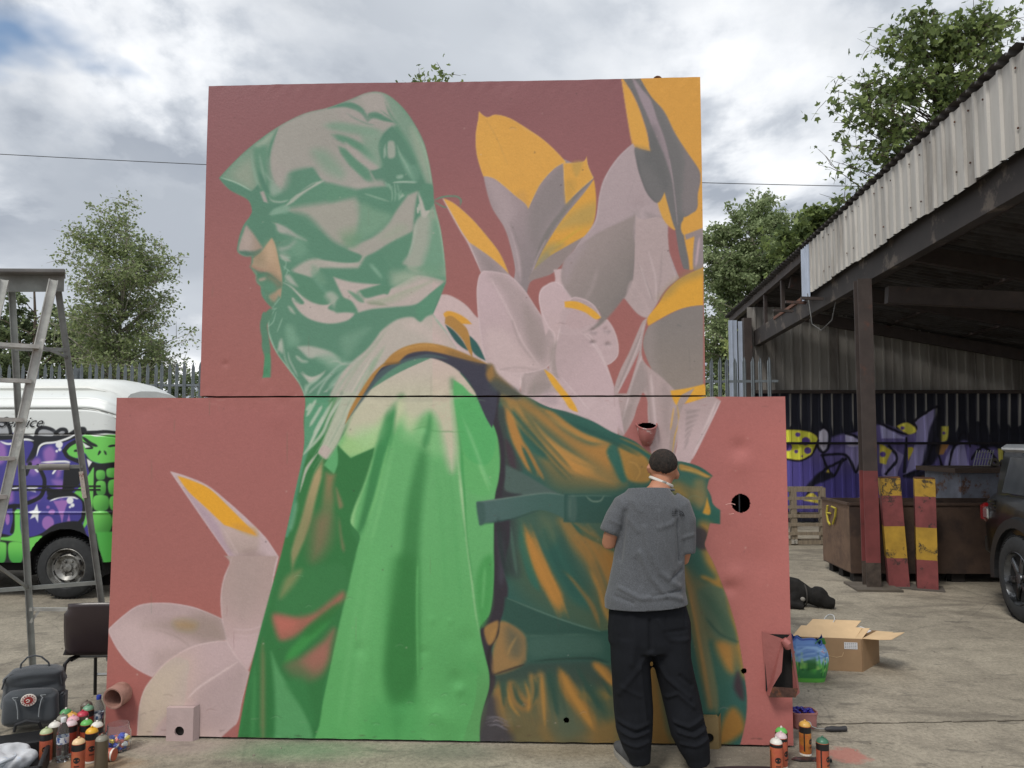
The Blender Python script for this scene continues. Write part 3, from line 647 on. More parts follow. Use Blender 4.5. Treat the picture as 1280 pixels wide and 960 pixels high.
    S('88c485', '990,360,4 1030,480,10 1090,640,12 1130,740,6', 4, 2.5, .7); S('3f9250', '962,350 985,520 995,700 1005,960', 3, 1.5, .75); S('a9c99b', '960,500,20 985,720,16 1010,950,8 1035,1150,6 1060,1350,5 1085,1480,5', 4, 2, .85)
    S('3b8a48', '1000,700 1015,960 1045,1180', 2, 1.2, .6)
    F('479450', '1100,1070 1140,1060 1150,1200 1130,1340 1085,1420 1060,1250 1065,1150', 5, .85); S('6fb572', '1105,1110,8 1100,1200,12 1090,1330,4', 4, 3, .7)
    F('54985a', '850,1520 1060,1500 1100,1650 1060,1800 900,1760', 26, .5); F('68b06d', '480,1000 600,1000 560,1500 420,1560', 26, .4); S('4e9a58', '1030,1600 1075,1640', 8, 5, .4)
    # pale shoulder
    c.clip = 'jak'
    F(('c6b6ae', 'c2bda7', '800,60 800,330'), '440,320 560,130 690,70 790,40 910,70 1010,130 1085,255! 1040,280 960,240 940,180 950,300 960,420 965,540 940,640 900,540 870,400 830,340 770,380 720,420 700,350 690,260 640,320 600,360 560,420 470,460 410,440', 8, .96); F('93c48c', '690,380 760,400 830,370 900,520 860,560 760,500 690,470', 9, .5); F('a6cb97', '450,430 560,400 600,380 580,470 500,520', 9, .5)
    F('bccaa0', '700,350 770,380 740,440 700,400', 8, .6)
    F('57a865', '948,180! 990,205 1030,245 1062,262! 1160,440 1120,600 1010,560 970,400 950,280', 1.6, .95); S('87c48a', '985,350,4 1040,480,12 1100,640,12 1140,720,8', 4, 3, .6)
    S('468a53', '830,340,4 825,420,30 800,520,40', 8, 4, .8)
    S('49894f', '745,430 800,415 850,435 1000,440', 1.2, .8, .45)
    c.streaks('a3a290', '540,265 700,280 900,275 1000,262', 8, 10, 1, .8, .4, 8)
    # dark front panel with red shapes showing through
    F('347340', '370,505! 430,572! 550,520! 545,560 500,700 450,820 430,900 450,960 470,1000 400,1300 330,1600 300,1700 230,1990 -130,1990! -60,1700 80,1100 150,800 200,600 300,520', 2.0, .96)
    F('5fa56d', '300,605! 365,510! 370,590 350,650!', 1)
    S(('b59b76', '8f8a63', '290,570 170,950'), '300,560,30 275,640,40 240,760,46 210,880,50 180,970,50 150,1060,36 140,1150,20', 20, 3, .95)
    F(('9a7a5c', '3f7446', '330,650 300,1000'), '310,645! 355,655! 345,720 350,800 320,960 280,1060 250,1000 290,800', 5, .8)
    F('8e6f58', '250,880 330,860 320,1000 240,1080', 14, .7)
    F('8e7a5c', '360,720 380,760 395,810 375,820', 3, .8); S('86785a', '375,860,4 385,960,10 400,1040,20', 4, 3, .7)
    c.tf(330, 690, 4)
    F('3a7846', '80,180 190,90 380,60 420,130 400,220 300,300 160,330 60,300', 5, .9); F('8f8a60', '110,130 185,90 150,160 80,230', 6, .75)
    F('a8665a', '50,310 160,325 260,300 390,200 400,230 310,320 200,390 140,430 80,440 55,380', 6, .9); F('b86c60', '60,330 160,345 140,390 80,400', 8, .8)
    S('3f9049', '350,330,10 250,400,50 150,500,50 100,560,20', 10, 4, .85); S('2f7239', '390,250,20 300,330,50 200,420,50', 10, 5, .85)
    F(('97685a', '4f7048', '230,480 150,660'), '350,385 340,460 300,600 240,650 160,640 100,570 200,520 290,450', 7, .9); F('a3695e', '200,540 300,470 310,540 250,600', 10, .7)
    F('5a9a64', '35,500! 80,600 130,680 200,800 240,900 230,960 50,960! 55,750', 4, .9); F('3a7d48', '110,660 200,790 250,860 200,640', 6, .7)
    S('7d7a55', '-10,400,8 -5,650,26 -5,960,30', 6, 4, .7); S('4a9055', '-45,560,6 -50,720,20 -60,960,24', 6, 4, .6); S('2f6f3b', '20,500,10 20,700,30 20,960,30', 6, 4, .7)
    # crisp left edge highlight on hanging flap
    c.tf(130, 700, 4)
    S('2f6e3d', '835,200 790,380 730,560 690,720 668,860', 4, 2, .6)
    c.clip = None; c.tf(580, 470, 4)
    F(('4a6461', '3f5f58', '100,680 480,640'), '62,630! 160,615 280,600 400,585 500,595! 500,715! 380,670 250,710 160,730 100,735 78,745!', .8); S('6d7f76', '65,632 170,617 300,598 420,585 500,597', 1.8, .8, .7); S('2f4a46', '80,742 250,712 370,672', 2, 1.4, .7); F('3c5752', '62,635 100,640 105,730 78,745', 1.5, .8)

    # ------------------------------------------------ hood
    c.clip = None; c.tf(250, 90, 4)
    c.clip = None
    F('5a856f', '95,530! 180,440 270,360 390,275 520,210 640,180 750,140 840,105 910,105 970,138 1040,210 1110,330 1140,430 1165,570 1170,650 1205,800 1225,960 1230,1050! 1200,1130 1165,1210! 1280,1380! 1000,1500 800,1625! 520,1625! 515,1600 490,1550 430,1470 380,1400 345,1320 340,1240 360,1180! 310,1120 300,1050 280,1000 250,900 205,880 190,850 215,770 250,720 260,690 240,640 150,590', .7, name='hood')
    c.clip = 'hood'
    F('9f9a94', '390,275 520,205 640,175 750,140 850,100 930,100 1000,200 980,260 900,330 900,480 920,560 830,590 700,570 600,540 560,480 430,510 400,590 360,520 345,430 360,360', 5, .98)   # crown
    F('7b9482', '110,525! 180,440 270,365 380,290 350,380 345,460 300,590 260,590!', 3, .95); F('939b8c', '170,500 250,440 270,540 255,580 180,540', 9, .8); F('5a856f', '270,375 330,370 345,430 355,520 340,620 310,600 280,500', 4, .85)
    S('86a08f', '295,400,4 310,480,14 330,560,10', 4, 2, .7); S('9aa898', '370,300 320,350 275,372', 5, 4, .8); S('56826c', '388,285,6 350,380,12 345,470,10 375,560,8', 4, 1.8, .95); S('84a08e', '258,400,4 265,470,10 300,600,14', 4, 2, .8)
    F('55806c', '100,532! 180,555 260,595! 290,560! 350,640 430,640 360,700 345,720 365,760 400,960 280,940 250,900 240,640 150,590', .9); S('a9bfae', '105,528 180,553 258,594', 1.4, .6, .9)
    F('a49c97', '300,600! 318,595! 340,655! 318,648!', 1.2)
    F('5a846f', '440,510! 560,478! 608,540! 520,590 440,640 380,660 340,650 400,600', 1.3); S('9fb0a2', '350,640 400,650 440,640', 2, 1, .7); F('8ea294', '370,560 390,590 370,620 350,600', 4, .6)
    F('a39d97', '400,470 440,510 420,580 370,560 350,480 360,430', 8, .9)
    S('a8b0a4', '450,640,4 540,580,9 615,545,10', 5, 1.2, .95)
    F('5a866f', '610,548! 690,575 780,600 800,620 640,640 520,665 450,675! 530,610', 3.5, .97)
    # crown folds
    F('537f6b', '640,185! 700,160 760,155 810,180 835,215! 850,240! 835,248 800,205 740,180 690,178', 1.3); F('557f6b', '840,210! 880,200 930,225 985,255! 920,245 870,232 838,248!', 1.3)
    S('56806c', '735,208,3 780,235,7 840,260,5 870,265,2', 2, 1.2, .9); S('56806c', '900,190,2 935,215,4 960,235,2', 1.2, .7, .9)
    F('7b9483', '915,110 970,140 1050,230 1100,330 1135,430 1155,560 1140,580 1090,440 1030,330 985,260 940,170', 4, .95); F('93a08f', '1050,280 1110,360 1145,500 1150,560 1100,460', 6, .9); S('56836c', '925,150,3 950,210,8 985,255,5', 3, 1.4, .9); S('a9bca6', '1100,330 1135,430 1158,560', 1.6, .8, .7); S('6f937d', '860,104 920,106 980,150 1050,230', 2.5, 1, .9)
    S('7b9583', '620,270,8 720,275,26 830,295,30 890,300,12', 8, 5, .85); S('5f8a73', '660,310,6 740,340,22 820,390,24 870,440,16', 6, 4, .9); S('5a866f', '690,370,6 740,420,24 800,490,34 860,550,30 910,570,10', 6, 3.2, .92)
    F('7d9784', '560,400 620,390 680,440 720,500 700,530 620,490', 9, .8); F('7f9a88', '870,330 900,300 900,480 860,470 800,400', 7, .6)
    F('557f6b', '960,272! 1010,330 1060,420 1100,510 1130,570! 1165,570! 1170,650 1130,690! 1100,600 960,600 900,570 850,490! 920,470 900,420 890,370 905,330', 1.6, .97); F('a0a49a', '940,350 970,350 975,420 940,425', 2, .9); S('8fa596', '925,380 920,430', 3, 1, .7); F('739a85', '990,400 1040,450 1070,540 1020,480', 3, .7); F('7ea38f', '1080,470 1095,530 1060,540 1020,470', 3, .35)
    S('9ab3a2', '970,550 1030,548 1085,550', 2.2, .9, .8); S('9ab3a2', '985,525 1010,518', 4, 2, .6)
    F('a69f99', '915,545 925,575 850,580 760,560 880,540', 4, .8)
    # below the brow: cheek triangle
    F('a09c93', '520,668! 640,650 760,630 800,640 810,720 790,800 750,870 660,840 540,720 450,700! 420,690', 6, .97, name=None)
    F('72957f', '790,640 880,700 940,730 870,800 780,860 740,870 800,740', 9, .8); F('83977f', '700,800 780,780 760,860 720,850', 8, .7)
    F('57836d', '800,590 900,575 960,600 1000,640 960,700 930,710 860,690 790,640', 4, .92); S('93ad99', '800,620,4 860,632,7 900,645,4', 3, 1.4, .8); 
    for p in ('960,570 968,620 965,660', '985,560 995,600', '1005,590 990,640', '940,560 950,590', '970,590 1000,640'): S('86a793', p, 2, 1, .6)
    F('a19d95', '1065,610! 1085,600! 1070,740 1060,800 960,850 880,900 810,930! 740,880 860,830 950,750 1000,690', 4, .97); F('93a28e', '880,830 980,760 1040,790 960,850', 8, .5)
    S('b3b0a8', '1095,600,4 1115,650,14 1120,700,20 1110,730,14', 6, 1.2, .9); S('55806b', '1088,610,8 1085,700,16 1075,760,14', 6, 2, .9); S('b0b2a8', '1095,660 1097,690', 3, .8, .9)
    F('8f9f8d', '1110,720! 1165,670! 1200,800 1222,960 1225,1020 1100,1010! 1020,960 1060,840 1090,740', 3, .95); F('6d947c', '1120,850 1180,740 1205,850 1220,960 1180,1010 1110,960', 9, .85); S('a8aba0', '1085,740,6 1060,860,16 1030,960,14 1010,1010,10', 5, 2.4, .9); S('8fab94', '1170,690 1200,800 1222,960 1228,1040', 2, 1, .8)
    F('5a866f', '1060,800! 1075,830 1040,960 980,1080 930,1120! 800,1040 810,930! 880,900 960,850', 2.5, .97)
    # lower mask band
    F('57836d', '345,720! 400,690 450,700 540,760 640,850 740,905 815,918! 790,945 700,950 600,930 520,890 440,840 370,760', 1.8, .98); F('7fa18e', '360,715 400,690 450,690 420,710', 3, .8)
    S('a4a69c', '355,750,3 400,765,8 450,790,14 520,830,14', 4, 2, .9); S('9da398', '380,780,8 420,800,16', 5, 3, .7); S('a3a79c', '395,860,4 430,845,16 460,830,10', 5, 3, .8); S('9aa598', '405,915 440,925', 8, 4, .7); F('6c947e', '430,830 520,830 560,880 500,930 430,900', 10, .6)
    c.tf(250, 290, 4)
    F('aaa59c', '460,190! 540,140 620,135 700,150 790,150! 810,120! 830,110 790,180! 640,180 600,190 560,225 500,225!', 3.5, .97); S('b0a9a1', '600,150,14 700,165,22 800,160,16', 6, 2, .9)
    F('57846d', '600,178! 790,185 900,100 960,250 920,270 800,250 680,230 600,200', 2, .95)
    F('6f9a84', '560,200 610,260 650,330 620,300 570,240', 4, .5)
    F('57846c', '440,205! 500,210 560,235 600,300 650,350 630,362 570,350 500,300 450,250', 2, .95)
    F('b9aba6', '668,225! 760,250 900,262! 820,285 800,300 830,330 900,310 1000,260 1090,215 1225,245! 1160,300 1080,360 960,375 860,385 785,405! 760,350 720,330', 2, .98, name='lh')
    c.clip = 'lh'; S('a3a795', '820,345,6 920,340,22 1020,300,18 1180,240,6', 5, 2.5, .8); S('8b947f', '830,350 920,362', 5, 2, .6); F('5d8a71', '740,295 780,310 820,350 790,345', 2, .85); c.clip = 'hood'
    F('57846c', '800,292! 840,285 900,265! 950,275 940,310 920,310 850,320 820,318', 1.6, .97); F('9aa795', '960,200 1060,200 1120,220 1000,260 960,250', 8, .7); F('6f957d', '1100,60 1200,40 1222,230 1150,220 1090,180', 10, .55)
    S('8caf99', '850,150,4 880,190,12 910,225,4', 5, 3, .5)
    F('5a8a71', '1228,250! 1190,330 1165,410! 1140,430 1110,450 1080,380 1150,310', 2, .97)
    F('bcada8', '430,240! 500,300 560,345 640,362 690,330 640,380 700,400 780,395! 740,440 650,458 560,440 500,400 460,340! 500,360 520,350 470,290', 1.8, .97)
    F('a3ac9f', '620,320 650,300 690,330 650,355', 4, .7); F('5a876f', '690,330 740,345 785,405! 720,395 680,385', 3, .9)
    S('b9b8ae', '425,245,3 460,262,5 500,310,8', 3, 1, .95); S('bcb5ae', '460,330 500,355', 3, 1, .9); F('a8aea2', '440,370 460,380 475,410 450,395', 2, .8)
    for p in ('405,130 430,150 420,190', '420,125 450,130', '415,170 450,200', '440,190 425,225', '455,260 490,285 515,330', '400,330 360,380', '375,385 345,440 340,470 365,450 380,400', '360,385 385,382', '412,430 385,500', '335,410 330,430'): S('93b39f', p, 1.3, .7, .75)
    # neck
    F('a3a99d', '490,575! 560,575 650,600 700,640 660,660 600,630 540,625! 520,600', 3.5, .92); F('7fa28d', '640,610 720,640 740,670 690,700 640,650', 6, .7); F('7da08b', '700,540 760,500 850,480 800,540 760,600 730,620', 7, .5); F('76a088', '430,470 460,480 480,560 440,570', 5, .6); S('9fae9f', '395,540,3 400,570,10 385,600,8', 4, 2, .8)
    S('98aa9a', '420,590,3 425,630,8 450,690,6 470,710,3', 3, 1.4, .8); S('a3b0a2', '480,620 510,645 540,650', 4, 1.6, .8); F('b5b5aa', '505,705! 560,725 620,705! 580,745 545,755!', 1.8, .9)
    S('9aafa0', '780,640,5 700,665,10 640,720,10 560,790,10 535,820,8', 5, 2, .85); S('93ad9b', '740,690 690,730 640,790', 6, 2, .7); F('b4b9ac', '620,800! 640,785! 635,798!', 1, .9); F('aab5a7', '660,770! 680,750! 672,765!', .8, .9); S('90ad99', '530,760 525,830', 4, 2, .7)
    S('9dbba7', '345,440 342,500 380,600 430,670 490,750 520,825 525,960', 2.2, .8, .9)
    # pale collar / shoulder behind strap
    F('b8aea6', '900,500! 980,440 1060,425 1100,450 1130,425 1165,410! 1300,580! 1300,640 1180,580 1050,570 980,610 900,680 820,800 740,960 700,1050! 560,1060! 620,880 700,720 760,650 840,580', 2.2, .98, name='col')
    c.clip = 'col'
    S('c3b4ae', '1000,460,30 1080,470,50 1160,520,50 1230,580,40', 20, 8, .8)
    for i, p in enumerate(('960,450,8 880,560,14 780,680,16 680,860,16 620,1000,12', '900,600,6 820,720,12 740,860,16 680,1000,16', '930,560 860,680 790,820', '700,800 720,810')): S(('a3a898', 'a9b3a0', '9aa892', '8e9a8a')[i], p, 4, 2, .8)
    S('c6c2b5', '860,620,3 780,760,6 690,930,6', 3, 1.5, .7); S('8fa68f', '880,630 850,690', 5, 3, .7); S('98ac98', '800,640 700,760 640,860', 3, 1.5, .6); S('93b09c', '1165,410 1210,470 1300,560', 3, 1, .9)
    c.streaks('9fae9c', '860,600 760,760 660,960', 14, 60, 1.1, .8, .5, 5)
    c.clip = 'hood'
    for p in ('640,860 600,930 560,1010', '700,820 640,900 600,980', '560,900 545,950'): S('a8c0ad', p, 4, 1.6, .8)
    # lower drape in region (330,430)
    c.clip = 'jak'; c.tf(330, 430, 4)
    F('5b9575', '195,255! 330,255! 300,400 230,520 190,640 150,800 120,960 90,960! 170,650 200,400', 2, .96)
    F('b5b8a6', '400,240! 500,250! 420,380 380,480 330,560! 310,575 275,545 290,500 340,380', 2.5, .95); S('93a48f', '440,260,4 380,400,10 320,520,6', 3, 1.6, .7)
    F('b9aaa4', '270,545! 300,505 335,530! 310,575!', 1); S('b9b6aa', '265,550,8 215,620,14 190,700,8 180,740,2', 5, 1.2, .95)
    for p in ('260,280 215,360', '290,310 230,410', '340,290 270,420 225,520', '300,360 250,450', '235,300 215,330', '390,270 330,360 290,450 200,550'): S('b2c0ae', p, 4, 1.6, .85)
    S('4a8a6b', '190,600 150,800 115,960', 6, 2.5, .6); S('7fae90', '165,780 150,860 130,940', 5, 3, .6)
    c.streaks('cfd0bf', '420,290 330,450 240,600', 10, 70, 1.2, .8, .35, 9)
    c.clip = None
    # shoulder strap: ochre over dark blue grey
    c.tf(330, 430, 4)
    F('3b3a48', '405,400! 470,290 520,230 600,150 680,100 740,75 820,68 900,90 980,140 1040,210 1070,280 1110,370 1140,420! 1160,330 1165,240 1140,160 1120,105 1000,60 900,30 800,25 700,40 620,90 540,170 480,260', .7)
    F('4b5c60', '420,380! 500,275 560,195 650,120 740,80 830,68 920,75 830,50 720,70 640,100 560,160', 1.6, .9)
    F('a87c42', '408,398! 430,330 480,240 540,150 600,95! 640,50 700,15 780,-5 860,0 930,18 1000,45 1120,100! 1060,90 980,70 880,45 800,35 720,50 670,90 620,105 580,125 530,200 470,295', 1.0); S('c29555', '640,60,4 720,20,12 820,5,14 900,22,6', 5, 2.5, .6); S('7a5a32', '600,100 680,92', 3, 1.2, .8); S('6e5a3c', '900,35 1000,65 1100,100', 6, 4, .5)
    F('6c5a3e', '1110,110 1140,100 1170,150 1250,220 1290,260! 1200,250 1130,190', 3, .9); F('9a7440', '1110,150 1140,110 1150,160 1130,190', 3, .8); S('3f4d50', '1130,190 1200,230 1280,262', 14, 5, .6)
    # ------------------------------------------------ face
    c.tf(290, 210, 8)
    F('55806b', '175,330! 205,420 195,500 140,580 80,690 50,800 65,850 130,880 190,880 190,960 175,980! 480,980! 470,900 440,700 380,500 360,360', .7)
    F(('ab9a93', 'a08c7e', '140,760 280,760'), '138,580 175,605 220,665 272,742 306,800 285,832 235,850 180,855 120,850 75,832 64,800 82,735 108,660', 2.2, .97, name='nose')
    F('55806b', '170,600 230,650 300,770 320,700 220,560', 4, .6); F('4f7263', '72,838 120,826 180,832 240,826 292,806 270,848 210,880 120,878', 2.4, .92); F('b3a29a', '110,690 160,680 180,760 120,790', 6, .5); S('8fa593', '55,810 70,850 140,880 215,878', 1.1, .6, .6)
    F(('b3987c', 'a88f78', '400,800 240,930'), '395,698! 420,740 445,820 475,960 500,1100 485,1300! 430,1200 380,1130 300,1090 230,1060 195,990 210,940 215,900 290,840 340,770', 1.0)
    c.tf(290, 300, 8)
    F('5a8069', '178,270! 240,290 310,310 390,340 440,390 490,420! 490,480 430,520 380,530! 370,580 420,620! 410,660 350,620 320,500 250,430 240,360', 1.2); F('6f7864', '340,320 400,350 470,410 480,460 440,480 420,420 330,380', 4, .8); F('a89789', '275,385! 310,365 335,370 335,395 300,412 270,405', 2, .95); F('4a7a62', '250,330 320,345 350,370 270,375', 3, .7); F('59866f', '300,420 430,440 420,500 350,510', 4, .8); F('a8907a', '375,560 430,520 475,490 470,550 425,615! 395,600', 3, .95); F('a5947f', '200,240 240,200 330,250 300,290 220,260', 6, .5); S('7d9a85', '180,260 240,330 240,400 310,480', 1.1, .6, .7)
    F('8a8068', '215,150 290,115 330,200 250,235', 8, .5); F('7f7a64', '385,330 470,380 482,450 425,425', 5, .7); F('bea68d', '335,60 400,20 432,120 400,225 340,185', 8, .5); F('9c7c6d', '200,255 280,285 335,312 290,326 228,300', 2.4, .75); S('4f6f5d', '190,272,4 260,318,9 340,335,10 420,380,9 478,430,5', 3, 1.6, .7); F('8f8570', '380,560 430,540 440,590 410,605', 4, .5)
    # toggle cord
    F('567f68', '385,680! 330,730 290,790 280,870 295,960! 300,1010! 300,1080 330,1200 325,1350 300,1375! 385,1375! 385,1150 340,1050 350,960 345,860 400,760', .9)
    c.tf(0, 0, 1)
    F('4f8a68', '329,430! 337,440 337,471! 328,472! 331,440', .6); F('567f68', '327,395 331,390 334,410 338,440 330,440', .8)
    # ------------------------------------------------ second pass over the hood: the finer folds
    c.clip = 'hood'; c.tf(400, 100, 8)
    S('7d9785', '20,450,40 200,470,90 400,500,100 600,520,60', 9, 5, .85); S('5b8770', '100,540,16 200,580,56 320,630,76 440,690,66 560,800,50', 8, 3.2, .9)
    F('7d9986', '430,500 600,520 585,700 570,850 480,740 420,620', 6, .75); S('5a866f', '170,650,16 240,720,70 330,820,96 430,900,100 520,980,60', 9, 2.6, .92); F('a69e99', '250,620 340,690 440,780 575,865 500,890 380,800 290,710', 3, .9)
    S('8ca795', '770,650,12 800,740,18 850,830,20 900,930,10', 2, 1.2, .7); S('93a697', '655,640 645,700 660,760', 2.2, .9, .7); S('4c7865', '600,640 640,560 710,480', 3, 2, .6); S('8fa38f', '900,380 980,560 1050,740 1090,940', 6, 3, .6); F('a9a09c', '380,150 560,130 640,170 680,260 620,310 480,310 440,230', 5, .6)
    F('a69b99', '200,300 380,310 560,440 400,430 220,380', 8, .5)
    c.tf(290, 210, 8)
    F('8ea294', '380,150 470,190 495,240 400,262', 4, .8); F('a09a95', '420,0 560,0 520,60 470,110 430,60', 5, .7); S('90a697', '330,40,14 370,110,20 420,140,6', 3, 2, .7); S('4d7966', '250,0,20 300,120,44 340,220,36 380,250,16', 5, 2.4, .85); S('97a899', '370,290,5 420,338,9 530,335,5', 2, 1, .8)
    S('a5aca0', '520,388,14 600,330,30 700,245,34 800,175,38 905,128,30', 5, 1.6, .95); S('4d7a66', '650,258 740,205 830,150', 1.5, .8, .8); F('82a28f', '372,460! 430,402 540,372 570,400 490,440 400,470', 2.2, .85)
    F('57836d', '385,492 470,462 560,465 700,540 850,612 1000,742 1140,812 1280,862 1280,920 1190,945 1000,930 870,900 700,760 560,640 460,552', 1.3, .96)
    F('a7a69f', '440,560 520,580 640,660 745,725 600,690 520,664 470,640 450,600', 2.4, .9); F('9fa59c', '470,790 560,770 610,715 650,740 560,812 480,832', 4, .75); F('a5a99f', '478,868 535,890 585,932 520,922', 2, .85); F('6e957f', '640,690 745,730 700,870 610,850', 7, .7); F('57836d', '470,670 560,660 620,700 560,760 480,770', 4, .7)
    c.tf(410, 210, 8)
    F('57836d', '350,215 550,190 640,200 700,300 660,440 560,455 440,400 340,310 290,240', 2.4, .9); S('97b09d', '370,256,6 480,292,13 605,332,5', 2, 1.3, .85); F('5b876f', '0,160 140,190 280,240 160,300 0,330', 4, .8)
    for p in ('620,160 642,260 636,330', '662,150 674,250 668,330', '600,150 625,210', '700,250 728,300', '575,140 590,185'): S('8cab97', p, 1.6, .9, .7)
    F('9db09f', '708,312! 740,248! 768,276!', .8, .8); S('a6b3a5', '650,145,4 760,138,9 870,146,5', 2, 1, .8); F('8fa898', '690,85 745,75 740,100 700,105', 2, .7)
    F('a29e96', '800,268! 890,240! 845,420 832,540 820,620! 700,682 560,765 380,862 215,800! 350,742 520,660 600,562 680,430', 2.6, .95); F('94a28d', '520,700 700,560 800,600 660,690', 7, .5)
    F('73967f', '345,365 460,405 620,462 585,560 440,662 330,722 240,782 300,640', 6, .85); F('698f72', '150,700 320,660 300,760 210,790', 6, .6)
    F('9fa297', '870,560 900,500 960,460 1010,500 1060,580 1040,700 960,960 750,960 830,830 850,690', 3, .9); F('6f967f', '1030,540 1095,560 1140,760 1165,960 960,960 1010,760', 7, .85); S('aab0a4', '895,500,6 870,620,20 845,760,22 790,920,20', 4, 2.2, .85); S('95b09b', '1060,360 1110,560 1150,800 1165,960', 1.8, .9, .8)
    F('57836d', '930,168 1040,170 1052,345 990,432 955,380 915,250', 1.3, .95); F('b2aea6', '900,250! 945,335 965,420 1015,425 975,490 930,465 918,380', 1.1, .95); S('bab6ae', '895,390 900,450', 2.4, .8, .9)
    c.tf(290, 300, 8)
    F('57846c', '590,342 680,345 780,400 860,480 990,592 960,632 900,647 800,622 700,562 600,472 540,402', 2, .95); F('a7aba1', '530,372 572,348 650,450 655,466 580,432', 2.6, .9); F('a3ab9e', '925,562! 1000,520 1062,590 1045,690 985,640', 4, .7); F('5a876f', '1050,602 1150,590 1222,652 1255,732 1150,712 1035,722', 2.5, .95); F('72977f', '800,260 880,300 940,420 900,440 820,380', 5, .6)
    S('bdbcb2', '515,425,4 600,478,8 690,570,10 740,625,8', 2, 1.1, .9); F('57846c', '596,530 660,560 715,635 680,635 630,600', 1.2, .9)
    c.tf(410, 300, 8)
    S('8bad98', '400,230,10 470,300,30 540,390,10', 4, 3, .55); F('a3a795', '440,620 600,590 760,540 1000,420 1040,410 800,560 620,640', 4, .6); S('7d8a74', '410,630,6 540,640,12 590,655,6', 3, 1.4, .7); F('9aa995', '640,420 760,320 880,340 800,430 680,470', 7, .6); F('6d957c', '920,300 1060,260 1170,390 1060,370', 7, .6); S('5d8a71', '330,500 300,540 360,600', 4, 2, .5)
    c.tf(310, 390, 8)
    F('abaea4', '502,356! 600,345 720,370 830,412 880,475 800,482 700,442 640,462 585,440', 3, .92); F('7da18b', '690,452 830,432 905,500 800,562 720,522', 6, .7); F('57856e', '540,522 700,500 780,560 700,612 560,602', 4, .8); S('a9b3a6', '780,512,8 880,490,14 960,522,15 1060,500,11 1180,420,6', 3, 2, .85); F('b6b6ac', '545,600! 640,652 770,590! 650,690 620,692', 1.5, .9)
    S('9fb5a4', '770,600,10 680,682,22 600,742,28 575,822,24', 4, 2.4, .85); S('a3b5a7', '900,575,8 800,660,18 725,765,20 690,840,14', 4, 2.2, .8); F('acb2a6', '332,265 352,330 347,412 300,362', 2.4, .85); S('a5b3a6', '400,405,6 415,480,16 470,590,14 495,640,5', 3, 1.6, .8); S('7da28c', '420,140 440,240 500,300', 12, 5, .5)
    c.clip = 'pack'; c.tf(580, 470, 4)
    c.streaks('c08a47', '220,130 330,260 460,380 640,480', 12, 34, 5, 2.2, .32, 21); c.streaks('244b43', '250,160 340,300 430,400 520,500', 9, 34, 4, 2.2, .35, 22); c.streaks('c08a47', '400,180 560,290 720,340', 8, 22, 4, 2, .35, 23); c.streaks('234c44', '520,210 700,290 880,380', 9, 24, 4, 2, .35, 24)
    c.streaks('b9823f', '310,740 370,900 440,1060 500,1200', 10, 34, 5, 2.4, .4, 25); c.streaks('254f47', '420,720 500,930 600,1100', 10, 40, 5, 2.4, .35, 26); c.streaks('a5743a', '560,760 660,900 740,1120', 10, 40, 5, 2.4, .4, 27); c.streaks('22302e', '190,700 200,860 230,1000', 8, 26, 5, 2.4, .4, 28)
    for x in range(160, 720, 46): c.streaks(('a87a40', '2c463e', '8f6d3e')[(x // 46) % 3], '%d,%d %d,%d %d,1750' % (x, 1500 + x % 37, x + 14, 1600 + x % 23, x + 40), 2, 20, 4, 2.4, .16, x)
    c.streaks('a87a3c', '1100,1000 1160,1250 1220,1560', 6, 24, 4, 2.2, .35, 31); c.streaks('1f4740', '1060,960 1120,1240 1190,1640', 8, 26, 5, 2.2, .4, 32); c.streaks('b58338', '1250,800 1330,1080 1400,1400', 7, 16, 4, 2, .45, 33); c.streaks('3c5a48', '1200,1080 1280,1200 1340,1320', 7, 30, 5, 2.4, .4, 34); c.streaks('8a6636', '760,780 900,1000 1000,1400', 10, 60, 7, 3, .3, 35)
    F('5a5643', '100,1500 800,1480 1000,1300 1000,1900 60,1900', 30, .16); F('55584a', '560,700 1000,650 1050,1100 700,1200', 40, .12)
    c.tf(580, 710, 4); c.wk = 1.0
    F('2c4d44', '205,145! 300,180 420,230 560,280 680,315 740,305! 740,335 560,330 420,338 320,325 195,255!', 1.4, .9); S('5f7c6e', '215,150 420,233 560,282 680,318', 1.6, .8, .8); F('2f5148', '318,345 480,338 640,335 740,330 740,470 620,448 480,452 400,470 322,466 308,400', 2.2, .8); F('456358', '335,350 470,342 640,345 690,370 680,425 500,435 340,445', 6, .55); S('1f352f', '310,470 480,455 640,452 740,480', 3, 2, .7)
    F('94744b', '190,270 300,335 290,470 150,528 148,430 172,335', 4, .85); F('545749', '215,300 290,350 280,440 230,430', 9, .7); S('b08a55', '215,440,6 235,390,12 262,345,6', 3, 2.4, .6); S('2a2629', '178,252,6 168,330,9 132,392,12 122,460,13 140,540,9', 3, 1, .95); F('a07a48', '102,300 140,272 172,268 158,350 128,385 108,352', 2, .9); S('241f22', '150,532,4 230,505,7 300,482,5', 2, 1.2, .85)
    for p in ('185,560,6 195,640,14 200,690,6', '240,560,6 262,640,14 300,690,10', '345,540,6 360,610,12 345,680,8', '420,500,20 445,620,30 470,740,24', '560,480,14 620,600,30 700,720,26', '690,560,10 740,640,18'): S('2c4a40', p, 4, 3, .8)
    for p in ('215,580,6 235,680,14 280,740,8', '300,560,6 325,640,14 320,720,8', '385,520,10 395,640,18 405,800,10', '480,500,14 530,610,30 600,720,34 650,810,20', '650,480,10 700,530,20 745,590,12'): S('b0803f', p, 4, 2.6, .75)
    c.tf(580, 470, 4)
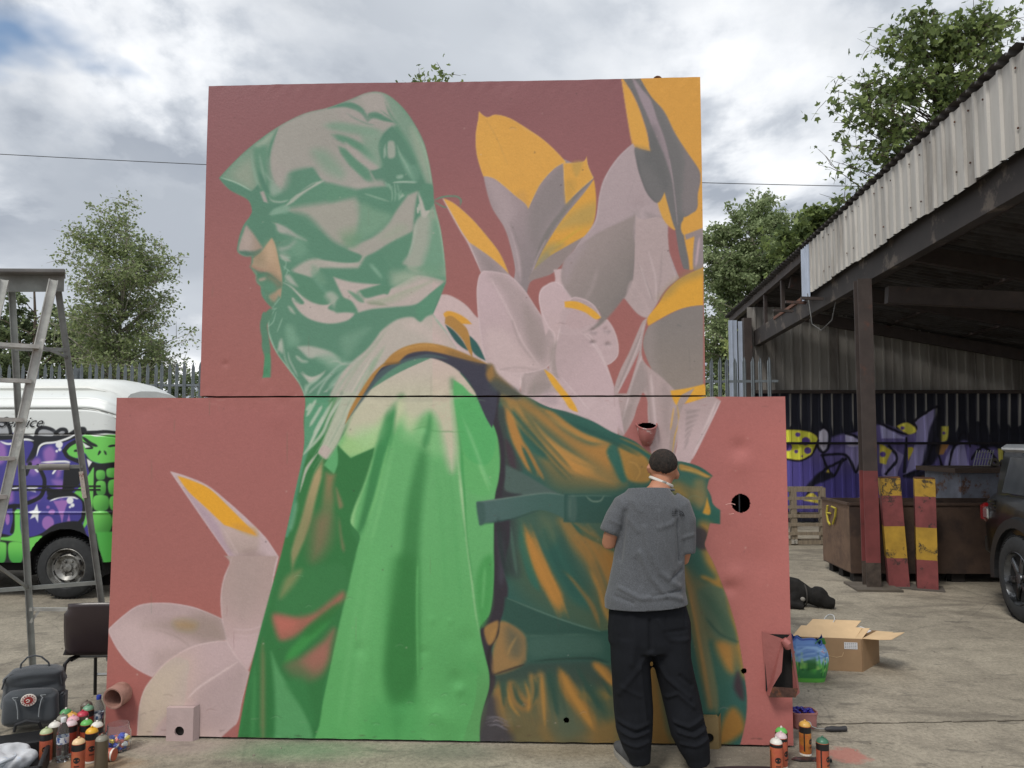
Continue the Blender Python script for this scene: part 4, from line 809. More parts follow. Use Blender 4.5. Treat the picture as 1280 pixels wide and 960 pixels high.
    c.clip = 'slv'; c.tf(330, 430, 4); c.streaks('7fc07f', '640,480 580,760 520,1000', 6, 30, 4, 3, .25, 41); c.streaks('4b9556', '900,560 930,900 960,1300', 6, 50, 5, 4, .22, 42); c.streaks('74b877', '560,1000 480,1500 420,1900', 6, 50, 6, 5, .25, 43)
    c.clip = None; c.tf(0, 0, 1)
    # peeling curls in the paint film
    rr = random.Random(19)
    for x, y in ((372, 719), (386, 757), (437, 748), (500, 806), (512, 878), (545, 892), (556, 868), (470, 905), (345, 896), (620, 900), (630, 906), (655, 880), (180, 893), (190, 890), (210, 870), (262, 888), (730, 890), (845, 880), (905, 885), (640, 160), (700, 405), (600, 500), (560, 540), (860, 900), (540, 905), (580, 880)):
        S('2f4a33' if 300 < x < 610 else '5a4642', '%f,%f %f,%f %f,%f' % (x - rr.uniform(2, 7), y + rr.uniform(-1, 2), x, y - 1.5, x + rr.uniform(2, 8), y + rr.uniform(-2, 2)), .8, .7, .3, 4); S('a8cfa4' if 300 < x < 610 else 'd3bdb6', '%f,%f %f,%f %f,%f' % (x - rr.uniform(2, 7), y + 2, x, y - .3, x + rr.uniform(2, 8), y + 1.6), .7, .6, .3, 4)
    # bristly wear along the seam of the two plates, drips, dust
    rr = random.Random(4)
    for k in range(60):
        x = rr.uniform(145, 978); y = rr.choice((rr.uniform(500, 512), rr.uniform(890, 922)))
        S(rr.choice(('7d5350', 'c9b0a6', '5b4a48')), '%f,%f %f,%f' % (x, y, x + rr.uniform(2, 12), y + rr.uniform(-1, 1)), rr.uniform(.4, 1), .6, rr.uniform(.12, .4), 2)
    for k in range(150):                                  # splash-back and rust along the foot
        x = rr.uniform(134, 990); y = 934 - abs(rr.gauss(0, 7)) + (x - 560) * .015
        S(rr.choice(('3a2f2b', '4d3a31', '6b5a4c', '2c2a26')), '%f,%f %f,%f' % (x, y, x + rr.uniform(1, 9), y + rr.uniform(-1, 1)), rr.uniform(.5, 1.8), .8, rr.uniform(.15, .55), 2)
    for k in range(26):                                   # thin runs of paint
        x, y = rr.uniform(150, 960), rr.uniform(180, 860); S(rr.choice(('6a4442', '8a7a72', '3f6b4a')), '%f,%f %f,%f' % (x, y, x + rr.uniform(-.6, .6), y + rr.uniform(8, 40)), .7, .6, rr.uniform(.15, .35), 2)
    for k in range(130):
        x, y = rr.uniform(140, 980), rr.uniform(110, 920)
        c.dot(rr.choice(('54403f', '3c3534', 'cbb9b0')), x, y, rr.uniform(.4, 1.0), None, 0, .6, rr.uniform(.25, .6))
    n = np.random.default_rng(3).normal(0, 1, (H, W)).astype(np.float32)
    k5 = np.ones(5, np.float32) / 5
    for ax in (0, 1): n = np.apply_along_axis(lambda v: np.convolve(v, k5, 'same'), ax, n)
    n2 = np.random.default_rng(8).normal(0, 1, (H, W)).astype(np.float32)
    c.a *= (1 + .022 * n + .012 * n2)[..., None]
    lo_sat = ((c.a.max(2) - c.a.min(2)) < .10) & (c.a.mean(2) > .45) & (((xx > 540) & (yy < 580)) | ((xx < 350) & (yy > 580)))
    c.a[lo_sat] *= np.array([1.03, .995, 1.005], np.float32)
    g = c.a.mean(2, keepdims=True); c.a = (g + (c.a - g) * 1.03) * 1.0
    return np.clip(c.a, 0, 1)
# ================================================================= ground
def build_ground():
    m = bpy.data.materials.new('yard_concrete'); m.use_nodes = True; nt = m.node_tree; N = nt.nodes.new; L = nt.links.new; b = nt.nodes['Principled BSDF']
    tc = N('ShaderNodeTexCoord'); P = tc.outputs['Object']
    def noise(scale, detail=6, rough=.6, st=(1, 1, 1), loc=(0, 0, 0), dist=0):
        mp = N('ShaderNodeMapping'); mp.inputs['Scale'].default_value = st; mp.inputs['Location'].default_value = loc; L(P, mp.inputs[0])
        n = N('ShaderNodeTexNoise'); n.inputs['Scale'].default_value = scale; n.inputs['Detail'].default_value = detail; n.inputs['Roughness'].default_value = rough; n.inputs['Distortion'].default_value = dist; L(mp.outputs[0], n.inputs[0]); return n.outputs[0]
    def ramp(f, stops):
        r = N('ShaderNodeValToRGB'); e = r.color_ramp.elements
        while len(e) < len(stops): e.new(.5)
        for i, (p, c) in enumerate(stops): e[i].position = p; e[i].color = (*(c if isinstance(c, tuple) else (c, c, c)), 1)
        L(f, r.inputs[0]); return r.outputs[0]
    def mix(f, a, c, mode='MIX'):
        n = N('ShaderNodeMix'); n.data_type = 'RGBA'; n.blend_type = mode
        for i, v in ((0, f), (6, a), (7, c)):
            if isinstance(v, tuple): n.inputs[i].default_value = (*v, 1)
            elif isinstance(v, float): n.inputs[i].default_value = v
            else: L(v, n.inputs[i])
        return n.outputs[2]
    base = ramp(noise(.55, 8, .62, loc=(2, 5, 0)), [(.3, (.235, .209, .165)), (.5, (.315, .281, .222)), (.72, (.385, .345, .272))])
    fine = ramp(noise(38, 5, .75), [(.25, .55), (.5, 1.0), (.8, 1.36)])
    c = mix(1.0, base, fine, 'MULTIPLY')
    mid = ramp(noise(5, 7, .68, loc=(9, 1, 0)), [(.3, .74), (.55, 1.0), (.75, 1.14)]); c = mix(1.0, c, mid, 'MULTIPLY')
    dark = ramp(noise(.9, 8, .66, (1.0, 1.9, 1), (4, 8, 0), .4), [(.52, 0.0), (.60, .55), (.72, .8)]); c = mix(dark, c, (.13, .115, .093))     # old oil and tyre stains
    wet = ramp(noise(2.6, 6, .6, (1, 2.5, 1), (14, 3, 0)), [(.60, 0.0), (.66, .6)]); c = mix(wet, c, (.12, .108, .09))
    # spider cracks
    vo = N('ShaderNodeTexVoronoi'); vo.feature = 'DISTANCE_TO_EDGE'; vo.inputs['Scale'].default_value = .42
    wob = N('ShaderNodeMix'); wob.data_type = 'RGBA'; wob.inputs[0].default_value = .12; nn = N('ShaderNodeTexNoise'); nn.inputs['Scale'].default_value = 3; nn.inputs['Detail'].default_value = 6; L(P, nn.inputs[0]); L(P, wob.inputs[6]); L(nn.outputs[1], wob.inputs[7]); L(wob.outputs[2], vo.inputs[0])
    crack = ramp(vo.outputs['Distance'], [(0.0, .25), (.002, .12), (.004, 0.0)]); c = mix(crack, c, (.05, .045, .04))
    grit = ramp(noise(90, 2, .5), [(.66, 0.0), (.72, .8)]); c = mix(grit, c, (.46, .43, .37)); pit = ramp(noise(70, 3, .6, loc=(7, 7, 0)), [(.30, .75), (.36, 0.0)]); c = mix(pit, c, (.10, .09, .075))
    # sprayed-over patch of mural red beside the cans
    pc = ground(1060, 944); v = N('ShaderNodeVectorMath'); v.operation = 'DISTANCE'; L(P, v.inputs[0]); v.inputs[1].default_value = (pc.x, pc.y, 0)
    ad = N('ShaderNodeMath'); ad.operation = 'MULTIPLY_ADD'; L(noise(16, 5, .65), ad.inputs[0]); ad.inputs[1].default_value = -.16; L(v.outputs['Value'], ad.inputs[2])
    spot = ramp(ad.outputs[0], [(0.0, .75), (.045, .0)]); c = mix(spot, c, (.42, .16, .13))
    for (qx, qy), rad, colr, st in (((372, 938), .22, (.10, .26, .12), .45), ((560, 940), .16, (.06, .09, .07), .4), ((720, 938), .2, (.16, .12, .06), .4), ((230, 934), .14, (.36, .28, .26), .4), ((120, 955), .10, (.30, .16, .06), .4)):      # overspray on the slab
        g = ground(qx, qy); v = N('ShaderNodeVectorMath'); v.operation = 'DISTANCE'; mp = N('ShaderNodeMapping'); mp.inputs['Scale'].default_value = (.5, 1.5, 1); L(P, mp.inputs[0]); L(mp.outputs[0], v.inputs[0]); v.inputs[1].default_value = (g.x * .5, g.y * 1.5, 0)
        ad = N('ShaderNodeMath'); ad.operation = 'MULTIPLY_ADD'; L(noise(22, 5, .65), ad.inputs[0]); ad.inputs[1].default_value = -.14; L(v.outputs['Value'], ad.inputs[2]); c = mix(ramp(ad.outputs[0], [(0.0, st), (rad, .0)]), c, colr)
    L(c, b.inputs['Base Color']); b.inputs['Roughness'].default_value = .88; b.inputs['Specular IOR Level'].default_value = .25
    h = N('ShaderNodeMath'); h.operation = 'ADD'; L(noise(45, 5, .7), h.inputs[0]); L(noise(3, 6, .6), h.inputs[1])
    bp = N('ShaderNodeBump'); bp.inputs['Strength'].default_value = .5; bp.inputs['Distance'].default_value = .012; L(h.outputs[0], bp.inputs['Height']); L(bp.outputs[0], b.inputs['Normal'])
    mb = MB(); mb.quad((-700, -200, 0), (700, -200, 0), (700, 1200, 0), (-700, 1200, 0)); mb.build('ground', m, kind='structure')
    # low ledge of the older slab and the long joint across the yard
    jm = M('joint_tar', '5a5246', .9)
    a, bq = ground(1000, 906), ground(1290, 901); r = random.Random(2); mb = MB(); K = 26
    for i in range(K):
        t0, t1 = i / K, (i + 1) / K; w = .003 + r.random() * .004
        p0, p1 = a.lerp(bq, t0), a.lerp(bq, t1); j = r.uniform(-.006, .006)
        mb.quad((p0.x, p0.y - w + j, .004), (p1.x, p1.y - w + j, .004), (p1.x, p1.y + w + j, .004), (p0.x, p0.y + w + j, .004))
    mb.build('expansion_joint', jm, kind='structure')
build_ground()
rg = random.Random(17); mb = MB()
for k in range(420):
    y = 3.9 + 9 * rg.random() ** 1.6; x = rg.uniform(-.62, .72) * y; s_ = rg.uniform(.003, .009); mb.ell((x, y, s_ * .3), (s_, s_ * rg.uniform(.6, 1), s_ * .6), 6, 4, Matrix.Rotation(rg.random() * 3, 3, 'Z'))
mb.build('loose_grit', M('grit_stone', '8f877a', .9, var=.4, scale=30), None, True, 'stuff')

# ================================================================= the two painted steel boxes
BL, BR = ground(131, 922), ground(992, 935)
U = (BR - BL).normalized(); NRM = Vector((U.y, -U.x, 0))           # NRM points to the viewer
WALL = paint_mat('mural_paint', .50, bump=.35, bscale=70, spec=.35)
RED = M('brick_red_paint', '9c5f5b', .5, var=.08, bump=.15); RUST = M('rusty_steel', '4a3128', .85, var=.3, scale=20, col2='6b4029', bump=.4); INSIDE = M('near_black_inside', '1a1817', .9)  # INSIDE is a near-black tone standing for shade
def wp(u, z, out=0.0): return BL + U * u + Vector((0, 0, z)) + NRM * out
def to_wall(px, py):
    d = ray(px, py); t = (BL - EYE).dot(NRM) / d.dot(NRM); p = EYE + d * t; return (p - BL).dot(U), p.z
MURAL = paint_mural()
def build_panel(name, u0, u1, z0, z1, parent, holes, dents, seed, step=.0046):
    nx, nz = int((u1 - u0) / step), int((z1 - z0) / step)
    uu, zz = np.meshgrid(np.linspace(u0, u1, nx), np.linspace(z0, z1, nz)); uu = uu.ravel(); zz = zz.ravel()
    uz = np.stack([uu, zz], 1)
    # drawing coordinates follow the flat plate; the relief is beaten into it afterwards
    P = np.array(BL)[None] + uu[:, None] * np.array(U)[None]; P[:, 2] = zz
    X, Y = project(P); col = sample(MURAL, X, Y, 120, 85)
    h = .004 * vnoise(uz, seed, 3.0) + .0004 * vnoise(uz, seed + 1, 14)
    for u, z, r, d in dents: h += .55 * d * np.exp(-((uu - u) ** 2 + (zz - z) ** 2) / r ** 2)
    edge = np.minimum(zz - z0, z1 - zz); h += .0007 * vnoise(uz, seed + 2, 60) * np.exp(-edge / .05)
    P += h[:, None] * np.array(NRM)[None]
    wob = .0016 * vnoise(uz, seed + 5, 5) + .0012 * vnoise(uz, seed + 6, 30)
    P[:, 2] += np.where(zz <= z0 + 1e-6, np.abs(wob), 0) + np.where(zz >= z1 - 1e-6, wob * .5, 0)
    keep = None
    if holes:
        cu = ((uu.reshape(nz, nx)[:-1, :-1] + uu.reshape(nz, nx)[1:, 1:]) / 2); cz = ((zz.reshape(nz, nx)[:-1, :-1] + zz.reshape(nz, nx)[1:, 1:]) / 2)
        keep = np.ones(cu.shape, bool)
        for u, z, ru, rz in holes: keep &= ((cu - u) / ru) ** 2 + ((cz - z) / rz) ** 2 > 1
    me = grid_mesh(name, P, nx, nz, col, keep); return link(name, me, WALL, parent)
def box_shell(u0, u1, z0, z1, D, parent, t=.012):
    """sides, top, floor and back behind a front plate"""
    def slab(name, ua, ub, da, db, za, zb, mat):
        mb = MB(); v = [wp(u, z, -d) for z in (za, zb) for u, d in ((ua, da), (ub, da), (ub, db), (ua, db))]
        mb.add(v, [(3, 2, 1, 0), (4, 5, 6, 7), (0, 1, 5, 4), (1, 2, 6, 5), (2, 3, 7, 6), (3, 0, 4, 7)]); mb.build(name, mat, parent)
    slab('side_plate', u0 + .001, u0 + t, .012, D, z0, z1, RED); slab('side_plate', u1 - t, u1 - .001, .012, D, z0, z1, RED)
    slab('back_plate', u0, u1, D + .001, D + t, z0, z1, RUST); slab('top_plate', u0 + t, u1 - t, .015, D, z1 - t, z1 - .001, RED); slab('floor_plate', u0 + t, u1 - t, .015, D, z0, z0 + t, RUST)
lower = empty('painted_steel_box', BL, 0, 'wide brick red steel box painted with a green coat, backpack and pale flower', 'steel box')
upper = empty('painted_steel_box', wp(.5, 2.0), 0, 'smaller brick red steel box stacked on top, painted with a hooded head and tulips', 'steel box')
def keep_world(o, parent):
    o.parent = parent; o.matrix_parent_inverse = Matrix.Translation(parent.location).inverted()
hol = []
for px, py, r in ((926, 629, 11.5), (708, 900, 3.4), (930, 839, 3.3), (152, 866, 11)):
    u, z = to_wall(px, py); hol.append((u, z, r * .0047, r * .0047))
u, z = to_wall(808, 533); hol.append((u, z, .055, .022))
hu = to_wall(975, 828); hol.append((hu[0], hu[1], .05, .14))
def dn(px, py, r, d): u, z = to_wall(px, py); return (u, z, r, d)
dents = [dn(925, 560, .05, -.02), (*to_wall(925, 580), .06, .012), dn(920, 720, .06, .018), dn(912, 735, .04, -.02), dn(540, 775, .025, .005), dn(563, 776, .02, .004), dn(450, 812, .04, -.01), dn(570, 850, .05, -.014), dn(575, 862, .03, .012), dn(500, 880, .05, -.012), dn(545, 893, .05, .014), dn(180, 512, .10, -.012), dn(640, 905, .05, .012), dn(530, 815, .03, -.008), dn(900, 640, .08, .012), dn(530, 535, .03, -.008), dn(560, 900, .08, .016), dn(585, 800, .06, -.012), dn(350, 520, .08, .006), dn(950, 700, .1, -.012)]
du = [dn(x, y, .013, -.009) for x, y in ((741, 413), (757, 412), (741, 428), (760, 430))] + [dn(282, 455, .02, -.008), dn(700, 300, .15, .01), dn(420, 200, .2, -.012), dn(640, 130, .12, .008), dn(800, 260, .05, -.008), dn(330, 470, .03, -.006)]
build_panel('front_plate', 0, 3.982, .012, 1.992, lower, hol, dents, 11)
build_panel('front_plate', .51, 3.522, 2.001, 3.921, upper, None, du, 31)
box_shell(0, 3.982, .012, 1.99, .95, lower); box_shell(.51, 3.522, 2.001, 3.92, .85, upper)
PAINTL = M('lilac_paint', 'b09c9a', .5, var=.08, bump=.15); OLIVE = M('olive_paint', '7d6a45', .5, var=.15, bump=.15)
def wall_frame(px, py):
    u, z = to_wall(px, py); return wp(u, z)
Z = Vector((0, 0, 1))
# pipe stub, open end turned to the left
p0 = wall_frame(152, 866); d = (NRM - U * .10 - Z * .10).normalized(); mb = MB()
mb.lathe([(.064, -.03), (.064, .076), (.061, .081), (.052, .080), (.050, .075), (.050, -.06), (0, -.06)], 32, Matrix.Translation(p0) @ d.to_track_quat('Z', 'Y').to_matrix().to_4x4()); mb.build('pipe_stub', M('dusty_pink_pipe', '9a7468', .6, var=.18, col2='6e4a3e', c2pos=(.55, .7), bump=.2), lower, 'a')
# two folded lugs at the foot with a round hole each
def lug(px0, px1, py0, py1, hx, hy, mat):
    u0, z1 = to_wall(px0, py0); u1, z0 = to_wall(px1, py1); z0 = .0; hu_, hz = to_wall(hx, hy); r = .028; n = 24; mb = MB(); D = .034
    out = [(u0, z0), (u1, z0), (u1, z1), (u0, z1)]; fr = []; bk = []
    for k in range(n):
        a = 2 * math.pi * k / n + math.pi / 4 + math.pi; c, s = math.cos(a), math.sin(a); m_ = max(abs(c), abs(s))
        fr.append((hu_ + r * c, hz + r * s)); cu, cz = (u0 + u1) / 2, (z0 + z1) / 2; bk.append((cu + (u1 - u0) / 2 * c / m_, cz + (z1 - z0) / 2 * s / m_))
    v = [wp(u, z, D) for u, z in bk] + [wp(u, z, D) for u, z in fr] + [wp(u, z, D - .014) for u, z in fr]
    f = [(k, (k+1) % n, n + (k+1) % n, n + k) for k in range(n)] + [(n + k, n + (k+1) % n, 2*n + (k+1) % n, 2*n + k) for k in range(n)]
    mb.add(v, f); mb.add([wp(u0, z0, D), wp(u0, z1, D), wp(u0, z1, .0), wp(u0, z0, .0)], [(0, 1, 2, 3)]); mb.add([wp(u0, z1, D), wp(u1, z1, D), wp(u1, z1, 0), wp(u0, z1, 0)], [(0, 1, 2, 3)])
    e = u1 + .022; mb.add([wp(u1, z0, D), wp(u1, z1, D), wp(e, z1 + .012, 0), wp(e, z0, 0)], [(0, 1, 2, 3)])
    mb.build('folded_lug', mat, lower)
    q = MB(); q.add([wp(u0 + .006, z0 + .01, .012), wp(u1 - .006, z0 + .01, .012), wp(u1 - .006, z1 - .006, .012), wp(u0 + .006, z1 - .006, .012)], [(0, 1, 2, 3)]); q.build('lug_hole_shade', INSIDE, lower)  # dark sheet standing for the shade seen through the lug hole
lug(212, 244, 882, 927, 227.5, 911.5, PAINTL); lug(862, 897, 893, 938, 884.5, 920, OLIVE)
# spout: half funnel above the painter
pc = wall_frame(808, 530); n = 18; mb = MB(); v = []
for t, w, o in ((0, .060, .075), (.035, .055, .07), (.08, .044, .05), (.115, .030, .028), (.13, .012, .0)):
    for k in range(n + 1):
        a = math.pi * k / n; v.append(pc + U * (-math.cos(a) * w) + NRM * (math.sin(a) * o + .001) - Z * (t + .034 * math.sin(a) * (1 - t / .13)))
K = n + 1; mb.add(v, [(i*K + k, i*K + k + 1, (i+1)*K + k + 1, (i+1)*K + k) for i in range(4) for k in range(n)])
mb.tube([pc + U * (-math.cos(math.pi * k / n) * .060) + NRM * (math.sin(math.pi * k / n) * .075) + Z * (.002 - .034 * math.sin(math.pi * k / n)) for k in range(n + 1)], .0045, 6); mb.build('spout', M('spout_paint_highlights', '9f6360', .45, var=.15, col2='b9a3a0', c2pos=(.56, .6), scale=9), lower, 'a')  # pale patches are highlights painted into the pink
# torn hopper mouth at the right edge
def q(px, py, o): u, z = to_wall(px, py); return wp(u, z, o)
mb = MB(); mb.add([q(952, 789, .002), q(974, 795, .06), q(975, 808, .06), q(973, 836, .06), q(961, 853, .075), q(957, 866, .075), q(958, 866, .0)], [(0, 1, 2, 3, 4, 5, 6)]); mb.build('torn_hopper_cheek', RED, lower)
mb = MB(); mb.add([q(979, 795, .055), q(989, 791, .004), q(996, 862, .05), q(991, 866, .06), q(992, 854, .062), q(984, 803, .055)], [(0, 1, 2, 3, 4, 5)]); mb.add([q(989, 791, .004), q(996, 862, .05), q(991, 866, .0)], [(0, 1, 2)]); mb.build('torn_hopper_cheek', RED, lower)
mb = MB(); mb.add([q(961, 853, .075), q(993, 856, .062), q(990, 867, .066), q(956, 866, .078)], [(0, 1, 2, 3)]); mb.build('torn_hopper_lip', RUST, lower)
mb = MB(); mb.add([q(955, 792, .004), q(988, 793, .004), q(991, 864, .004), q(957, 864, .004)], [(0, 1, 2, 3)]); mb.build('hopper_mouth_shade', INSIDE, lower)  # near-black sheet standing for the shade inside the opening
mb = MB(); mb.tube([q(974, 795, .075), q(978, 800, .08), q(980, 806, .075)], [.02, .026, .016], 10); mb.build('hopper_pin', RED, lower, 'a')
# folded disc left in the big hole, its scribed outline, and a steel rod behind it standing for the gleam
u, z = to_wall(926, 629); mb = MB(); mb.tube([wp(u + .01, z - .2, -.08), wp(u + .012, z + .2, -.08)], .006, 6); mb.build('gleam_rod', M('bare_steel', '6d7074', .5, .7), lower)
u2, z2 = to_wall(913, 636); mb = MB(); mb.tube([wp(u2 + .045 * math.cos(a), z2 + .03 * math.sin(a), .002) for a in [.9 + k * .25 for k in range(18)]], .0022, 5); mb.build('hole_scribe', M('pale_scratch', 'd2a29a', .6), lower)
# lifting eye on top
u, z = to_wall(823, 95); mb = MB(); mb.tube([wp(u + .022 * math.cos(a), 3.92 + .022 * math.sin(a), -.03) for a in [k * math.pi / 8 for k in range(9)]], .008, 8); mb.build('lifting_eye', RUST, upper, 'a')
for ch in list(lower.children): ch.matrix_parent_inverse = Matrix.Translation(lower.location).inverted()
for ch in list(upper.children): ch.matrix_parent_inverse = Matrix.Translation(upper.location).inverted()
# ================================================================= palisade fence
GALV = M('galvanised_steel', '6f767b', .55, .35, var=.12, scale=9)
def fence(a, b, label, ht=3.22, pitch=.152):
    a, b = Vector(a), Vector(b); d = b - a; n = int(d.length / pitch); d.normalize(); root = empty('palisade_fence', a, 0, label, 'fence')
    ang = math.atan2(d.y, d.x)
    w, e = .034, .012                                         # W-profile pale with a three-point head
    pr = [(-w, 0), (-w * .5, -e), (0, 0), (w * .5, -e), (w, 0)]; v = []
    top = [ht - .11, ht - .05, ht, ht - .05, ht - .11]
    for (x, y), t in zip(pr, top): v += [(x, y, .05), (x, y, t), (x, y + .004, .05), (x, y + .004, t)]
    f = []
    for i in range(4):
        q, s_ = 4 * i, 4 * i + 4; f += [(q, s_, s_ + 1, q + 1), (s_ + 2, q + 2, q + 3, s_ + 3), (q + 1, s_ + 1, s_ + 3, q + 3)]
    f += [(0, 1, 3, 2), (16, 18, 19, 17)]
    me = bpy.data.meshes.new('pale'); me.from_pydata(v, [], f); me.materials.append(GALV)
    rr = random.Random(7)
    for i in range(n):
        o = bpy.data.objects.new('pale', me); COL.objects.link(o); o.parent = root; p = d * (i * pitch); o.location = (p.x, p.y, rr.uniform(-.012, .012)); o.rotation_euler = (rr.uniform(-.006, .006), rr.uniform(-.008, .008), ang)
    for z in (.55, ht - .45):
        mb = MB(); off = Vector((-d.y, d.x, 0)) * .03; mb.bar(off + Vector((0, 0, z)), off + d * (n * pitch) + Vector((0, 0, z)), .045, .045); mb.build('rail', GALV, root)
    k = 0.0
    while k < n * pitch:
        mb = MB(); p = d * k + Vector((-d.y, d.x, 0)) * .1; mb.box((p.x, p.y, ht / 2 - .05), (.1, .06, ht - .1)); mb.build('post', GALV, root); k += 2.75
fence((-14.2, 15.6, 0), (-5.6, 15.1, 0), 'grey steel palisade fence behind the white van, below the birch')
fence((2.9, 14.2, 0), (4.9, 14.0, 0), 'short run of grey palisade fence between the painted box and the shed')
# red and grey container behind the fence
cont = empty('shipping_container', (-6.6, 18.5, 0), 0, 'dull red storage container seen through the palisade fence', 'container')
mb = MB()
for i in range(24): mb.box((-2.4 + i * .2, 0 if i % 2 else .03, 1.15), (.2, 2.4, 2.3))
mb.build('container_wall', M('container_red', '6d2f30', .7, var=.2, col2='4b4a4c', c2pos=(.55, .6), scale=3), cont); mb = MB(); mb.box((0, 0, 2.36), (5.0, 2.5, .1)); mb.build('container_roof', M('container_grey', '56585b', .7), cont)

# ================================================================= trees
def leaf_mat(name, hexcol, hex2):
    m = bpy.data.materials.new(name); m.use_nodes = True; nt = m.node_tree; N = nt.nodes.new; L = nt.links.new; b = nt.nodes['Principled BSDF']
    g = N('ShaderNodeNewGeometry'); r = N('ShaderNodeValToRGB'); r.color_ramp.elements[0].color = (*lin(hexcol), 1); r.color_ramp.elements[1].color = (*lin(hex2), 1)
    L(g.outputs['Random Per Island'], r.inputs[0]); L(r.outputs[0], b.inputs['Base Color']); b.inputs['Roughness'].default_value = .55; b.inputs['Specular IOR Level'].default_value = .35
    tr = N('ShaderNodeBsdfTranslucent'); L(r.outputs[0], tr.inputs[0]); mx = N('ShaderNodeMixShader'); mx.inputs[0].default_value = .42
    L(b.outputs[0], mx.inputs[1]); L(tr.outputs[0], mx.inputs[2]); L(mx.outputs[0], nt.nodes['Material Output'].inputs[0]); return m
BARK = M('bark', '5b5046', .9, var=.3, scale=14, bump=.4); BIRCHBARK = M('birch_bark', '9a958b', .8, var=.25, scale=8, col2='3b3733', c2pos=(.58, .64))
def leaf_cloud(name, pts, size, mat, parent, seed, star=False, droop=.3):
    """one small folded leaf (two faces) or a five-lobed leaf at each point"""
    r = np.random.default_rng(seed); n = len(pts); pts = np.array(pts)
    nrm = r.normal(0, 1, (n, 3)); nrm[:, 2] = np.abs(nrm[:, 2]) * .9 + .25; nrm /= np.linalg.norm(nrm, axis=1)[:, None]
    t = r.normal(0, 1, (n, 3)); t[:, 2] -= droop; t -= (t * nrm).sum(1)[:, None] * nrm; t /= np.linalg.norm(t, axis=1)[:, None]; s = np.cross(nrm, t)
    sz = size * r.uniform(.6, 1.25, n)[:, None]
    if star:
        ang = [0, .55, 1.15, 1.9, 3.14, -1.9, -1.15, -.55]; rad = [1.0, .48, .88, .45, .18, .45, .88, .48]
        V = np.stack([pts + sz * (t * (rr * math.cos(a)) + s * (rr * math.sin(a)) * .95) - nrm * sz * .12 * rr for a, rr in zip(ang, rad)], 1).reshape(-1, 3)
        k = 8; F_ = [(0, 1, 7), (1, 2, 3), (1, 3, 4), (1, 4, 7), (7, 4, 5), (7, 5, 6)]
    else:
        V = np.stack([pts - t * sz * .5, pts + s * sz * .34 + nrm * sz * .08, pts + t * sz * .6, pts - s * sz * .34 + nrm * sz * .08], 1).reshape(-1, 3)
        k = 4; F_ = [(0, 1, 2), (0, 2, 3)]
    F = (np.arange(n)[:, None, None] * k + np.array(F_)[None]).reshape(-1, 3)
    me = bpy.data.meshes.new(name); me.vertices.add(len(V)); me.vertices.foreach_set('co', V.astype(np.float32).ravel())
    me.loops.add(F.size); me.loops.foreach_set('vertex_index', F.astype(np.int32).ravel()); me.polygons.add(len(F)); me.polygons.foreach_set('loop_start', np.arange(0, F.size, 3, dtype=np.int32)); me.update(calc_edges=True)
    return link(name, me, mat, parent)
def tree(name, base, H, crown, label, mat, bark, n_leaf, lsize, seed, nb=38, trunk_r=.12, star=False, group=None, spread=.45, lean=(0, 0), droop=.3, first=.25, tw=6):
    """crown: list of (dx, dy, z, rx, ry, rz) lobes; limbs run from the trunk into the lobes, leaves ride on twigs"""
    R = random.Random(seed); rn = np.random.default_rng(seed); root = empty(name, base, 0, label, 'tree', group)
    top = Vector((lean[0], lean[1], H)); tp = [Vector((top.x * (t ** 1.3), top.y * (t ** 1.3), H * t)) + Vector((R.uniform(-.1, .1), R.uniform(-.1, .1), 0)) * t for t in (0, .15, .3, .45, .6, .75, .9)]
    mb = MB(); mb.tube(tp, [trunk_r * (1 - .88 * t) for t in (0, .15, .3, .45, .6, .75, .9)], 8); tips = []
    vol = [c[3] * c[4] * c[5] for c in crown]; tot = sum(vol)
    for i in range(nb):
        c = R.choices(crown, vol)[0]
        while True:
            q = Vector((R.uniform(-1, 1), R.uniform(-1, 1), R.uniform(-1, 1)))
            if .25 < q.length < 1: break
        e = Vector((c[0] + q.x * c[3], c[1] + q.y * c[4], c[2] + q.z * c[5]))
        zz = max(H * first, min(H * .85, e.z - R.uniform(.3, .9) * (math.hypot(e.x, e.y) * .8 + .3))); t = zz / H
        s0 = Vector((top.x * t ** 1.3, top.y * t ** 1.3, zz)); mid = s0.lerp(e, .5) + Vector((R.uniform(-.2, .2), R.uniform(-.2, .2), R.uniform(.0, .25))) * (e - s0).length * .4
        rb = trunk_r * (1 - .85 * t) * .45; mb.tube([s0, s0.lerp(mid, .6), mid, e], [rb, rb * .7, rb * .5, rb * .12], 5)
        for k in range(tw):
            u = R.uniform(.5, 1.0); p = (s0.lerp(mid, u * 2) if u < .5 else mid.lerp(e, u * 2 - 1)); L_ = R.uniform(.3, 1.0) * spread * (e - s0).length * .5 + .15
            d = Vector((R.gauss(0, 1), R.gauss(0, 1), R.gauss(.25, .8))).normalized(); q2 = p + d * L_; q2.z -= droop * L_ * .5
            mb.tube([p, p.lerp(q2, .5) + Vector((0, 0, .06 * L_)), q2], [max(rb * .3, .008), max(rb * .2, .006), .003], 4, False); tips.append((p, q2))
    mb.build('trunk', bark, root, 'a')
    per = max(1, n_leaf // len(tips)); P = []
    for p, q2 in tips:
        t = rn.uniform(0, 1.08, per)[:, None]; sp = (q2 - p).length * .15 + .04
        P.append(np.array(p)[None] * (1 - t) + np.array(q2)[None] * t + rn.normal(0, sp, (per, 3)) * np.array([1, 1, .75]))
    leaf_cloud('crown', np.concatenate(P), lsize, mat, root, seed + 5, star, droop); return root
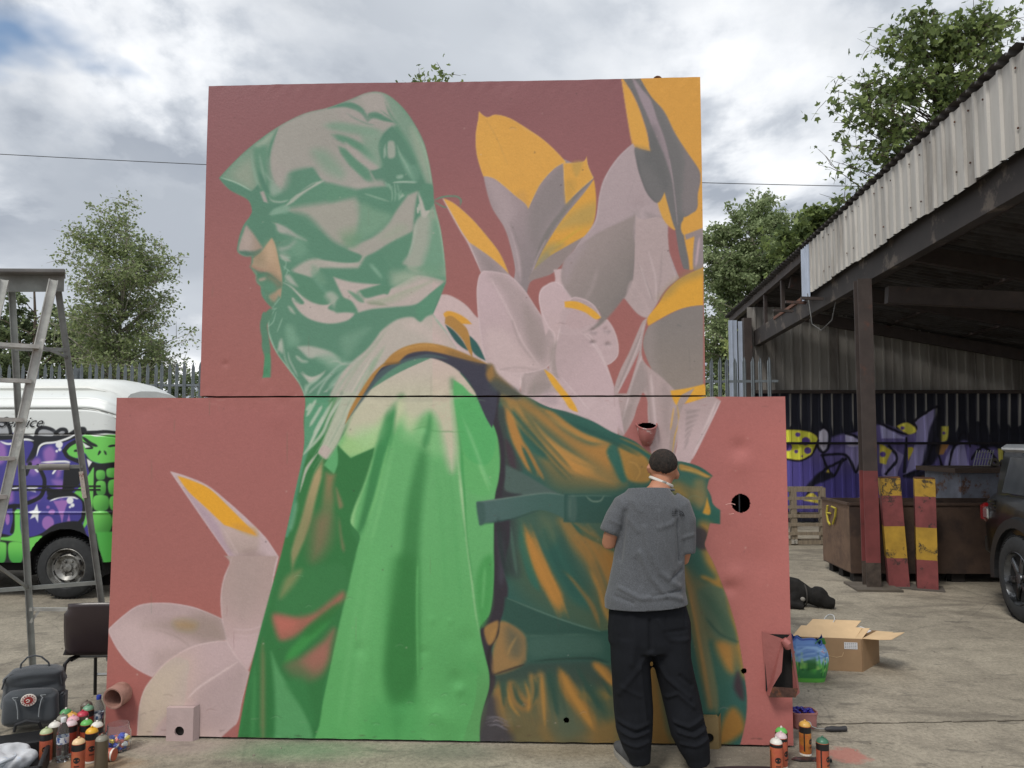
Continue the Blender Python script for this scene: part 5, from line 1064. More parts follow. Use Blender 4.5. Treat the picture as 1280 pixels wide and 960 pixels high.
LBIRCH = leaf_mat('birch_leaf', '6c7c54', 'a3b07c'); LDARK = leaf_mat('dark_leaf', '56644c', '869468'); LWILL = leaf_mat('willow_leaf', '6f8058', 'a8b688'); LMAPLE = leaf_mat('maple_leaf', '566646', '8e9f5e'); LLIME = leaf_mat('bramble_leaf', '788750', 'b2bd7c')
# birch behind the fence: crown between the ladder and the painted boxes
def lobes(base_px, Y, L):
    """crown lobes given as seen: (px, py, half width px, half height px)"""
    k = Y / FPX; return [((x - base_px) * k, 0, EYE.z + (545.5 - y) * k, rx * k, max(rx, ry) * k * .9, ry * k) for x, y, rx, ry in L]
tree('birch_tree', ((148 - 640) / FPX * 20, 20, 0), 7.9, lobes(148, 20, [(142, 238, 16, 24), (110, 285, 42, 32), (165, 288, 48, 40), (92, 318, 42, 32), (150, 345, 78, 45), (192, 345, 40, 40), (118, 400, 70, 45), (190, 405, 50, 48), (160, 450, 74, 30), (216, 440, 24, 20), (66, 288, 16, 18)]), 'airy birch with small leaves behind the fence beside the painted boxes', LBIRCH, BIRCHBARK, 20000, .085, 3, 210, .10, group='trees behind the yard', spread=.42, tw=7)
bY2 = 25.0
tree('broadleaf_tree', ((40 - 640) / FPX * bY2, bY2, 0), 7.4, [(0, 0, 4.6, 2.8, 1.6, 1.6), (-2.4, 0, 5.0, 2.2, 1.3, 1.6), (2.6, 0, 4.0, 2.4, 1.4, 1.4), (-1.0, 0, 6.0, 1.4, 1.0, .9), (0, 0, 2.6, 3.6, 1.4, 1.2)], 'dense dark tree low behind the stepladder', LDARK, BARK, 30000, .14, 4, 90, .14, group='trees behind the yard')
tree('broadleaf_tree', ((185 - 640) / FPX * 30, 30, 0), 5.4, [(-1.6, 0, 4.2, 3.4, 1.6, 1.7), (2.4, 0, 3.2, 2.6, 1.4, 1.3), (0, 0, 2.2, 4.8, 1.4, 1.3)], 'low bushy tree under the birch behind the fence', LDARK, BARK, 30000, .15, 14, 110, .12, group='trees behind the yard')
# twig tops above the boxes
tree('broadleaf_tree', ((530 - 640) / FPX * 16, 16, 0), 9.5, [(0, 0, 9.0, .55, .4, .45), (.3, 0, 9.35, .2, .3, .3), (-.25, 0, 9.2, .2, .2, .25)], 'sycamore top just showing over the painted boxes', LMAPLE, BARK, 800, .085, 8, 16, .06, True, group='trees behind the yard', first=.8)
# grey-green willow between boxes and shed
wY = 24.0; wx = lambda px: (px - 640) / FPX * wY
tree('willow_tree', (wx(945), wY, 0), 9.4, lobes(945, wY, [(900, 272, 30, 30), (935, 262, 30, 25), (968, 256, 36, 25), (1000, 285, 42, 32), (900, 320, 42, 46), (950, 310, 60, 50), (1010, 320, 48, 42), (900, 380, 50, 50), (950, 380, 60, 50), (890, 440, 42, 50), (930, 450, 52, 50), (1010, 370, 50, 42), (900, 505, 55, 45)]), 'tall grey green willow behind the shed roof', LWILL, M('pale_bark', '8f897c', .9, var=.3, scale=10), 60000, .11, 21, 300, .15, group='trees behind the yard', droop=.6, spread=.4)
tree('broadleaf_tree', (wx(905), wY - 4, 0), 5.4, [(0, 0, 3.6, 1.3, 1.0, 1.4), (.8, 0, 4.5, 1.1, .9, .9), (1.6, 0, 5.2, .9, .8, .7)], 'yellow green bramble bush against the shed end', LLIME, BARK, 12000, .11, 23, 70, .07, group='trees behind the yard', first=.1)
tree('broadleaf_tree', ((1025 - 640) / FPX * 19, 19, 0), 7.8, [(0, 0, 7.0, .8, .7, .6), (-.6, 0, 6.3, .9, .7, .7), (.5, 0, 7.2, .6, .5, .5)], 'light green maple sapling rising over the shed eave', LMAPLE, BARK, 2600, .13, 29, 36, .07, True, group='trees behind the yard', first=.5)
# big maple over the shed
tree('maple_tree', ((1190 - 640) / FPX * 17, 17, 0), 12.2, lobes(1190, 17, [(1078, 108, 44, 26), (1110, 58, 50, 42), (1060, 185, 28, 28), (1100, 150, 58, 36), (1152, 100, 52, 46), (1175, 38, 40, 48), (1228, 48, 46, 60), (1268, 28, 42, 50), (1076, 226, 44, 20), (1140, 168, 50, 28), (1205, 108, 40, 28), (1036, 112, 12, 8), (1140, 15, 30, 22)]), 'tall maple with lobed leaves over the shed roof', LMAPLE, BARK, 5600, .115, 41, 150, .11, True, group='trees behind the yard', first=.45, spread=.4)
# overhead wire
wr = MB(); A, B = at(-120, 186, 42), at(1400, 238, 42); wr.tube([A.lerp(B, i / 16) - Vector((0, 0, 1.2 * 4 * (i / 16) * (1 - i / 16) * .35)) for i in range(17)], .022, 5)
tag(wr.build('overhead_wire', M('black_cable', '2a2c2e', .6)), 'single thin overhead wire crossing the sky behind the painted boxes', 'wire')

# ================================================================= open-fronted shed
SD = Vector((.1098, .994, 0)).normalized(); SP = ground(1100, 735); SN = Vector((SD.y, -SD.x, 0))      # SD along the front, SN into the shed
def sh(s, n, z): return SP + SD * s + SN * n + Vector((0, 0, z))
shed = empty('open_shed', SP, 0, 'open fronted steel shed with corrugated fascia and dark interior', 'shed')
CLAD = M('grey_cladding', 'b4b1ab', .6, .1, var=.16, scale=2.2, col2='6b635a', c2pos=(.48, .72), streak=(1, 1, .18), bump=.1)
CLADB = M('blue_grey_cladding', 'aab4c4', .5, .15, var=.1, scale=3, col2='7f6a5c', c2pos=(.62, .8)); CLADIN = M('weathered_cladding', '94918c', .7, var=.2, scale=2, col2='5b5450', c2pos=(.5, .7), streak=(1, 1, .15))
ROOF = M('roof_sheet', '4c4a4a', .8, var=.2, scale=3, col2='3a3432'); STEEL = M('brown_steel', '3f3633', .7, var=.2, scale=6, col2='5c3a2e', c2pos=(.6, .75)); CONC = M('concrete_beam', '8d8478', .85, var=.15, scale=4)
def corrugated(name, o, du, dv, L, H, mat, parent, pitch=.2, depth=.03, off=.0):
    """box-profile sheet: o origin, du along the ribs' spacing, dv along the ribs"""
    du, dv = Vector(du).normalized(), Vector(dv).normalized(); n = du.cross(dv); x = 0.0; P = []
    k = 0
    while x < L - 1e-6:
        for a, h in ((0, 0), (.70, 0), (.76, 1), (.92, 1), (.98, 0)):
            xx = x + a * pitch
            if xx > L: break
            P.append((xx, h * depth))
        x += pitch
    v = [Vector(o) + du * a + n * (h + off) for a, h in P]; w = [p + dv * H for p in v]; m = len(P)
    mb = MB(); mb.add(v + w, [(i, i + 1, m + i + 1, m + i) for i in range(m - 1)]); return mb.build(name, mat, parent)
EZ = 4.69; S0, S1 = -4.6, 9.6                   # eave height; the front runs from S0 to S1
# fascia sheets hang from the eave on the near stretch, set 8 cm proud
s_ = 2.62; k = 0
while s_ > S0:
    L_ = min(1.0, s_ - S0); hgt = .73 + (.02 if k % 2 else 0)
    if k == 0: corrugated('fascia_sheet', sh(s_ - .42, -.10, EZ - .06), SD, (0, 0, -1), .40, .80, CLADB, shed, .1, .02); s_ -= .42; k += 1; continue
    corrugated('fascia_sheet', sh(s_ - L_, -.08, EZ - .05), SD, (0, 0, -1), L_ + .02, hgt, CLAD, shed, pitch=.2, depth=.022, off=.004 * (k % 2))
    scm = MB(); rs = random.Random(k)
    for q_ in range(7): scm.lathe([(.009, 0), (.009, .008), (0, .010)], 6, Matrix.Translation(sh(s_ - L_ + (q_ % 4 + .3) * L_ / 4, -.088, EZ - (.16 if q_ < 4 else .62) + rs.uniform(-.02, .02))) @ (-SN).to_track_quat('Z', 'Y').to_matrix().to_4x4())
    scm.build('fascia_screws', RUST, shed, kind='stuff'); s_ -= L_; k += 1
# return edge of the first sheet
mb = MB(); mb.quad(sh(2.6, -.08, EZ - .07), sh(2.6, .0, EZ - .07), sh(2.6, .0, EZ - .80), sh(2.6, -.08, EZ - .80)); mb.build('fascia_return', CLADB, shed)
# roof: sheets slope down into the shed
slope = -.20
for i in range(14):
    a = S0 + i * 1.02
    if a > S1 + .4: break
    corrugated('roof_sheet', sh(a, -.13, EZ + .01), SD, SN * 8.4 + Vector((0, 0, slope * 8.4)), 1.06, 8.6, ROOF, shed, .16, .035, .006 * (i % 2))
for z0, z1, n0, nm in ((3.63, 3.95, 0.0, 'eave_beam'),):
    mb = MB(); mb.bar(sh(S0, .06, 3.79), sh(S1 - 2.2, .06, 3.79), .12, .32); mb.build(nm, CONC if False else M('eave_beam_shaded', '2e2826', .75, var=.2, scale=3, col2='5c534b', c2pos=(.56, .62)), shed)  # beam colour darkened for the shadow under the fascia
mb = MB(); mb.bar(sh(S0, .02, EZ - .10), sh(S1, .02, EZ - .10), .10, .14); mb.build('eave_rail', STEEL, shed)
for s in (-3.6, -.0, 3.0, 4.4, 5.8, 7.2): mb = MB(); mb.bar(sh(s, .02, 3.9), sh(s, .02, EZ - .1), .06, .06, (0, 1, 0)); mb.build('eave_strut', STEEL, shed)
mb = MB(); mb.bar(sh(2.5, -.03, 3.93), sh(5.0, .0, 3.93), .03, .05); mb.build('loose_rail', M('rust_rail', '6b4636', .8, var=.25), shed)
for s in (.6, 1.5, 2.3): mb = MB(); mb.bar(sh(s + 1.2, -.03, 3.72 + .1 * (s > 1)), sh(s + 1.2, -.34, 3.74 + .1 * (s > 1)), .05, .04); mb.build('bracket', STEEL, shed)
for s in (-4.2, -1.4, 1.4, 4.2, 7.0, 9.3):
    mb = MB(); mb.bar(sh(s, .1, EZ - .18 - .06), sh(s, 8.3, EZ - .18 - .06 + slope * 8.3), .10, .22); mb.build('rafter', STEEL, shed)
for n in (1.4, 2.8, 4.2, 5.6, 7.0):
    mb = MB(); z = EZ - .03 + slope * n; mb.bar(sh(S0, n, z), sh(S1, n, z), .08, .08); mb.build('purlin', STEEL, shed)
mb = MB(); mb.bar(sh(.05, .2, 3.45), sh(.05, 8.2, 2.9), .12, .2); mb.build('tie_beam', STEEL, shed)
# column, red below
H = .16
def hsec(mb, s, n, z0, z1, w=.2):
    for dn_, ds, a, b in ((-w / 2, 0, w, .014), (w / 2, 0, w, .014), (0, 0, .012, w)):
        c = sh(s, n + dn_, (z0 + z1) / 2); mb.box(c, (b if a == w else b, a if a == w else .012, z1 - z0), Matrix((SN, SD, Vector((0, 0, 1)))).transposed())
mb = MB(); R3 = Matrix((SN, SD, Vector((0, 0, 1)))).transposed()
def hcol(z0, z1, mat, name):
    mb = MB(); c = lambda n, s: sh(s, n, (z0 + z1) / 2)
    mb.box(c(-.09, -.07), (.16, .016, z1 - z0), R3); mb.box(c(-.09, .07), (.16, .016, z1 - z0), R3); mb.box(c(-.09, 0), (.014, .124, z1 - z0), R3); mb.build(name, mat, shed)
COLRED = M('faded_red_paint', '753a3a', .6, var=.15, scale=5, col2='4a2f2c', c2pos=(.62, .72)); hcol(.30, 1.36, COLRED, 'column_foot'); hcol(1.36, 3.63, STEEL, 'column'); hcol(0, .30, M('scuffed_steel', '4a4039', .85, var=.3, scale=12), 'column_base')
mb = MB(); mb.box(sh(0, -.08, .012), (.5, .5, .024), R3); mb.build('base_plate', M('base_plate_grime', '5c554c', .9, var=.2), shed)
# back wall: pale cladding above, painted sheeting below, end wall return
yB = 15.9; xl, xr = 4.9, 13.4
for i in range(9):
    corrugated('back_sheet', (xl + i * .95, yB - (.004 if i % 2 else 0), 2.70), (1, 0, 0), (0, 0, 1), .97, 1.75, CLADIN, shed, .19, .03)
mb = MB(); mb.box((9.1, yB - .05, 2.68), (8.6, .08, .07)); mb.build('girt', STEEL, shed)
mb = MB(); mb.box((9.1, yB - .05, 1.62), (8.6, .05, .05)); mb.build('girt', M('dark_girt', '26222a', .8), shed)
mb = MB(); mb.box((4.86, yB - .1, 2.1), (.16, .16, 4.2)); mb.build('corner_post', STEEL, shed)
for i, (x, w) in enumerate(((4.46, .20), (4.66, .14))): corrugated('end_sheet', (x, yB - .16, 0), (1, 0, 0), (0, 0, 1), w, 4.15 - .02 * i, CLADB, shed, .09, .02)
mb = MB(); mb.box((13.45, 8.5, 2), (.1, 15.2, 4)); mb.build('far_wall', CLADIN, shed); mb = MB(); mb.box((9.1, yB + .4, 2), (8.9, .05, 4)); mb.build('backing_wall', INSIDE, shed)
mb = MB(); a = at(1010, 388, 11.2); b = at(1045, 380, 10.4); mb.tube([a + Vector((0, 0, .25)), at(1015, 405, 11.1), at(1027, 413, 10.9), at(1040, 400, 10.7), at(1048, 360, 10.5)], .008, 5); mb.build('hanging_cable', M('grey_cable', '5a5a5a', .6), shed, 'a')
# graffiti on the lower back wall
def paint_shed():
    c = Canvas(950, 480, 1300, 700, 1.6, '14151d'); F, S = c.fill, c.line
    c.tf(980, 480, 4.267)
    rr = random.Random(3)
    for i in range(26):                                # bare ribs left unpainted near the top
        x = -30 + i * 55.5
        F('7d7a73', '%f,45! %f,45! %f,%f! %f,%f!' % (x, x + 13, x + 12, 250 + rr.uniform(-60, 20), x + 2, 240 + rr.uniform(-60, 20)), .8, .75 if i % 3 else .45)
    F(('4b4468', '2f2a4e', '300,250 300,620'), '-80,330 60,300 150,350 210,300 330,260 420,240 520,215 640,250 800,280 900,330 960,300 1060,340 1130,340 1180,420 1180,660 -80,660', 2.5, .98)
    F('3a3566', '-80,400 100,380 250,480 420,480 500,560 640,640 -80,640', 14, .8)
    F('635d7c', '330,260! 420,310! 430,470! 380,470 330,380', 1); F('635d7c', '560,330! 640,380! 600,490! 520,480', 1); F('6a6684', '690,200! 800,125! 790,300 740,420 640,480! 700,300', 1.2); F('6a6684', '880,350! 960,310! 990,470! 860,470', 1)
    F('6f6d86', '510,210! 560,245 650,290! 520,290!', 1); F('8b88a0', '330,265 395,300 400,330 340,330', 1, .8); F('8a8798', '180,250 210,232 240,260 235,340 205,365 180,330', 1)
    for p in ('180,250 210,232 240,260 235,340 205,365 180,330 180,250', '330,262 420,312 385,470 330,380 200,380', '200,380 260,490 310,400', '420,240 330,262', '510,210 640,265 700,240 690,200 800,125 830,130 800,300 740,440 640,490', '650,290 640,470', '800,300 860,470 900,350 960,255 990,330', '1000,400 1060,335 1130,400', '120,600 200,470 330,400', '560,330 600,400 540,480'): S('0f0e16', p, 3.2, .8, .95, taper=False)
    F('a99a35', '-60,250! 60,245 150,262 180,300 150,370 90,405 20,400 -60,380', .8); S('14131c', '-60,380 20,402 90,408 150,372 182,300', 2.5, .7, 1, taper=False)
    for x, y, r in ((72, 270, 12), (115, 305, 22), (65, 360, 10), (125, 355, 18), (20, 335, 22), (95, 385, 6), (-10, 280, 8)): c.dot('3d2f63', x, y, r)
    F('8f8537', '510,315! 575,355! 540,430! 510,420!', 1); c.dot('3d2f63', 525, 375, 14); F('9a8d3c', '600,225! 650,205 690,225 700,255 660,268', 1); c.dot('3d2f63', 630, 235, 9); F('85803a', '835,225! 875,225! 865,300 830,300', 1); c.dot('3d2f63', 852, 262, 8); F('7a5a37', '815,320! 880,315! 850,375! 810,370', 1); F('a98a30', '660,340! 690,345 660,410!', 1); F('8a8038', '100,620! 150,580 200,640!', 1); F('a99a45', '360,660! 440,560! 440,660!', 1); c.dot('3d2f63', 415, 600, 8); F('7f7a3a', '1140,345! 1170,345! 1165,430! 1145,430!', 1); F('b9822f', '720,495! 745,485! 755,505!', 1); F('b9a23a', '220,475! 235,455! 245,478!', 1)
    F('101018', '110,560 190,470 270,490 160,540', 2, .9); F('101018', '780,230! 830,120! 840,300 800,420 740,440', 2, .85); F('101018', '640,490! 750,460 760,500 640,500', 2, .8)
    return np.clip(c.a * 1.75, 0, 1)
CAN = paint_shed()
GP = paint_mat('shed_graffiti_paint', .6)
for i in range(9):
    x0, x1 = xl + i * .95, xl + (i + 1) * .95 + .005; nx, nz = 110, 170
    X = np.linspace(x0, x1, nx); Zv = np.linspace(.02, 2.66, nz); xx, zz = np.meshgrid(X, Zv); xx = xx.ravel(); zz = zz.ravel()
    ph = ((xx - xl) / .217) % 1.0; h = np.clip(np.minimum(ph - .62, .98 - ph) / .06, 0, 1) * .03
    P = np.stack([xx, yB - h - (.004 if i % 2 else 0), zz], 1); pr = project(np.stack([xx, np.full_like(xx, yB), zz], 1))
    link('painted_back_sheet', grid_mesh('painted_back_sheet', P, nx, nz, sample(CAN, pr[0], pr[1], 950, 480, 1.6), smooth=False), GP, shed)
for ch in list(shed.children): ch.matrix_parent_inverse = Matrix.Translation(shed.location).inverted()
# ================================================================= graffiti van
VY = 8.42                                             # plane of the side that faces us
def vX(px): return (px - 640) / FPX * VY
WHITE = M('van_white', 'd9dcd8', .4, var=.05, scale=3, col2='b9b8ac', c2pos=(.6, .8), coat=.2); TYRE = M('tyre_rubber', '26282a', .8, var=.2, scale=20, col2='3a3c3a', c2pos=(.55, .75)); BLACKP = M('black_plastic', '17181a', .5, var=.15)
RIMM = M('worn_steel_rim', '8f8f8c', .45, .6, var=.25, scale=14, col2='4a4642', c2pos=(.5, .62)); DARKWELL = M('wheel_well', '0e0e0f', .95)
def paint_van():
    c = Canvas(-110, 465, 245, 715, 2.0, 'd5dad9'); F, S = c.fill, c.line; c.tf(0, 460, 8)
    PU, PK, GR, BK, WH = '3f3a8c', '9a6cb5', '6fc95a', '14171d', 'e6e9ea'
    F('c9ccc6', '-900,80! 2000,80! 2000,250! -900,250!', 3, .4)
    F(PU, '-900,560 -300,520 0,560 100,640 330,690 460,650 600,690 760,620 830,640 840,800 1120,760! 1900,760! 1900,2100! -900,2100!', 1)
    # top bubbles
    for p in ('-120,700 -90,560 0,530 70,560 100,660 60,700', '350,690 370,620 430,595 520,620 550,660 520,700', '550,650 600,615 650,620 655,660 600,690', '-400,680 -360,560 -250,540 -200,640'):
        F('7c8087', p, 1); F('b9bcc0', ' '.join('%d,%d' % (int(a.split(',')[0]) * .94 + 18, int(a.split(',')[1]) * .97 + 14) for a in p.split()), 6, .6); S(BK, p + ' ' + p.split()[0], 4.5, .5, taper=False)
    F(BK, '-900,640! 100,665 240,660 350,690 420,700 540,690 660,660 760,600 840,590 860,640 800,680 640,740 480,760 400,800 340,900 300,960 260,940 330,760 200,720 -900,700!', 1)
    # purple letters with pink flares and white shines
    for p in ('430,840 500,780 560,860 520,960 460,980', '260,980 380,900 420,1000 330,1080', '-60,760 40,760 60,900 -20,960', '560,1090 600,1080 610,1000 570,1010', '520,1120 640,1140 620,1340 560,1200', '-200,900 -120,820 -100,1000', '60,1240 120,1200 130,1330 70,1340', '300,1300 400,1280 380,1330'): F(PK, p, 3.5, .9)
    F('6a5fb8', '420,1180 640,1160 700,1260 560,1330 420,1260', 20, .5); F('5b52a8', '100,1000 400,980 440,1150 200,1180', 20, .5)
    c.dot(PK, 480, 1550 - 0, 60, 70); c.dot(PK, 520, 1440, 32, 26); c.dot(PK, 480, 1392, 18, 16); F(PK, '530,1330! 690,1320! 650,1420 620,1560! 590,1440', 1); F(PK, '670,1530! 690,1460! 705,1540!', 1); c.dot(PK, 75, 1510, 22, 60)
    for p in ('0,735 90,760 240,715 330,728', '365,880 390,790 440,755 560,740 680,700 770,650', '410,945 640,935 700,945', '500,1330 600,1290 700,1285 780,1310', '350,1010 380,1040', '525,1060 560,1010', '590,1010 640,1010', '90,1220 190,1190', '270,1200 380,1195'): S(WH, p, 2.6, .5, taper=True)
    for x, y, r in ((588, 765, 36), (595, 815, 17), (565, 832, 13), (700, 1325, 34), (725, 1372, 20), (700, 1390, 12)): c.dot(WH, x, y, r)
    F(WH, '370,1360! 385,1430! 415,1435! 385,1460! 380,1545! 350,1490! 300,1510! 325,1460! 285,1440! 340,1420!', .7)
    F(WH, '275,1235! 350,1200! 360,1245! 280,1225!', .7, .8)
    for p in ('380,980 440,1100 440,1200 400,1290 280,1350', '-300,1380 0,1400 130,1380 200,1380', '660,1000 650,1150 640,1240', '480,1210 560,1250 650,1240', '490,1300 600,1270 760,1270 840,1340 830,1500 780,1560', '140,1380 150,1500 120,1640', '300,960 260,1060', '-120,760 -140,1300'): S(BK, p, 5.0, .6, taper=False)
    F(BK, '660,1010! 800,1000 800,1150 740,1200 640,1240', 1.2); F(BK, '480,1210 640,1230 740,1200 700,1260 500,1300', 1.2, .9)
    # green creature
    F(GR, '640,820! 690,770 760,735 850,660 960,680 1100,640 1300,620! 1300,960! 1120,950 1060,960 980,950 900,920 840,850 780,900 700,880', 1)
    S(BK, '640,830 690,770 790,715', 5, .5, taper=False); S(BK, '640,830 680,890 800,940', 5, .5, taper=False); S(BK, '820,690 900,750 970,780', 4, .5); S(BK, '860,645 960,635 1060,615 1180,605', 4.5, .5, taper=False)
    F(WH, '820,740! 880,770 915,790! 850,800!', .6); S(BK, '820,735 920,795 850,805', 2.4, .5); S(BK, '740,830 800,820', 3, .6); S(BK, '1075,780 1120,765 1180,760', 3, .6); F(BK, '990,825 1008,840 985,870 975,868', .6); F(BK, '1035,825 1055,840 1060,868 1045,862', .6)
    F(BK, '850,860! 900,920 980,955 1100,945 1200,930! 1200,1060! 930,1070 890,1040', 1); F(WH, '865,905! 920,940! 885,995!', .6); F('d24a3a', '1080,985! 1150,1010 1140,1060! 1110,1030', .6)
    F(GR, '890,1060 940,1000 940,1300 910,1480 870,1560 780,1680! 850,1500 850,1350 740,1250! 820,1160', 1)
    F(BK, '940,970! 1200,960! 1200,1740! 900,1700! 930,1300', 1)
    for x0, y0, x1, y1 in ((965, 1030, 1040, 1110), (1065, 1010, 1160, 1090), (965, 1140, 1045, 1260), (1080, 1130, 1180, 1260), (940, 1285, 1065, 1415), (1090, 1290, 1200, 1420), (925, 1450, 1080, 1640), (1110, 1450, 1230, 1640)): F((GR, '3f8a3a', '%d,%d %d,%d' % (x0, y0, x1 + 20, y1 + 20)), '%d,%d %d,%d %d,%d %d,%d' % (x0, y0, x1, y0, x1, y1, x0 + 5, y1), .8)
    # lower band: scales
    F(BK, '-900,1640! -100,1640 140,1680 300,1690 420,1650 560,1560 800,1540 900,1700 1200,1700! 1200,2100! -900,2100!', 1)
    F(GR, '150,1430 200,1420 205,1600 250,1700 420,1680 380,1800 300,1760 0,1720 -400,1710 -400,1690 60,1690 140,1640', 1)
    for k in range(-6, 4):
        x = k * 170 - 80; F((GR, '3d9a3f', '%d,1760 %d,1960' % (x, x)), '%d,1750 %d,1745 %d,1800 %d,1930 %d,1960 %d,1900' % (x, x + 130, x + 145, x + 130, x + 60, x), 1.2)
    F(GR, '300,1740 400,1730 350,1840', 1.5); F('4fae4a', '960,1640! 1200,1640! 1200,2000! 1060,2000 1000,1850', 1.5)
    # fresh streaks and scuffs on the white
    rr = random.Random(5)
    for k in range(40): x, y = rr.uniform(-800, 1700), rr.uniform(100, 560); S('8f8d84', '%f,%f %f,%f' % (x, y, x + rr.uniform(2, 50), y + rr.uniform(-6, 6)), rr.uniform(.3, .8), .6, rr.uniform(.2, .6), 2)
    return np.clip(c.a, 0, 1)
van = empty('panel_van', (vX(60), VY + .9, 0), 0, 'white panel van with purple and green graffiti behind the stepladder', 'van')
VANC = paint_van(); VP = paint_mat('van_paint', .35, bump=.03, spec=.5)
XE, XD, XF = vX(146), vX(-106), vX(-430)              # rear end, end of the detailed sheet, nose end
def side_y(z): return VY + .02 * ((z - 1.2) / .8) ** 2 * (z > 1.2) + np.where(z > 2.07, (z - 2.07) ** 1.5 * 1.5, 0)
zt = 2.30
nx, nz = 340, 240; X = np.linspace(XD, XE, nx); Zv = np.linspace(.40, zt, nz); xx, zz = np.meshgrid(X, Zv); xx = xx.ravel(); zz = zz.ravel()
drop = np.clip((xx - vX(98)) / (XE - vX(98)), 0, 1) ** 2.2 * .14; zz2 = zz - drop * np.clip((zz - 1.6) / .7, 0, 1)
yy = side_y(zz) + np.clip((xx - (XE - .16)) / .16, 0, 1) ** 2 * .07
def groove(z0, w, d): return d * np.exp(-((zz - z0) / w) ** 2)
zpx = lambda py: EYE.z + (545.5 - py) * VY / FPX
yy = yy + groove(zpx(511), .012, .018) + groove(zpx(543), .006, .010) + groove(zpx(640), .010, -.012) + groove(zpx(496), .02, -.012) + groove(zpx(486), .012, .008)
P = np.stack([xx, yy, zz2], 1); pr = project(np.stack([xx, np.full_like(xx, VY), zz], 1)); wx_, wz_ = vX(88), .33 + .02
cx = (xx.reshape(nz, nx)[:-1, :-1] + xx.reshape(nz, nx)[1:, 1:]) / 2; cz = (zz.reshape(nz, nx)[:-1, :-1] + zz.reshape(nz, nx)[1:, 1:]) / 2
keep = (cx - wx_) ** 2 + (cz - wz_) ** 2 > .41 ** 2
col = sample(VANC, pr[0], pr[1], -110, 465, 2.0)
for z0, w in ((zpx(511), .010), (zpx(543), .005)): col *= (1 - .8 * np.exp(-((zz - z0) / w) ** 2))[:, None]
link('side_panel', grid_mesh('side_panel', P, nx, nz, col, keep), VP, van)
# rest of the shell
prof = [(0, .40), (0.0, 1.2), (.02, 2.07), (.19, 2.30), (.30, 2.38), (.55, 2.43), (.95, 2.45), (1.35, 2.43), (1.60, 2.38), (1.71, 2.30), (1.88, 2.07), (1.9, 1.2), (1.9, .40)]
st = [(XF, .30, .6), (XF + .25, .75, .85), (XF + .9, .95, 1.0), (XF + 1.2, 1, 1), (XD, 1, 1), (vX(98), 1, 1), (vX(118), .985, 1), (vX(134), .955, 1), (XE - .02, .93, .97), (XE, .80, .93)]
mb = MB(); v = []; n = len(prof)
for x, kz, ky in st: v += [(x, VY + .012 + .95 + (y - .95) * ky, .40 + (z - .40) * kz) for y, z in prof]
f = []
for i in range(len(st) - 1):
    for k in range(n - 1):
        if k in (0, 1) and st[i][0] >= XD - 1e-6: continue        # near side is the detailed sheet
        f.append((i*n + k, i*n + k + 1, (i+1)*n + k + 1, (i+1)*n + k))
f += [tuple(range(n)), tuple((len(st) - 1) * n + k for k in range(n - 1, -1, -1))]
mb.add(v, f); mb.build('body_shell', WHITE, van, 'a')
# gutter strip between sheet and roof skin
mb = MB(); mb.tube([(XD, side_y(zt) - .002, zt), (vX(98), side_y(zt) - .002, zt), (vX(118), side_y(zt) + .01, zt - .035), (vX(134), side_y(zt) + .05, zt - .09), (XE, side_y(zt) + .11, zt - .14)], .03, 8); mb.build('roof_gutter', WHITE, van, 'a')
mb = MB(); mb.box(((XF + XE) / 2, VY + .95, .38), (XE - XF - .2, 1.7, .16)); mb.build('underbody', DARKWELL, van)
mb = MB(); mb.box((wx_, VY + .30, .55), (.84, .5, .76)); 
well = MB(); K = 20
for k in range(K):
    a0, a1 = math.pi * (k / K) * 1.16 - .25, math.pi * ((k + 1) / K) * 1.16 - .25
    p = [(wx_ + .41 * math.cos(a), wz_ + .41 * math.sin(a)) for a in (a0, a1)]
    well.quad((p[0][0], VY + .005, p[0][1]), (p[1][0], VY + .005, p[1][1]), (p[1][0], VY + .32, p[1][1]), (p[0][0], VY + .32, p[0][1]))
well.quad((wx_ - .46, VY + .32, .1), (wx_ + .46, VY + .32, .1), (wx_ + .46, VY + .32, .9), (wx_ - .46, VY + .32, .9)); well.build('wheel_well', DARKWELL, van)
for z, x0, x1 in ((zpx(607), vX(10), vX(129)), (zpx(611.5), vX(10), vX(129))):
    mb = MB(); mb.box(((x0 + x1) / 2, VY - .001, z), (x1 - x0, .012, .016)); mb.build('door_rail', BLACKP, van)
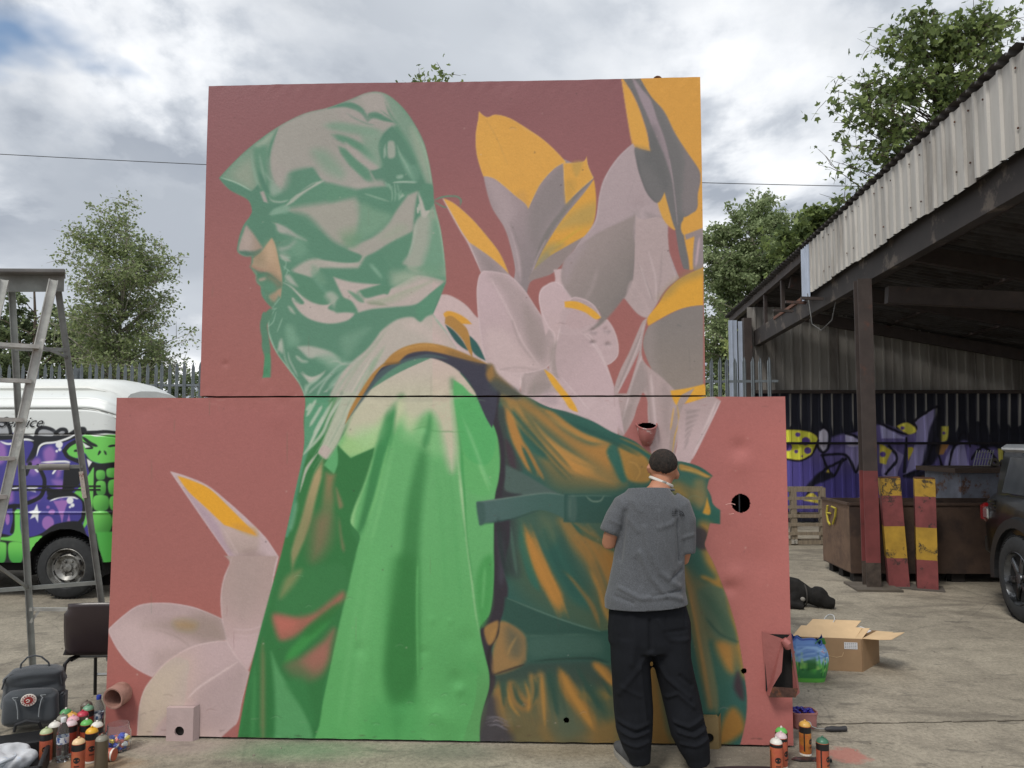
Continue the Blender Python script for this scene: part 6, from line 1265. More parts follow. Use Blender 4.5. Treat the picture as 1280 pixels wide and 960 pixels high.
def wheel(parent, c, R, w, side, rim_mat, spokes=False):
    """wheel about an axis along local Y; side = -1 faces -Y"""
    root = MB(); Mx = Matrix.Translation(c) @ Matrix.Rotation(math.pi / 2 * (1 if side < 0 else -1), 4, 'X')
    r = R; tp = [(r * .62, -w / 2 + .01), (r * .66, -w / 2), (r * .9, -w / 2 + .008), (r * .975, -w / 2 + .03), (r, -w / 2 + .06), (r, w / 2 - .06), (r * .975, w / 2 - .03), (r * .9, w / 2 - .008), (r * .66, w / 2), (r * .62, w / 2 - .01)]
    root.lathe(tp, 40, Mx)
    for k in range(52):
        a = 2 * math.pi * k / 52
        for zz_ in (-w * .25, w * .25): root.box(Mx @ Vector((r * math.cos(a), r * math.sin(a), zz_)), (w * .3, r * .05, .007), Mx.to_3x3() @ Matrix.Rotation(a, 3, 'Z') @ Matrix(((0, 0, 1), (0, 1, 0), (-1, 0, 0))))
    t = root.build('tyre', TYRE, parent, True)
    rb = MB(); rb.lathe([(r * .64, w / 2 - .012), (r * .61, w / 2 - .004), (r * .58, w / 2 - .03), (r * .54, w / 2 - .055), (r * .50, w / 2 - .06)], 40, Mx)
    if spokes:
        for k in range(6):
            a = 2 * math.pi * k / 6 + .2; R2 = Mx.to_3x3() @ Matrix.Rotation(a, 3, 'Z'); rb.box(Mx @ Vector((r * .34 * math.cos(a), r * .34 * math.sin(a), w / 2 - .045)), (r * .42, r * .15, .03), R2, .008)
        rb.lathe([(0, w / 2 - .02), (r * .12, w / 2 - .022), (r * .14, w / 2 - .05)], 20, Mx); rb.lathe([(r * .14, w / 2 - .1), (r * .52, w / 2 - .1)], 24, Mx)
    else:
        rb.lathe([(r * .50, w / 2 - .06), (r * .47, w / 2 - .05), (r * .40, w / 2 - .03), (r * .33, w / 2 - .05), (r * .28, w / 2 - .062), (r * .15, w / 2 - .06), (r * .13, w / 2 - .035), (0, w / 2 - .03)], 40, Mx)
        for k in range(6): a = 2 * math.pi * k / 6; rb.lathe([(.014, 0), (.014, .022), (.0, .024)], 6, Mx @ Matrix.Translation((r * .22 * math.cos(a), r * .22 * math.sin(a), w / 2 - .064)))
    ri = rb.build('rim', rim_mat, t, True)
    if not spokes:
        hb = MB()
        for k in range(8): a = 2 * math.pi * (k + .5) / 8; hb.box(Mx @ Vector((r * .445 * math.cos(a), r * .445 * math.sin(a), w / 2 - .041)), (.016, .055, .012), Mx.to_3x3() @ Matrix.Rotation(a, 3, 'Z'))
        hb.build('vent_slot', DARKWELL, t)
    return t
wheel(van, Vector((wx_, VY + .13, .335)), .335, .21, -1, RIMM); wheel(van, Vector((wx_, VY + 1.75, .335)), .335, .21, 1, RIMM)
wheel(van, Vector((wx_ - 2.9, VY + .13, .335)), .335, .21, -1, RIMM); wheel(van, Vector((wx_ - 2.9, VY + 1.75, .335)), .335, .21, 1, RIMM)
mb = MB(); mb.box((vX(41.5), VY + .05, .40), (.02, .1, .26)); mb.build('mud_flap', BLACKP, van)
# hand-lettered word above the graffiti
cu = bpy.data.curves.new('lettering', 'FONT'); cu.body = 'Service'; cu.size = .165; cu.shear = .45; cu.extrude = .001; cu.resolution_u = 3
to = bpy.data.objects.new('tmp', cu); COL.objects.link(to); dg = bpy.context.evaluated_depsgraph_get(); dg.update(); tm = bpy.data.meshes.new_from_object(to.evaluated_get(dg)); bpy.data.objects.remove(to)
tm.transform(Matrix.Translation((vX(-2), VY + .004, zpx(534))) @ Matrix.Rotation(math.pi / 2, 4, 'X') @ Matrix.Scale(1.0, 4)); link('lettering', tm, M('sign_black', '1d1f24', .5), van)
for ch in list(van.children): ch.matrix_parent_inverse = Matrix.Translation(van.location).inverted()

# ================================================================= stepladder
ALU = M('paint_spattered_aluminium', 'b3b4af', .5, .3, var=.18, scale=9, col2='d4d3cd', c2pos=(.60, .68), bump=.1); ALU2 = M('dull_aluminium', '8b8f8c', .55, .3, var=.15, scale=9)
FT = [at(5, 350, 5.45), at(67, 350, 5.6)]; FB = [ground(-128, 905), ground(-53, 882)]; RT = [at(14, 352, 5.72), at(71, 350, 5.86)]; RB = [ground(41, 836), at(137, 822, 6.2)]
RB[1].z = 0
lad = empty('stepladder', (FB[1] + RB[0]) / 2 * Vector((1, 1, 0)).x if False else ((FB[1] + RB[0]) / 2), 0, 'tall paint spattered aluminium stepladder in front of the white van', 'ladder')
def stile(name, a, b, w, d, mat, up):
    """channel section: web and two flanges"""
    mb = MB(); dr = (b - a).normalized(); u = Vector(up); sd = dr.cross(u).normalized(); u2 = sd.cross(dr)
    W = abs(w); mb.bar(a, b, W, .006, u); mb.bar(a + sd * (W / 2), b + sd * (W / 2), .007, d, u); mb.bar(a - sd * (W / 2), b - sd * (W / 2), .007, d, u); mb.build(name, mat, lad)
wd = (FT[1] - FT[0]).normalized()
nrm = wd.cross((FB[0] - FT[0]).normalized()).normalized()
for i in (0, 1): stile('front_stile', FT[i], FB[i], -.053 if i else .053, .036, ALU, nrm)
nr2 = wd.cross((RB[0] - RT[0]).normalized()).normalized()
for i in (0, 1): stile('rear_leg', RT[i], RB[i], -.040 if i else .040, .03, ALU2, nr2)
mb = MB(); c = (FT[0] + FT[1] + RT[0] + RT[1]) / 4 + Vector((0, 0, .05)); R = Matrix((wd, Vector((-wd.y, wd.x, 0)).normalized(), Vector((0, 0, 1)))).transposed()
mb.box(c, (.43, .27, .03), R, .006); mb.build('top_cap', M('ladder_cap', '6f6f6e', .6, var=.2, col2='b0b0ac', c2pos=(.62, .7)), lad)
mb = MB(); mb.box(c - Vector((0, 0, .075)), (.42, .02, .12), R); mb.build('cap_apron', ALU2, lad)
def along(P, Q, py):
    best = 0
    for k in range(400):
        t = k / 400; p = P.lerp(Q, t); d = p - EYE; yv = 480 - FPX * (-d.y * math.sin(PITCH) + d.z * math.cos(PITCH)) / (d.y * math.cos(PITCH) + d.z * math.sin(PITCH))
        if yv >= py: return p
    return Q
for py, dp in ((434, .16), (476, .08), (524, .08), (572, .08), (620, .08), (668, .08), (716, .08), (764, .08), (812, .08)):
    b_ = along(FT[1], FB[1], py); t = (b_ - FT[1]).length / (FB[1] - FT[1]).length; a_ = FT[0].lerp(FB[0], t); a_.z = b_.z; mb = MB(); mb.bar(a_, b_, dp, .028); mb.build('tread', ALU, lad)
a_, b_ = along(RT[0], RB[0], 583), along(RT[1], RB[1], 583); mb = MB(); mb.bar(a_, b_, .02, .028); mb.build('rear_rail', ALU2, lad); mb = MB(); mb.tube([a_.lerp(b_, .28), a_.lerp(b_, .78)], .026, 10); mb.build('foam_grip', M('grey_foam', '8a8884', .9), lad, True)
a_, b_ = along(RT[0], RB[0], 436), along(RT[1], RB[1], 436); mb = MB(); mb.bar(a_, b_, .02, .03); mb.build('rear_rail', ALU2, lad)
a_, b_ = along(RT[0], RB[0], 735), along(RT[1], RB[1], 728); mb = MB(); mb.bar(a_.lerp(b_, -.9), b_, .015, .03); mb.build('spreader_bar', ALU2, lad); mb = MB(); mb.bar(along(FT[1], FB[1], 700), a_, .012, .022); mb.build('spreader_bar', ALU2, lad)
a_, b_ = along(RT[0], RB[0], 761), along(RT[1], RB[1], 761); mb = MB(); mb.bar(a_, b_, .02, .025); q_ = a_.lerp(b_, .14); mb.bar(q_, along(RT[0], RB[0], 778), .012, .02); mb.build('rear_rail', ALU, lad)
mb = MB(); p_, p2 = along(FT[1], FB[1], 470), RT[1].lerp(RB[1], .16); 
mb.bar(FT[1].lerp(FB[1], .17), RT[1].lerp(RB[1], .20), .01, .02); mb.build('stay', ALU2, lad)
# worn stickers on stile and leg
q1, q2 = along(RT[1], RB[1], 588), along(RT[1], RB[1], 622); mb = MB(); mb.bar(q1 - Vector((0, .034, 0)), q2 - Vector((0, .034, 0)), .03, .002, nr2); mb.build('sticker', M('worn_sticker', 'cfc8bd', .6, col2='8e3b33', c2pos=(.55, .6), scale=40), lad)
for ch in list(lad.children): ch.matrix_parent_inverse = Matrix.Translation(lad.location).inverted()

# ================================================================= plastic chair (seen from behind)
CH = empty('plastic_chair', ground(110, 905).lerp(Vector((-2.62, 4.98, 0)), 1.0), math.radians(4), 'dark brown plastic stacking chair tucked beside the painted box', 'chair')
BRN = M('brown_plastic', '2c2224', .32, var=.08); TUB = M('dark_steel_tube', '2b2c2e', .4, .5)
nu, nv = 22, 26; co = []
for j in range(nv):
    t = j / (nv - 1)
    for i in range(nu):
        u = i / (nu - 1) * 2 - 1; wdt = .205 - .02 * abs(t - .45) - .02 * (t < .1)
        if t < .52:   y, z = -.02 - .10 * (.52 - t) - .015 * math.sin(t * 6), .72 - t / .52 * .33
        else:         k = (t - .52) / .48; y, z = -.02 + .06 * k + k * .36, .39 - .05 * math.sin(k * math.pi) + .02 * k
        rim = abs(u) ** 5; y += (.035 * rim if t < .5 else 0) - .0; z += (.03 * rim if t > .55 else 0) + (-.012 * abs(u) ** 3 if t < .06 else 0)
        co.append((u * wdt, y, z))
me = grid_mesh('seat_shell', np.array(co), nu, nv); o = link('seat_shell', me, BRN, CH); md = o.modifiers.new('t', 'SOLIDIFY'); md.thickness = .007
for s in (-1, 1):
    mb = MB(); mb.tube([(s * .165, .36, .36), (s * .17, .10, .35), (s * .17, -.01, .36), (s * .178, -.055, .34), (s * .19, -.11, .0)], .011, 10); mb.build('leg', TUB, CH, 'a')
    mb = MB(); mb.tube([(s * .165, .0, .35), (s * .17, .28, .34), (s * .18, .36, .31), (s * .20, .42, .0)], .011, 10); mb.build('leg', TUB, CH, 'a')
mb = MB(); mb.tube([(-.17, .1, .345), (.17, .1, .345)], .011, 8); mb.tube([(-.186, .40, .14), (.186, .40, .14)], .010, 8); mb.build('stretcher', M('chrome_tube', '9a9b9a', .35, .8), CH, 'a')

# ================================================================= backpack
bp = empty('backpack', ground(38, 914), math.radians(20), 'dark grey canvas backpack with round red and white badge beside the open case', 'backpack')
CANV = M('grey_canvas', '3d4247', .85, var=.15, scale=7, bump=.35, bscale=400, sheen=.3); STRAPM = M('dark_strap', '2b2d31', .8)
mb = MB(); mb.box((0, .07, .18), (.29, .13, .34), None, .045); mb.box((0, .06, .33), (.27, .13, .06), None, .028)
me = remesh('body', mb, .009, 26, .6)
def wr(co, no): return .010 * vnoise(co, 5, 17) + .005 * vnoise(co * np.array([1, 1, 2.5]), 6, 34) - .010 * np.exp(-(seg_dist(co, [(-.15, 0, .27), (0, -.01, .245), (.15, 0, .27)]) / .014) ** 2)
displace(me, wr); me.materials.append(CANV); link('body', me, None, bp)
mb = MB(); mb.box((0, -.015, .145), (.255, .075, .21), None, .03); me = remesh('front_pocket', mb, .008, 16, .6)
displace(me, lambda co, no: .005 * vnoise(co, 8, 26) - .008 * np.exp(-(seg_dist(co, [(-.12, -.05, .235), (-.04, -.055, .20), (.04, -.055, .20), (.12, -.05, .235)]) / .014) ** 2)); me.materials.append(CANV); link('front_pocket', me, None, bp)
mb = MB(); mb.tube([(-.135, .0, .26), (-.125, .01, .315), (-.10, .012, .335), (0, .012, .342), (.10, .012, .335), (.125, .01, .315), (.135, .0, .26)], .004, 6); mb.build('zip', STRAPM, bp, 'a')
mb = MB(); mb.tube([(-.07, .06, .34), (-.065, .05, .385), (-.035, .04, .425), (.0, .038, .432), (.03, .04, .42), (.06, .05, .38), (.065, .06, .34)], (.005), 8); mb.build('handle', CANV, bp, 'a')
for s in (-1, 1): mb = MB(); mb.tube([(s * .062, -.062, .215), (s * .055, -.064, .195), (s * .048, -.062, .15), (s * .046, -.06, .10)], .0028, 5); mb.tube([(s * .062 - .012, -.06, .225), (s * .062 + .012, -.06, .225), (s * .062, -.064, .208), (s * .062 - .012, -.06, .225)], .0025, 5); mb.build('cord', M('pale_cord', '8d9295', .7), bp, 'a')
mb = MB(); mb.lathe([(.0, .004), (.034, .004), (.036, 0)], 28, Matrix.Translation((0, -.066, .205)) @ Matrix.Rotation(math.pi / 2, 4, 'X')); bd = mb.build('badge', M('badge_white', 'd8d2c8', .6), bp)
mb = MB(); mb.lathe([(.0, .0065), (.021, .0065), (.021, .004)], 24, Matrix.Translation((0, -.066, .205)) @ Matrix.Rotation(math.pi / 2, 4, 'X')); mb.build('badge_centre', M('badge_red', '8e2a26', .6), bd)
mb = MB(); mb.tube([(-.008, -.0735, .195), (.004, -.0735, .198), (.006, -.0735, .206), (-.004, -.0735, .212), (-.010, -.0735, .206)], .0022, 5); mb.build('badge_figure', M('badge_white', 'd8d2c8'), bd)
mb = MB()
for k in range(14): a = 2 * math.pi * k / 14; mb.box((.0275 * math.cos(a), -.0712, .205 + .0275 * math.sin(a)), (.005, .001, .007), Matrix.Rotation(-a + math.pi / 2, 3, 'Y'))
mb.build('badge_letters', M('badge_red', '8e2a26'), bd)
mb = MB(); mb.tube([(-.15, .03, .1), (-.19, .0, .12), (-.20, -.02, .09), (-.17, -.04, .05)], .012, 6); mb.build('strap', STRAPM, bp, 'a')
mb = MB(); mb.tube([(-.06, -.055, .03), (-.05, -.075, .075), (0, -.085, .095), (.05, -.075, .075), (.06, -.055, .03)], .008, 6); mb.build('base_loop', STRAPM, bp, 'a')
mb = MB(); mb.box((.135, .05, .12), (.03, .09, .17), None, .014); mb.build('side_pocket', CANV, bp, True)

# ================================================================= open case with cables
case = empty('open_case', ground(-18, 975), math.radians(24), 'black open case full of pale cable and rags at the backpack', 'case')
CASE = M('case_black', '141517', .55, var=.2, bump=.3, bscale=200)
mb = MB(); W_, D_, H_ = .52, .38, .10
mb.box((0, 0, .012), (W_, D_, .024)); mb.box((0, -D_ / 2, H_ / 2), (W_, .022, H_), None, .006); mb.box((0, D_ / 2, H_ / 2), (W_, .022, H_), None, .006); mb.box((-W_ / 2, 0, H_ / 2), (.022, D_ - .02, H_), None, .006); mb.box((W_ / 2, 0, H_ / 2), (.022, D_ - .02, H_), None, .006); mb.build('tray', CASE, case, True)
mb = MB(); mb.box((0, D_ / 2 + .16, .03), (W_, .28, .045), Matrix.Rotation(.05, 3, 'X'), .01); mb.build('lid', CASE, case, True)
mb = MB()
for k in range(5): mb.tube([(.02 + (.10 + .008 * (k % 3)) * math.cos(a), -.02 + (.09 + .006 * k) * math.sin(a), .06 + .012 * k + .008 * math.sin(3 * a + k)) for a in [i * .35 for i in range(19)]], .0075, 6)
tag(mb.build('coiled_cable', M('pale_cable', 'b5bcc3', .6), None, 'a'), 'pale grey cable coiled inside the open black case', 'cable'); o = bpy.data.objects['coiled_cable']; o.location = case.location; o.rotation_euler = case.rotation_euler
mb = MB(); mb.ell((.05, .03, .07), (.17, .13, .075), 16, 10); me = remesh('rag', mb, .008, 2); displace(me, lambda co, no: .016 * vnoise(co, 3, 34) + .006 * vnoise(co, 7, 90)); me.materials.append(M('pale_rag', 'c3c6ca', .9, var=.15, scale=14, col2='9db4d0', c2pos=(.58, .66)))
o = tag(link('rag', me), 'pale blue rag heaped in the open black case', 'rag'); o.location = case.location; o.rotation_euler = case.rotation_euler

bp.scale = (1.16, 1.16, 1.0)
# ================================================================= spray cans
def can_mats(body):
    return {'orange': M('can_label_orange', 'a9543c', .45, var=.12, scale=9, col2='b5803f', c2pos=(.5, .75)), 'red': M('can_label_red', '8f3a2c', .35, var=.08, scale=12, col2='b8622f', c2pos=(.5, .7)), 'bronze': M('can_bare_bronze', '6e6354', .35, .6, var=.1), 'gold': M('can_label_gold', 'b0702f', .4, var=.2, scale=24, col2='a14a32', c2pos=(.45, .6))}[body]
CANBLACK = M('can_band_black', '1b1b1d', .4); CANWHITE = M('can_white', 'd8d4cc', .4); CANMETAL = M('can_rim_metal', '8f8e8a', .5, .6)
NOZ = {'sage': 'a9b48a', 'white': 'd8d5cd', 'cream': 'd9b98e', 'yellow': 'd9a52c', 'pink': 'd9a3ae', 'green': '4f8f57', 'lime': '5fae54', 'grey': '7d7a6e', 'red': 'b8364a', 'mint': '6f9a7c', 'brown': '6b6258', 'ochre': 'c79a4a', 'dkgreen': '3d6b55', 'lilac': 'cfb9bd'}
CANH, CANR = .152, .0325
def spray_can(px, py, noz, body, label, yaw=0, lying=False, scale=1.0, band=True):
    g = ground(px, py); root = empty('spray_can', g, yaw, label, 'spray can', 'spray cans on the ground'); R = CANR
    b = can_mats(body); mb = MB(); mb.lathe([(0, .003), (R * .8, .002), (R * .97, 0), (R, .006), (R, CANH), (R * .98, CANH + .006)], 28); mb.build('can_body', b, root, True)
    if body != 'bronze':
        mb = MB(); mb.lathe([(R + .0004, CANH - .030 if band else CANH - .012), (R + .0006, CANH + .003)], 28); mb.build('label_band', CANBLACK, root, True)
        mb = MB(); mb.lathe([(R + .0004, .002), (R + .0005, .012)], 28); mb.build('foot_band', CANWHITE, root, True)
        # round emblem and lettering blocks on the label, facing front
        mb = MB()
        def patch(a0, a1, z0, z1): n = 5; mb.add([((R + .0007) * math.sin(a0 + (a1 - a0) * i / n), -(R + .0007) * math.cos(a0 + (a1 - a0) * i / n), z) for z in (z0, z1) for i in range(n + 1)], [(i, i + 1, n + 2 + i, n + 1 + i) for i in range(n)])
        K = 14; c0, z0 = .35, .078
        mb.add([((R + .0007) * math.sin(c0), -(R + .0007) * math.cos(c0), z0)] + [((R + .0007) * math.sin(c0 + .5 * math.cos(2*math.pi*k/K)), -(R + .0007) * math.cos(c0 + .5 * math.cos(2*math.pi*k/K)), z0 + .0155 * math.sin(2*math.pi*k/K)) for k in range(K)], [(0, 1 + k, 1 + (k + 1) % K) for k in range(K)])
        for i in range(6): patch(.0 + i * .13, .09 + i * .13, .044, .051)
        mb.build('label_print', CANBLACK, root); mb = MB()
        patch(-1.0, -.80, .026, CANH - .03); mb.build('label_stripe', CANBLACK, root)
    dome = [(R * .98, CANH + .004), (R * .94, CANH + .011), (R * .80, CANH + .019), (R * .5, CANH + .026), (R * .30, CANH + .028)]
    cap = M('cap_' + noz, NOZ[noz], .4, var=.06); mb = MB(); mb.lathe(dome + [(R * .28, CANH + .027), (0, CANH + .027)], 26); mb.build('dome', cap, root, True)
    mb = MB(); mb.lathe([(R * .18, CANH + .024), (R * .18, CANH + .034), (R * .14, CANH + .036), (0, CANH + .036)], 14); mb.box((0, -R * .18, CANH + .031), (.004, .004, .004)); mb.build('nozzle', cap if noz not in ('green', 'lime') else CANWHITE, root, True)
    root.scale = (scale,) * 3
    if lying: root.rotation_euler = (math.pi / 2 * .995, 0, yaw); root.location.z = CANR * scale
    return root
# cluster by the open case (base points on the ground)
spray_can(56.5, 953, 'sage', 'orange', 'orange spray can with sage green dome beside the open case', .1)
spray_can(67, 944, 'white', 'bronze', 'bronze spray can with white top behind the clear water bottle', 0)
spray_can(97, 967, 'cream', 'orange', 'orange spray can with cream dome between bottle and lying can', -.1)
spray_can(113.5, 952, 'yellow', 'orange', 'orange spray can with yellow dome behind the lying can', .2)
spray_can(126, 963, 'grey', 'bronze', 'bare bronze spray can with grey top before the lying can', 0)
spray_can(90, 936, 'pink', 'red', 'red spray can with pink dome behind the clear water bottle', .5)
spray_can(87.5, 942, 'lilac', 'red', 'red spray can with lilac dome touching the clear water bottle', -.6)
spray_can(81, 926, 'green', 'red', 'red spray can with deep green dome next to the backpack', .3)
spray_can(88.5, 931, 'ochre', 'red', 'red spray can with ochre dome among the cluster near the backpack', 1)
spray_can(77, 934, 'grey', 'bronze', 'bronze spray can with grey top close to the backpack', 0)
spray_can(102, 929, 'red', 'bronze', 'bronze spray can with crimson top', .2)
spray_can(109, 921, 'mint', 'red', 'red spray can with mint dome beside the blue capped bottle', .2)
spray_can(107, 915, 'brown', 'bronze', 'bronze spray can with brown top under the plastic chair', .2)
spray_can(107, 941, 'lime', 'red', 'red spray can with lime green dome in front of the crimson topped can', -.3)
spray_can(120, 944, 'white', 'orange', 'orange spray can with white dome beside the jar of nozzles', .6)
spray_can(143, 951, 'red', 'orange', 'orange spray can lying on its side with white base showing', math.radians(-94), True)
# cluster at the right foot of the box
spray_can(977.5, 952, 'lime', 'red', 'red spray can with lime green dome against the painted box corner', .2)
spray_can(977, 959, 'lilac', 'orange', 'orange spray can with lilac dome in the row at the box corner', .3, band=False)
spray_can(971, 967, 'white', 'orange', 'orange spray can with white dome at the front of the box corner row', -.4, band=False)
spray_can(1007, 943, 'ochre', 'gold', 'golden spray can with ochre dome beside the roller handle', .4)
spray_can(1029, 966, 'dkgreen', 'orange', 'orange spray can with dark green dome beside the red paint stain', .3)
# ================================================================= bottles, jar, tape
PET = bpy.data.materials.new('clear_plastic'); PET.use_nodes = True; bb = PET.node_tree.nodes['Principled BSDF']; bb.inputs['Base Color'].default_value = (.93, .96, .98, 1); bb.inputs['Roughness'].default_value = .06; bb.inputs['Transmission Weight'].default_value = .96; bb.inputs['IOR'].default_value = 1.12
WATER = bpy.data.materials.new('water_fill'); WATER.use_nodes = True; bb = WATER.node_tree.nodes['Principled BSDF']; bb.inputs['Base Color'].default_value = (.85, .92, .96, 1); bb.inputs['Roughness'].default_value = .02; bb.inputs['Transmission Weight'].default_value = 1; bb.inputs['IOR'].default_value = 1.33
def bottle(px, py, H, R, capcol, labcol, label, fill=.45):
    root = empty('water_bottle', ground(px, py), .3, label, 'bottle'); k = H / .23
    prof = [(R * .5, .004), (R * .85, 0), (R, .012), (R * .96, .03), (R, .04), (R * .95, .055), (R, .065), (R * .95, .08), (R * .99, .095), (R * .99, .135), (R * .97, .15), (R * .8, .175), (R * .45, .2), (R * .38, .205), (R * .38, .215)]
    mb = MB(); mb.lathe([(r, z * k) for r, z in prof], 28); mb.build('bottle_body', PET, root, 'a')
    mb = MB(); mb.lathe([(0, .006)] + [(r * .94, max(z, .006) * k) for r, z in prof if z <= .23 * fill] + [(0, .23 * fill * k)], 24); mb.build('water', WATER, root, 'a')
    mb = MB(); mb.lathe([(R * .42, .208 * k), (R * .44, .21 * k), (R * .44, .228 * k), (R * .40, .232 * k), (0, .232 * k)], 20); mb.build('cap', M('bottle_cap_' + capcol, capcol, .45), root, True)
    mb = MB(); mb.lathe([(R * 1.005, .097 * k), (R * 1.01, .133 * k)], 28); mb.build('label', M('bottle_label_' + labcol, labcol, .4, var=.25, scale=50, col2='c9ccd0', c2pos=(.45, .5)), root, True)
bottle(77.5, 951, .228, .031, 'd9dadb', '2b4a86', 'clear water bottle with white cap and blue label among spray cans')
bottle(122, 918, .225, .031, '2b3f9a', '33557a', 'water bottle with blue cap beside the plastic chair', .5)
# jar of nozzles
jar = empty('plastic_jar', ground(147, 937), 0, 'clear plastic jar half full of blue and yellow nozzles by the pipe stub', 'jar')
mb = MB(); mb.lathe([(0, .001), (.05, .001), (.056, .01), (.058, .05), (.056, .09), (.048, .105), (.048, .13), (.046, .13), (.045, .105), (.053, .09), (.0555, .05), (.053, .012), (0, .004)], 30); mb.build('jar_wall', PET, jar, 'a'); jar.scale = (1.18, 1.18, 1.1)
rr = random.Random(6); CAPC = [M('nozzle_' + c, c, .45) for c in ('2f47b8', '2b40ad', '3350c9', 'd9c24a', 'c96a5a', 'dcdcd8', '31489f', '2a3f9c', 'e0b58a')]
cl = [MB() for _ in CAPC]
for k in range(63):
    a, r_, z = rr.uniform(0, 6.28), .043 * math.sqrt(rr.random()), .012 + .055 * rr.random()
    cl[k % len(CAPC)].lathe([(0, -.009), (.010, -.009), (.010, .006), (.006, .010), (0, .010)], 8, Matrix.Translation((r_ * math.cos(a), r_ * math.sin(a), z)) @ Matrix.Rotation(rr.uniform(0, 3), 4, 'X') @ Matrix.Rotation(rr.uniform(0, 3), 4, 'Y'))
for m_, c in zip(CAPC, cl): o = c.build('nozzles', m_, jar, True); o['kind'] = 'stuff'
tp = empty('tape_roll', ground(90, 913), 0, 'black roll of tape standing behind the green domed can', 'tape'); mb = MB(); mb.lathe([(.037, -.012), (.05, -.012), (.05, .012), (.037, .012), (.037, -.012)], 26, Matrix.Translation((0, 0, .05)) @ Matrix.Rotation(.5, 4, 'Z') @ Matrix.Rotation(math.pi / 2, 4, 'X')); mb.build('tape', M('tape_black', '202124', .4), tp, True)
# ================================================================= right foot: tub, roller, scraper, cloth
tub = empty('paint_tub', ground(1004, 908), .05, 'dusty pink plastic tub with violet lumps behind the golden spray can', 'tub'); PT = M('pink_tub', 'a5716c', .5, var=.12)
mb = MB(); w, d_, h = .075, .055, .085
v = []
for s, z in ((.86, 0), (1, h), (1.05, h), (1.05, h + .012), (.97, h + .012), (.94, .01)):
    v += [(w * s * math.copysign(abs(math.cos(a)) ** .4, math.cos(a)), d_ * s * math.copysign(abs(math.sin(a)) ** .4, math.sin(a)), z) for a in [2 * math.pi * k / 32 for k in range(32)]]
mb.add(v, [(i*32 + k, i*32 + (k+1) % 32, (i+1)*32 + (k+1) % 32, (i+1)*32 + k) for i in range(5) for k in range(32)] + [tuple(range(31, -1, -1)), tuple(range(160, 192))]); mb.build('tub_wall', PT, tub, True)
mb = MB()
for k in range(16): mb.ell((rr.uniform(-.055, .055), rr.uniform(-.04, .04), h - .0 + rr.uniform(0, .014)), (.02, .012, .010), 8, 6, Matrix.Rotation(rr.random() * 3, 3, 'Z'))
o = mb.build('violet_lumps', M('violet_plastic', '2c2590', .4, var=.25), tub, 'a'); o['kind'] = 'stuff'
rol = empty('paint_roller', ground(1040, 915), math.radians(2), 'paint roller frame with black handle lying beside the golden spray can', 'roller')
mb = MB(); mb.tube([(-.045, 0, .016), (-.03, 0, .018), (.0, 0, .019), (.05, 0, .017), (.085, 0, .019), (.088, 0, .019)], [.006, .013, .016, .014, .0165, .014], 12); mb.build('handle', M('black_rubber', '2e2e31', .6, bump=.2, bscale=300), rol, 'a'); mb = MB(); mb.tube([(-.04, 0, .017), (-.09, .005, .02), (-.12, .02, .03), (-.13, .05, .03)], .004, 6); mb.build('rod', CANMETAL, rol, 'a'); mb = MB(); mb.tube([(-.128, .03, .03), (-.15, .10, .03)], .022, 14); mb.build('sleeve', M('roller_fleece', 'cfc4bd', .95, var=.2, bump=.5), rol, 'a')
scr = empty('scraper', ground(1008, 951), math.radians(-4), 'flat dark scraper blade lying between the spray cans', 'scraper'); mb = MB(); mb.prism([(-.08, 0), (-.05, .03), (.07, .03), (.075, -.01), (-.04, -.022)], .004, .009, 'Z'); mb.build('blade', M('grimy_blade', '3b3a3d', .4, .5, var=.3, scale=30, col2='6b4a48', c2pos=(.5, .6)), scr); mb = MB(); mb.bar((.05, 0, .012), (.13, -.015, .012), .02, .012); mb.build('handle', BLACKP, scr)
mb = MB(); K = 12; pts = [(-.05 - .0 + .16 * math.cos(a) * (1 + .12 * math.sin(3 * a)), .05 * math.sin(a) * (1 + .2 * math.cos(2 * a))) for a in [2 * math.pi * k / 24 for k in range(24)]]; mb.prism(pts, .003, .010, 'Z'); o = mb.build('drop_cloth', M('dark_cloth', '35262a', .95, var=.2)); o.location = ground(945, 964); tag(o, 'dark folded cloth on the ground in front of the box corner', 'cloth')
# ================================================================= cardboard box
CARD = M('cardboard', '9c7f60', .85, var=.08, scale=5); CARDI = M('cardboard_light', 'd2b48c', .85, var=.08, scale=5)
bx0 = ground(1078, 840); cb = empty('cardboard_box', bx0, math.radians(-6), 'open cardboard box with one flap folded out and a white address label', 'cardboard box')
L_, D_, H_ = .50, .36, .24                               # corner nearest at the origin, long side to the left
a1, a2 = math.radians(180 - 3), math.radians(52)
e1, e2 = Vector((math.cos(a1), math.sin(a1), 0)), Vector((math.cos(a2), math.sin(a2), 0)); Zv3 = Vector((0, 0, 1))
def slab(mb, p, u, v, t):
    n = Vector(u).cross(Vector(v)).normalized() * t; p, u, v = Vector(p), Vector(u), Vector(v); q_ = [p, p + u, p + u + v, p + v]; mb.add(q_ + [x + n for x in q_], [(3, 2, 1, 0), (4, 5, 6, 7), (0, 1, 5, 4), (1, 2, 6, 5), (2, 3, 7, 6), (3, 0, 4, 7)])
mb = MB(); slab(mb, (0, 0, .002), e1 * L_, Zv3 * H_, .004); mb.build('front_panel', CARD, cb)
mb = MB(); slab(mb, e2 * .005, e2 * (D_ - .01), Zv3 * H_, .004); mb.build('side_panel', CARD, cb)
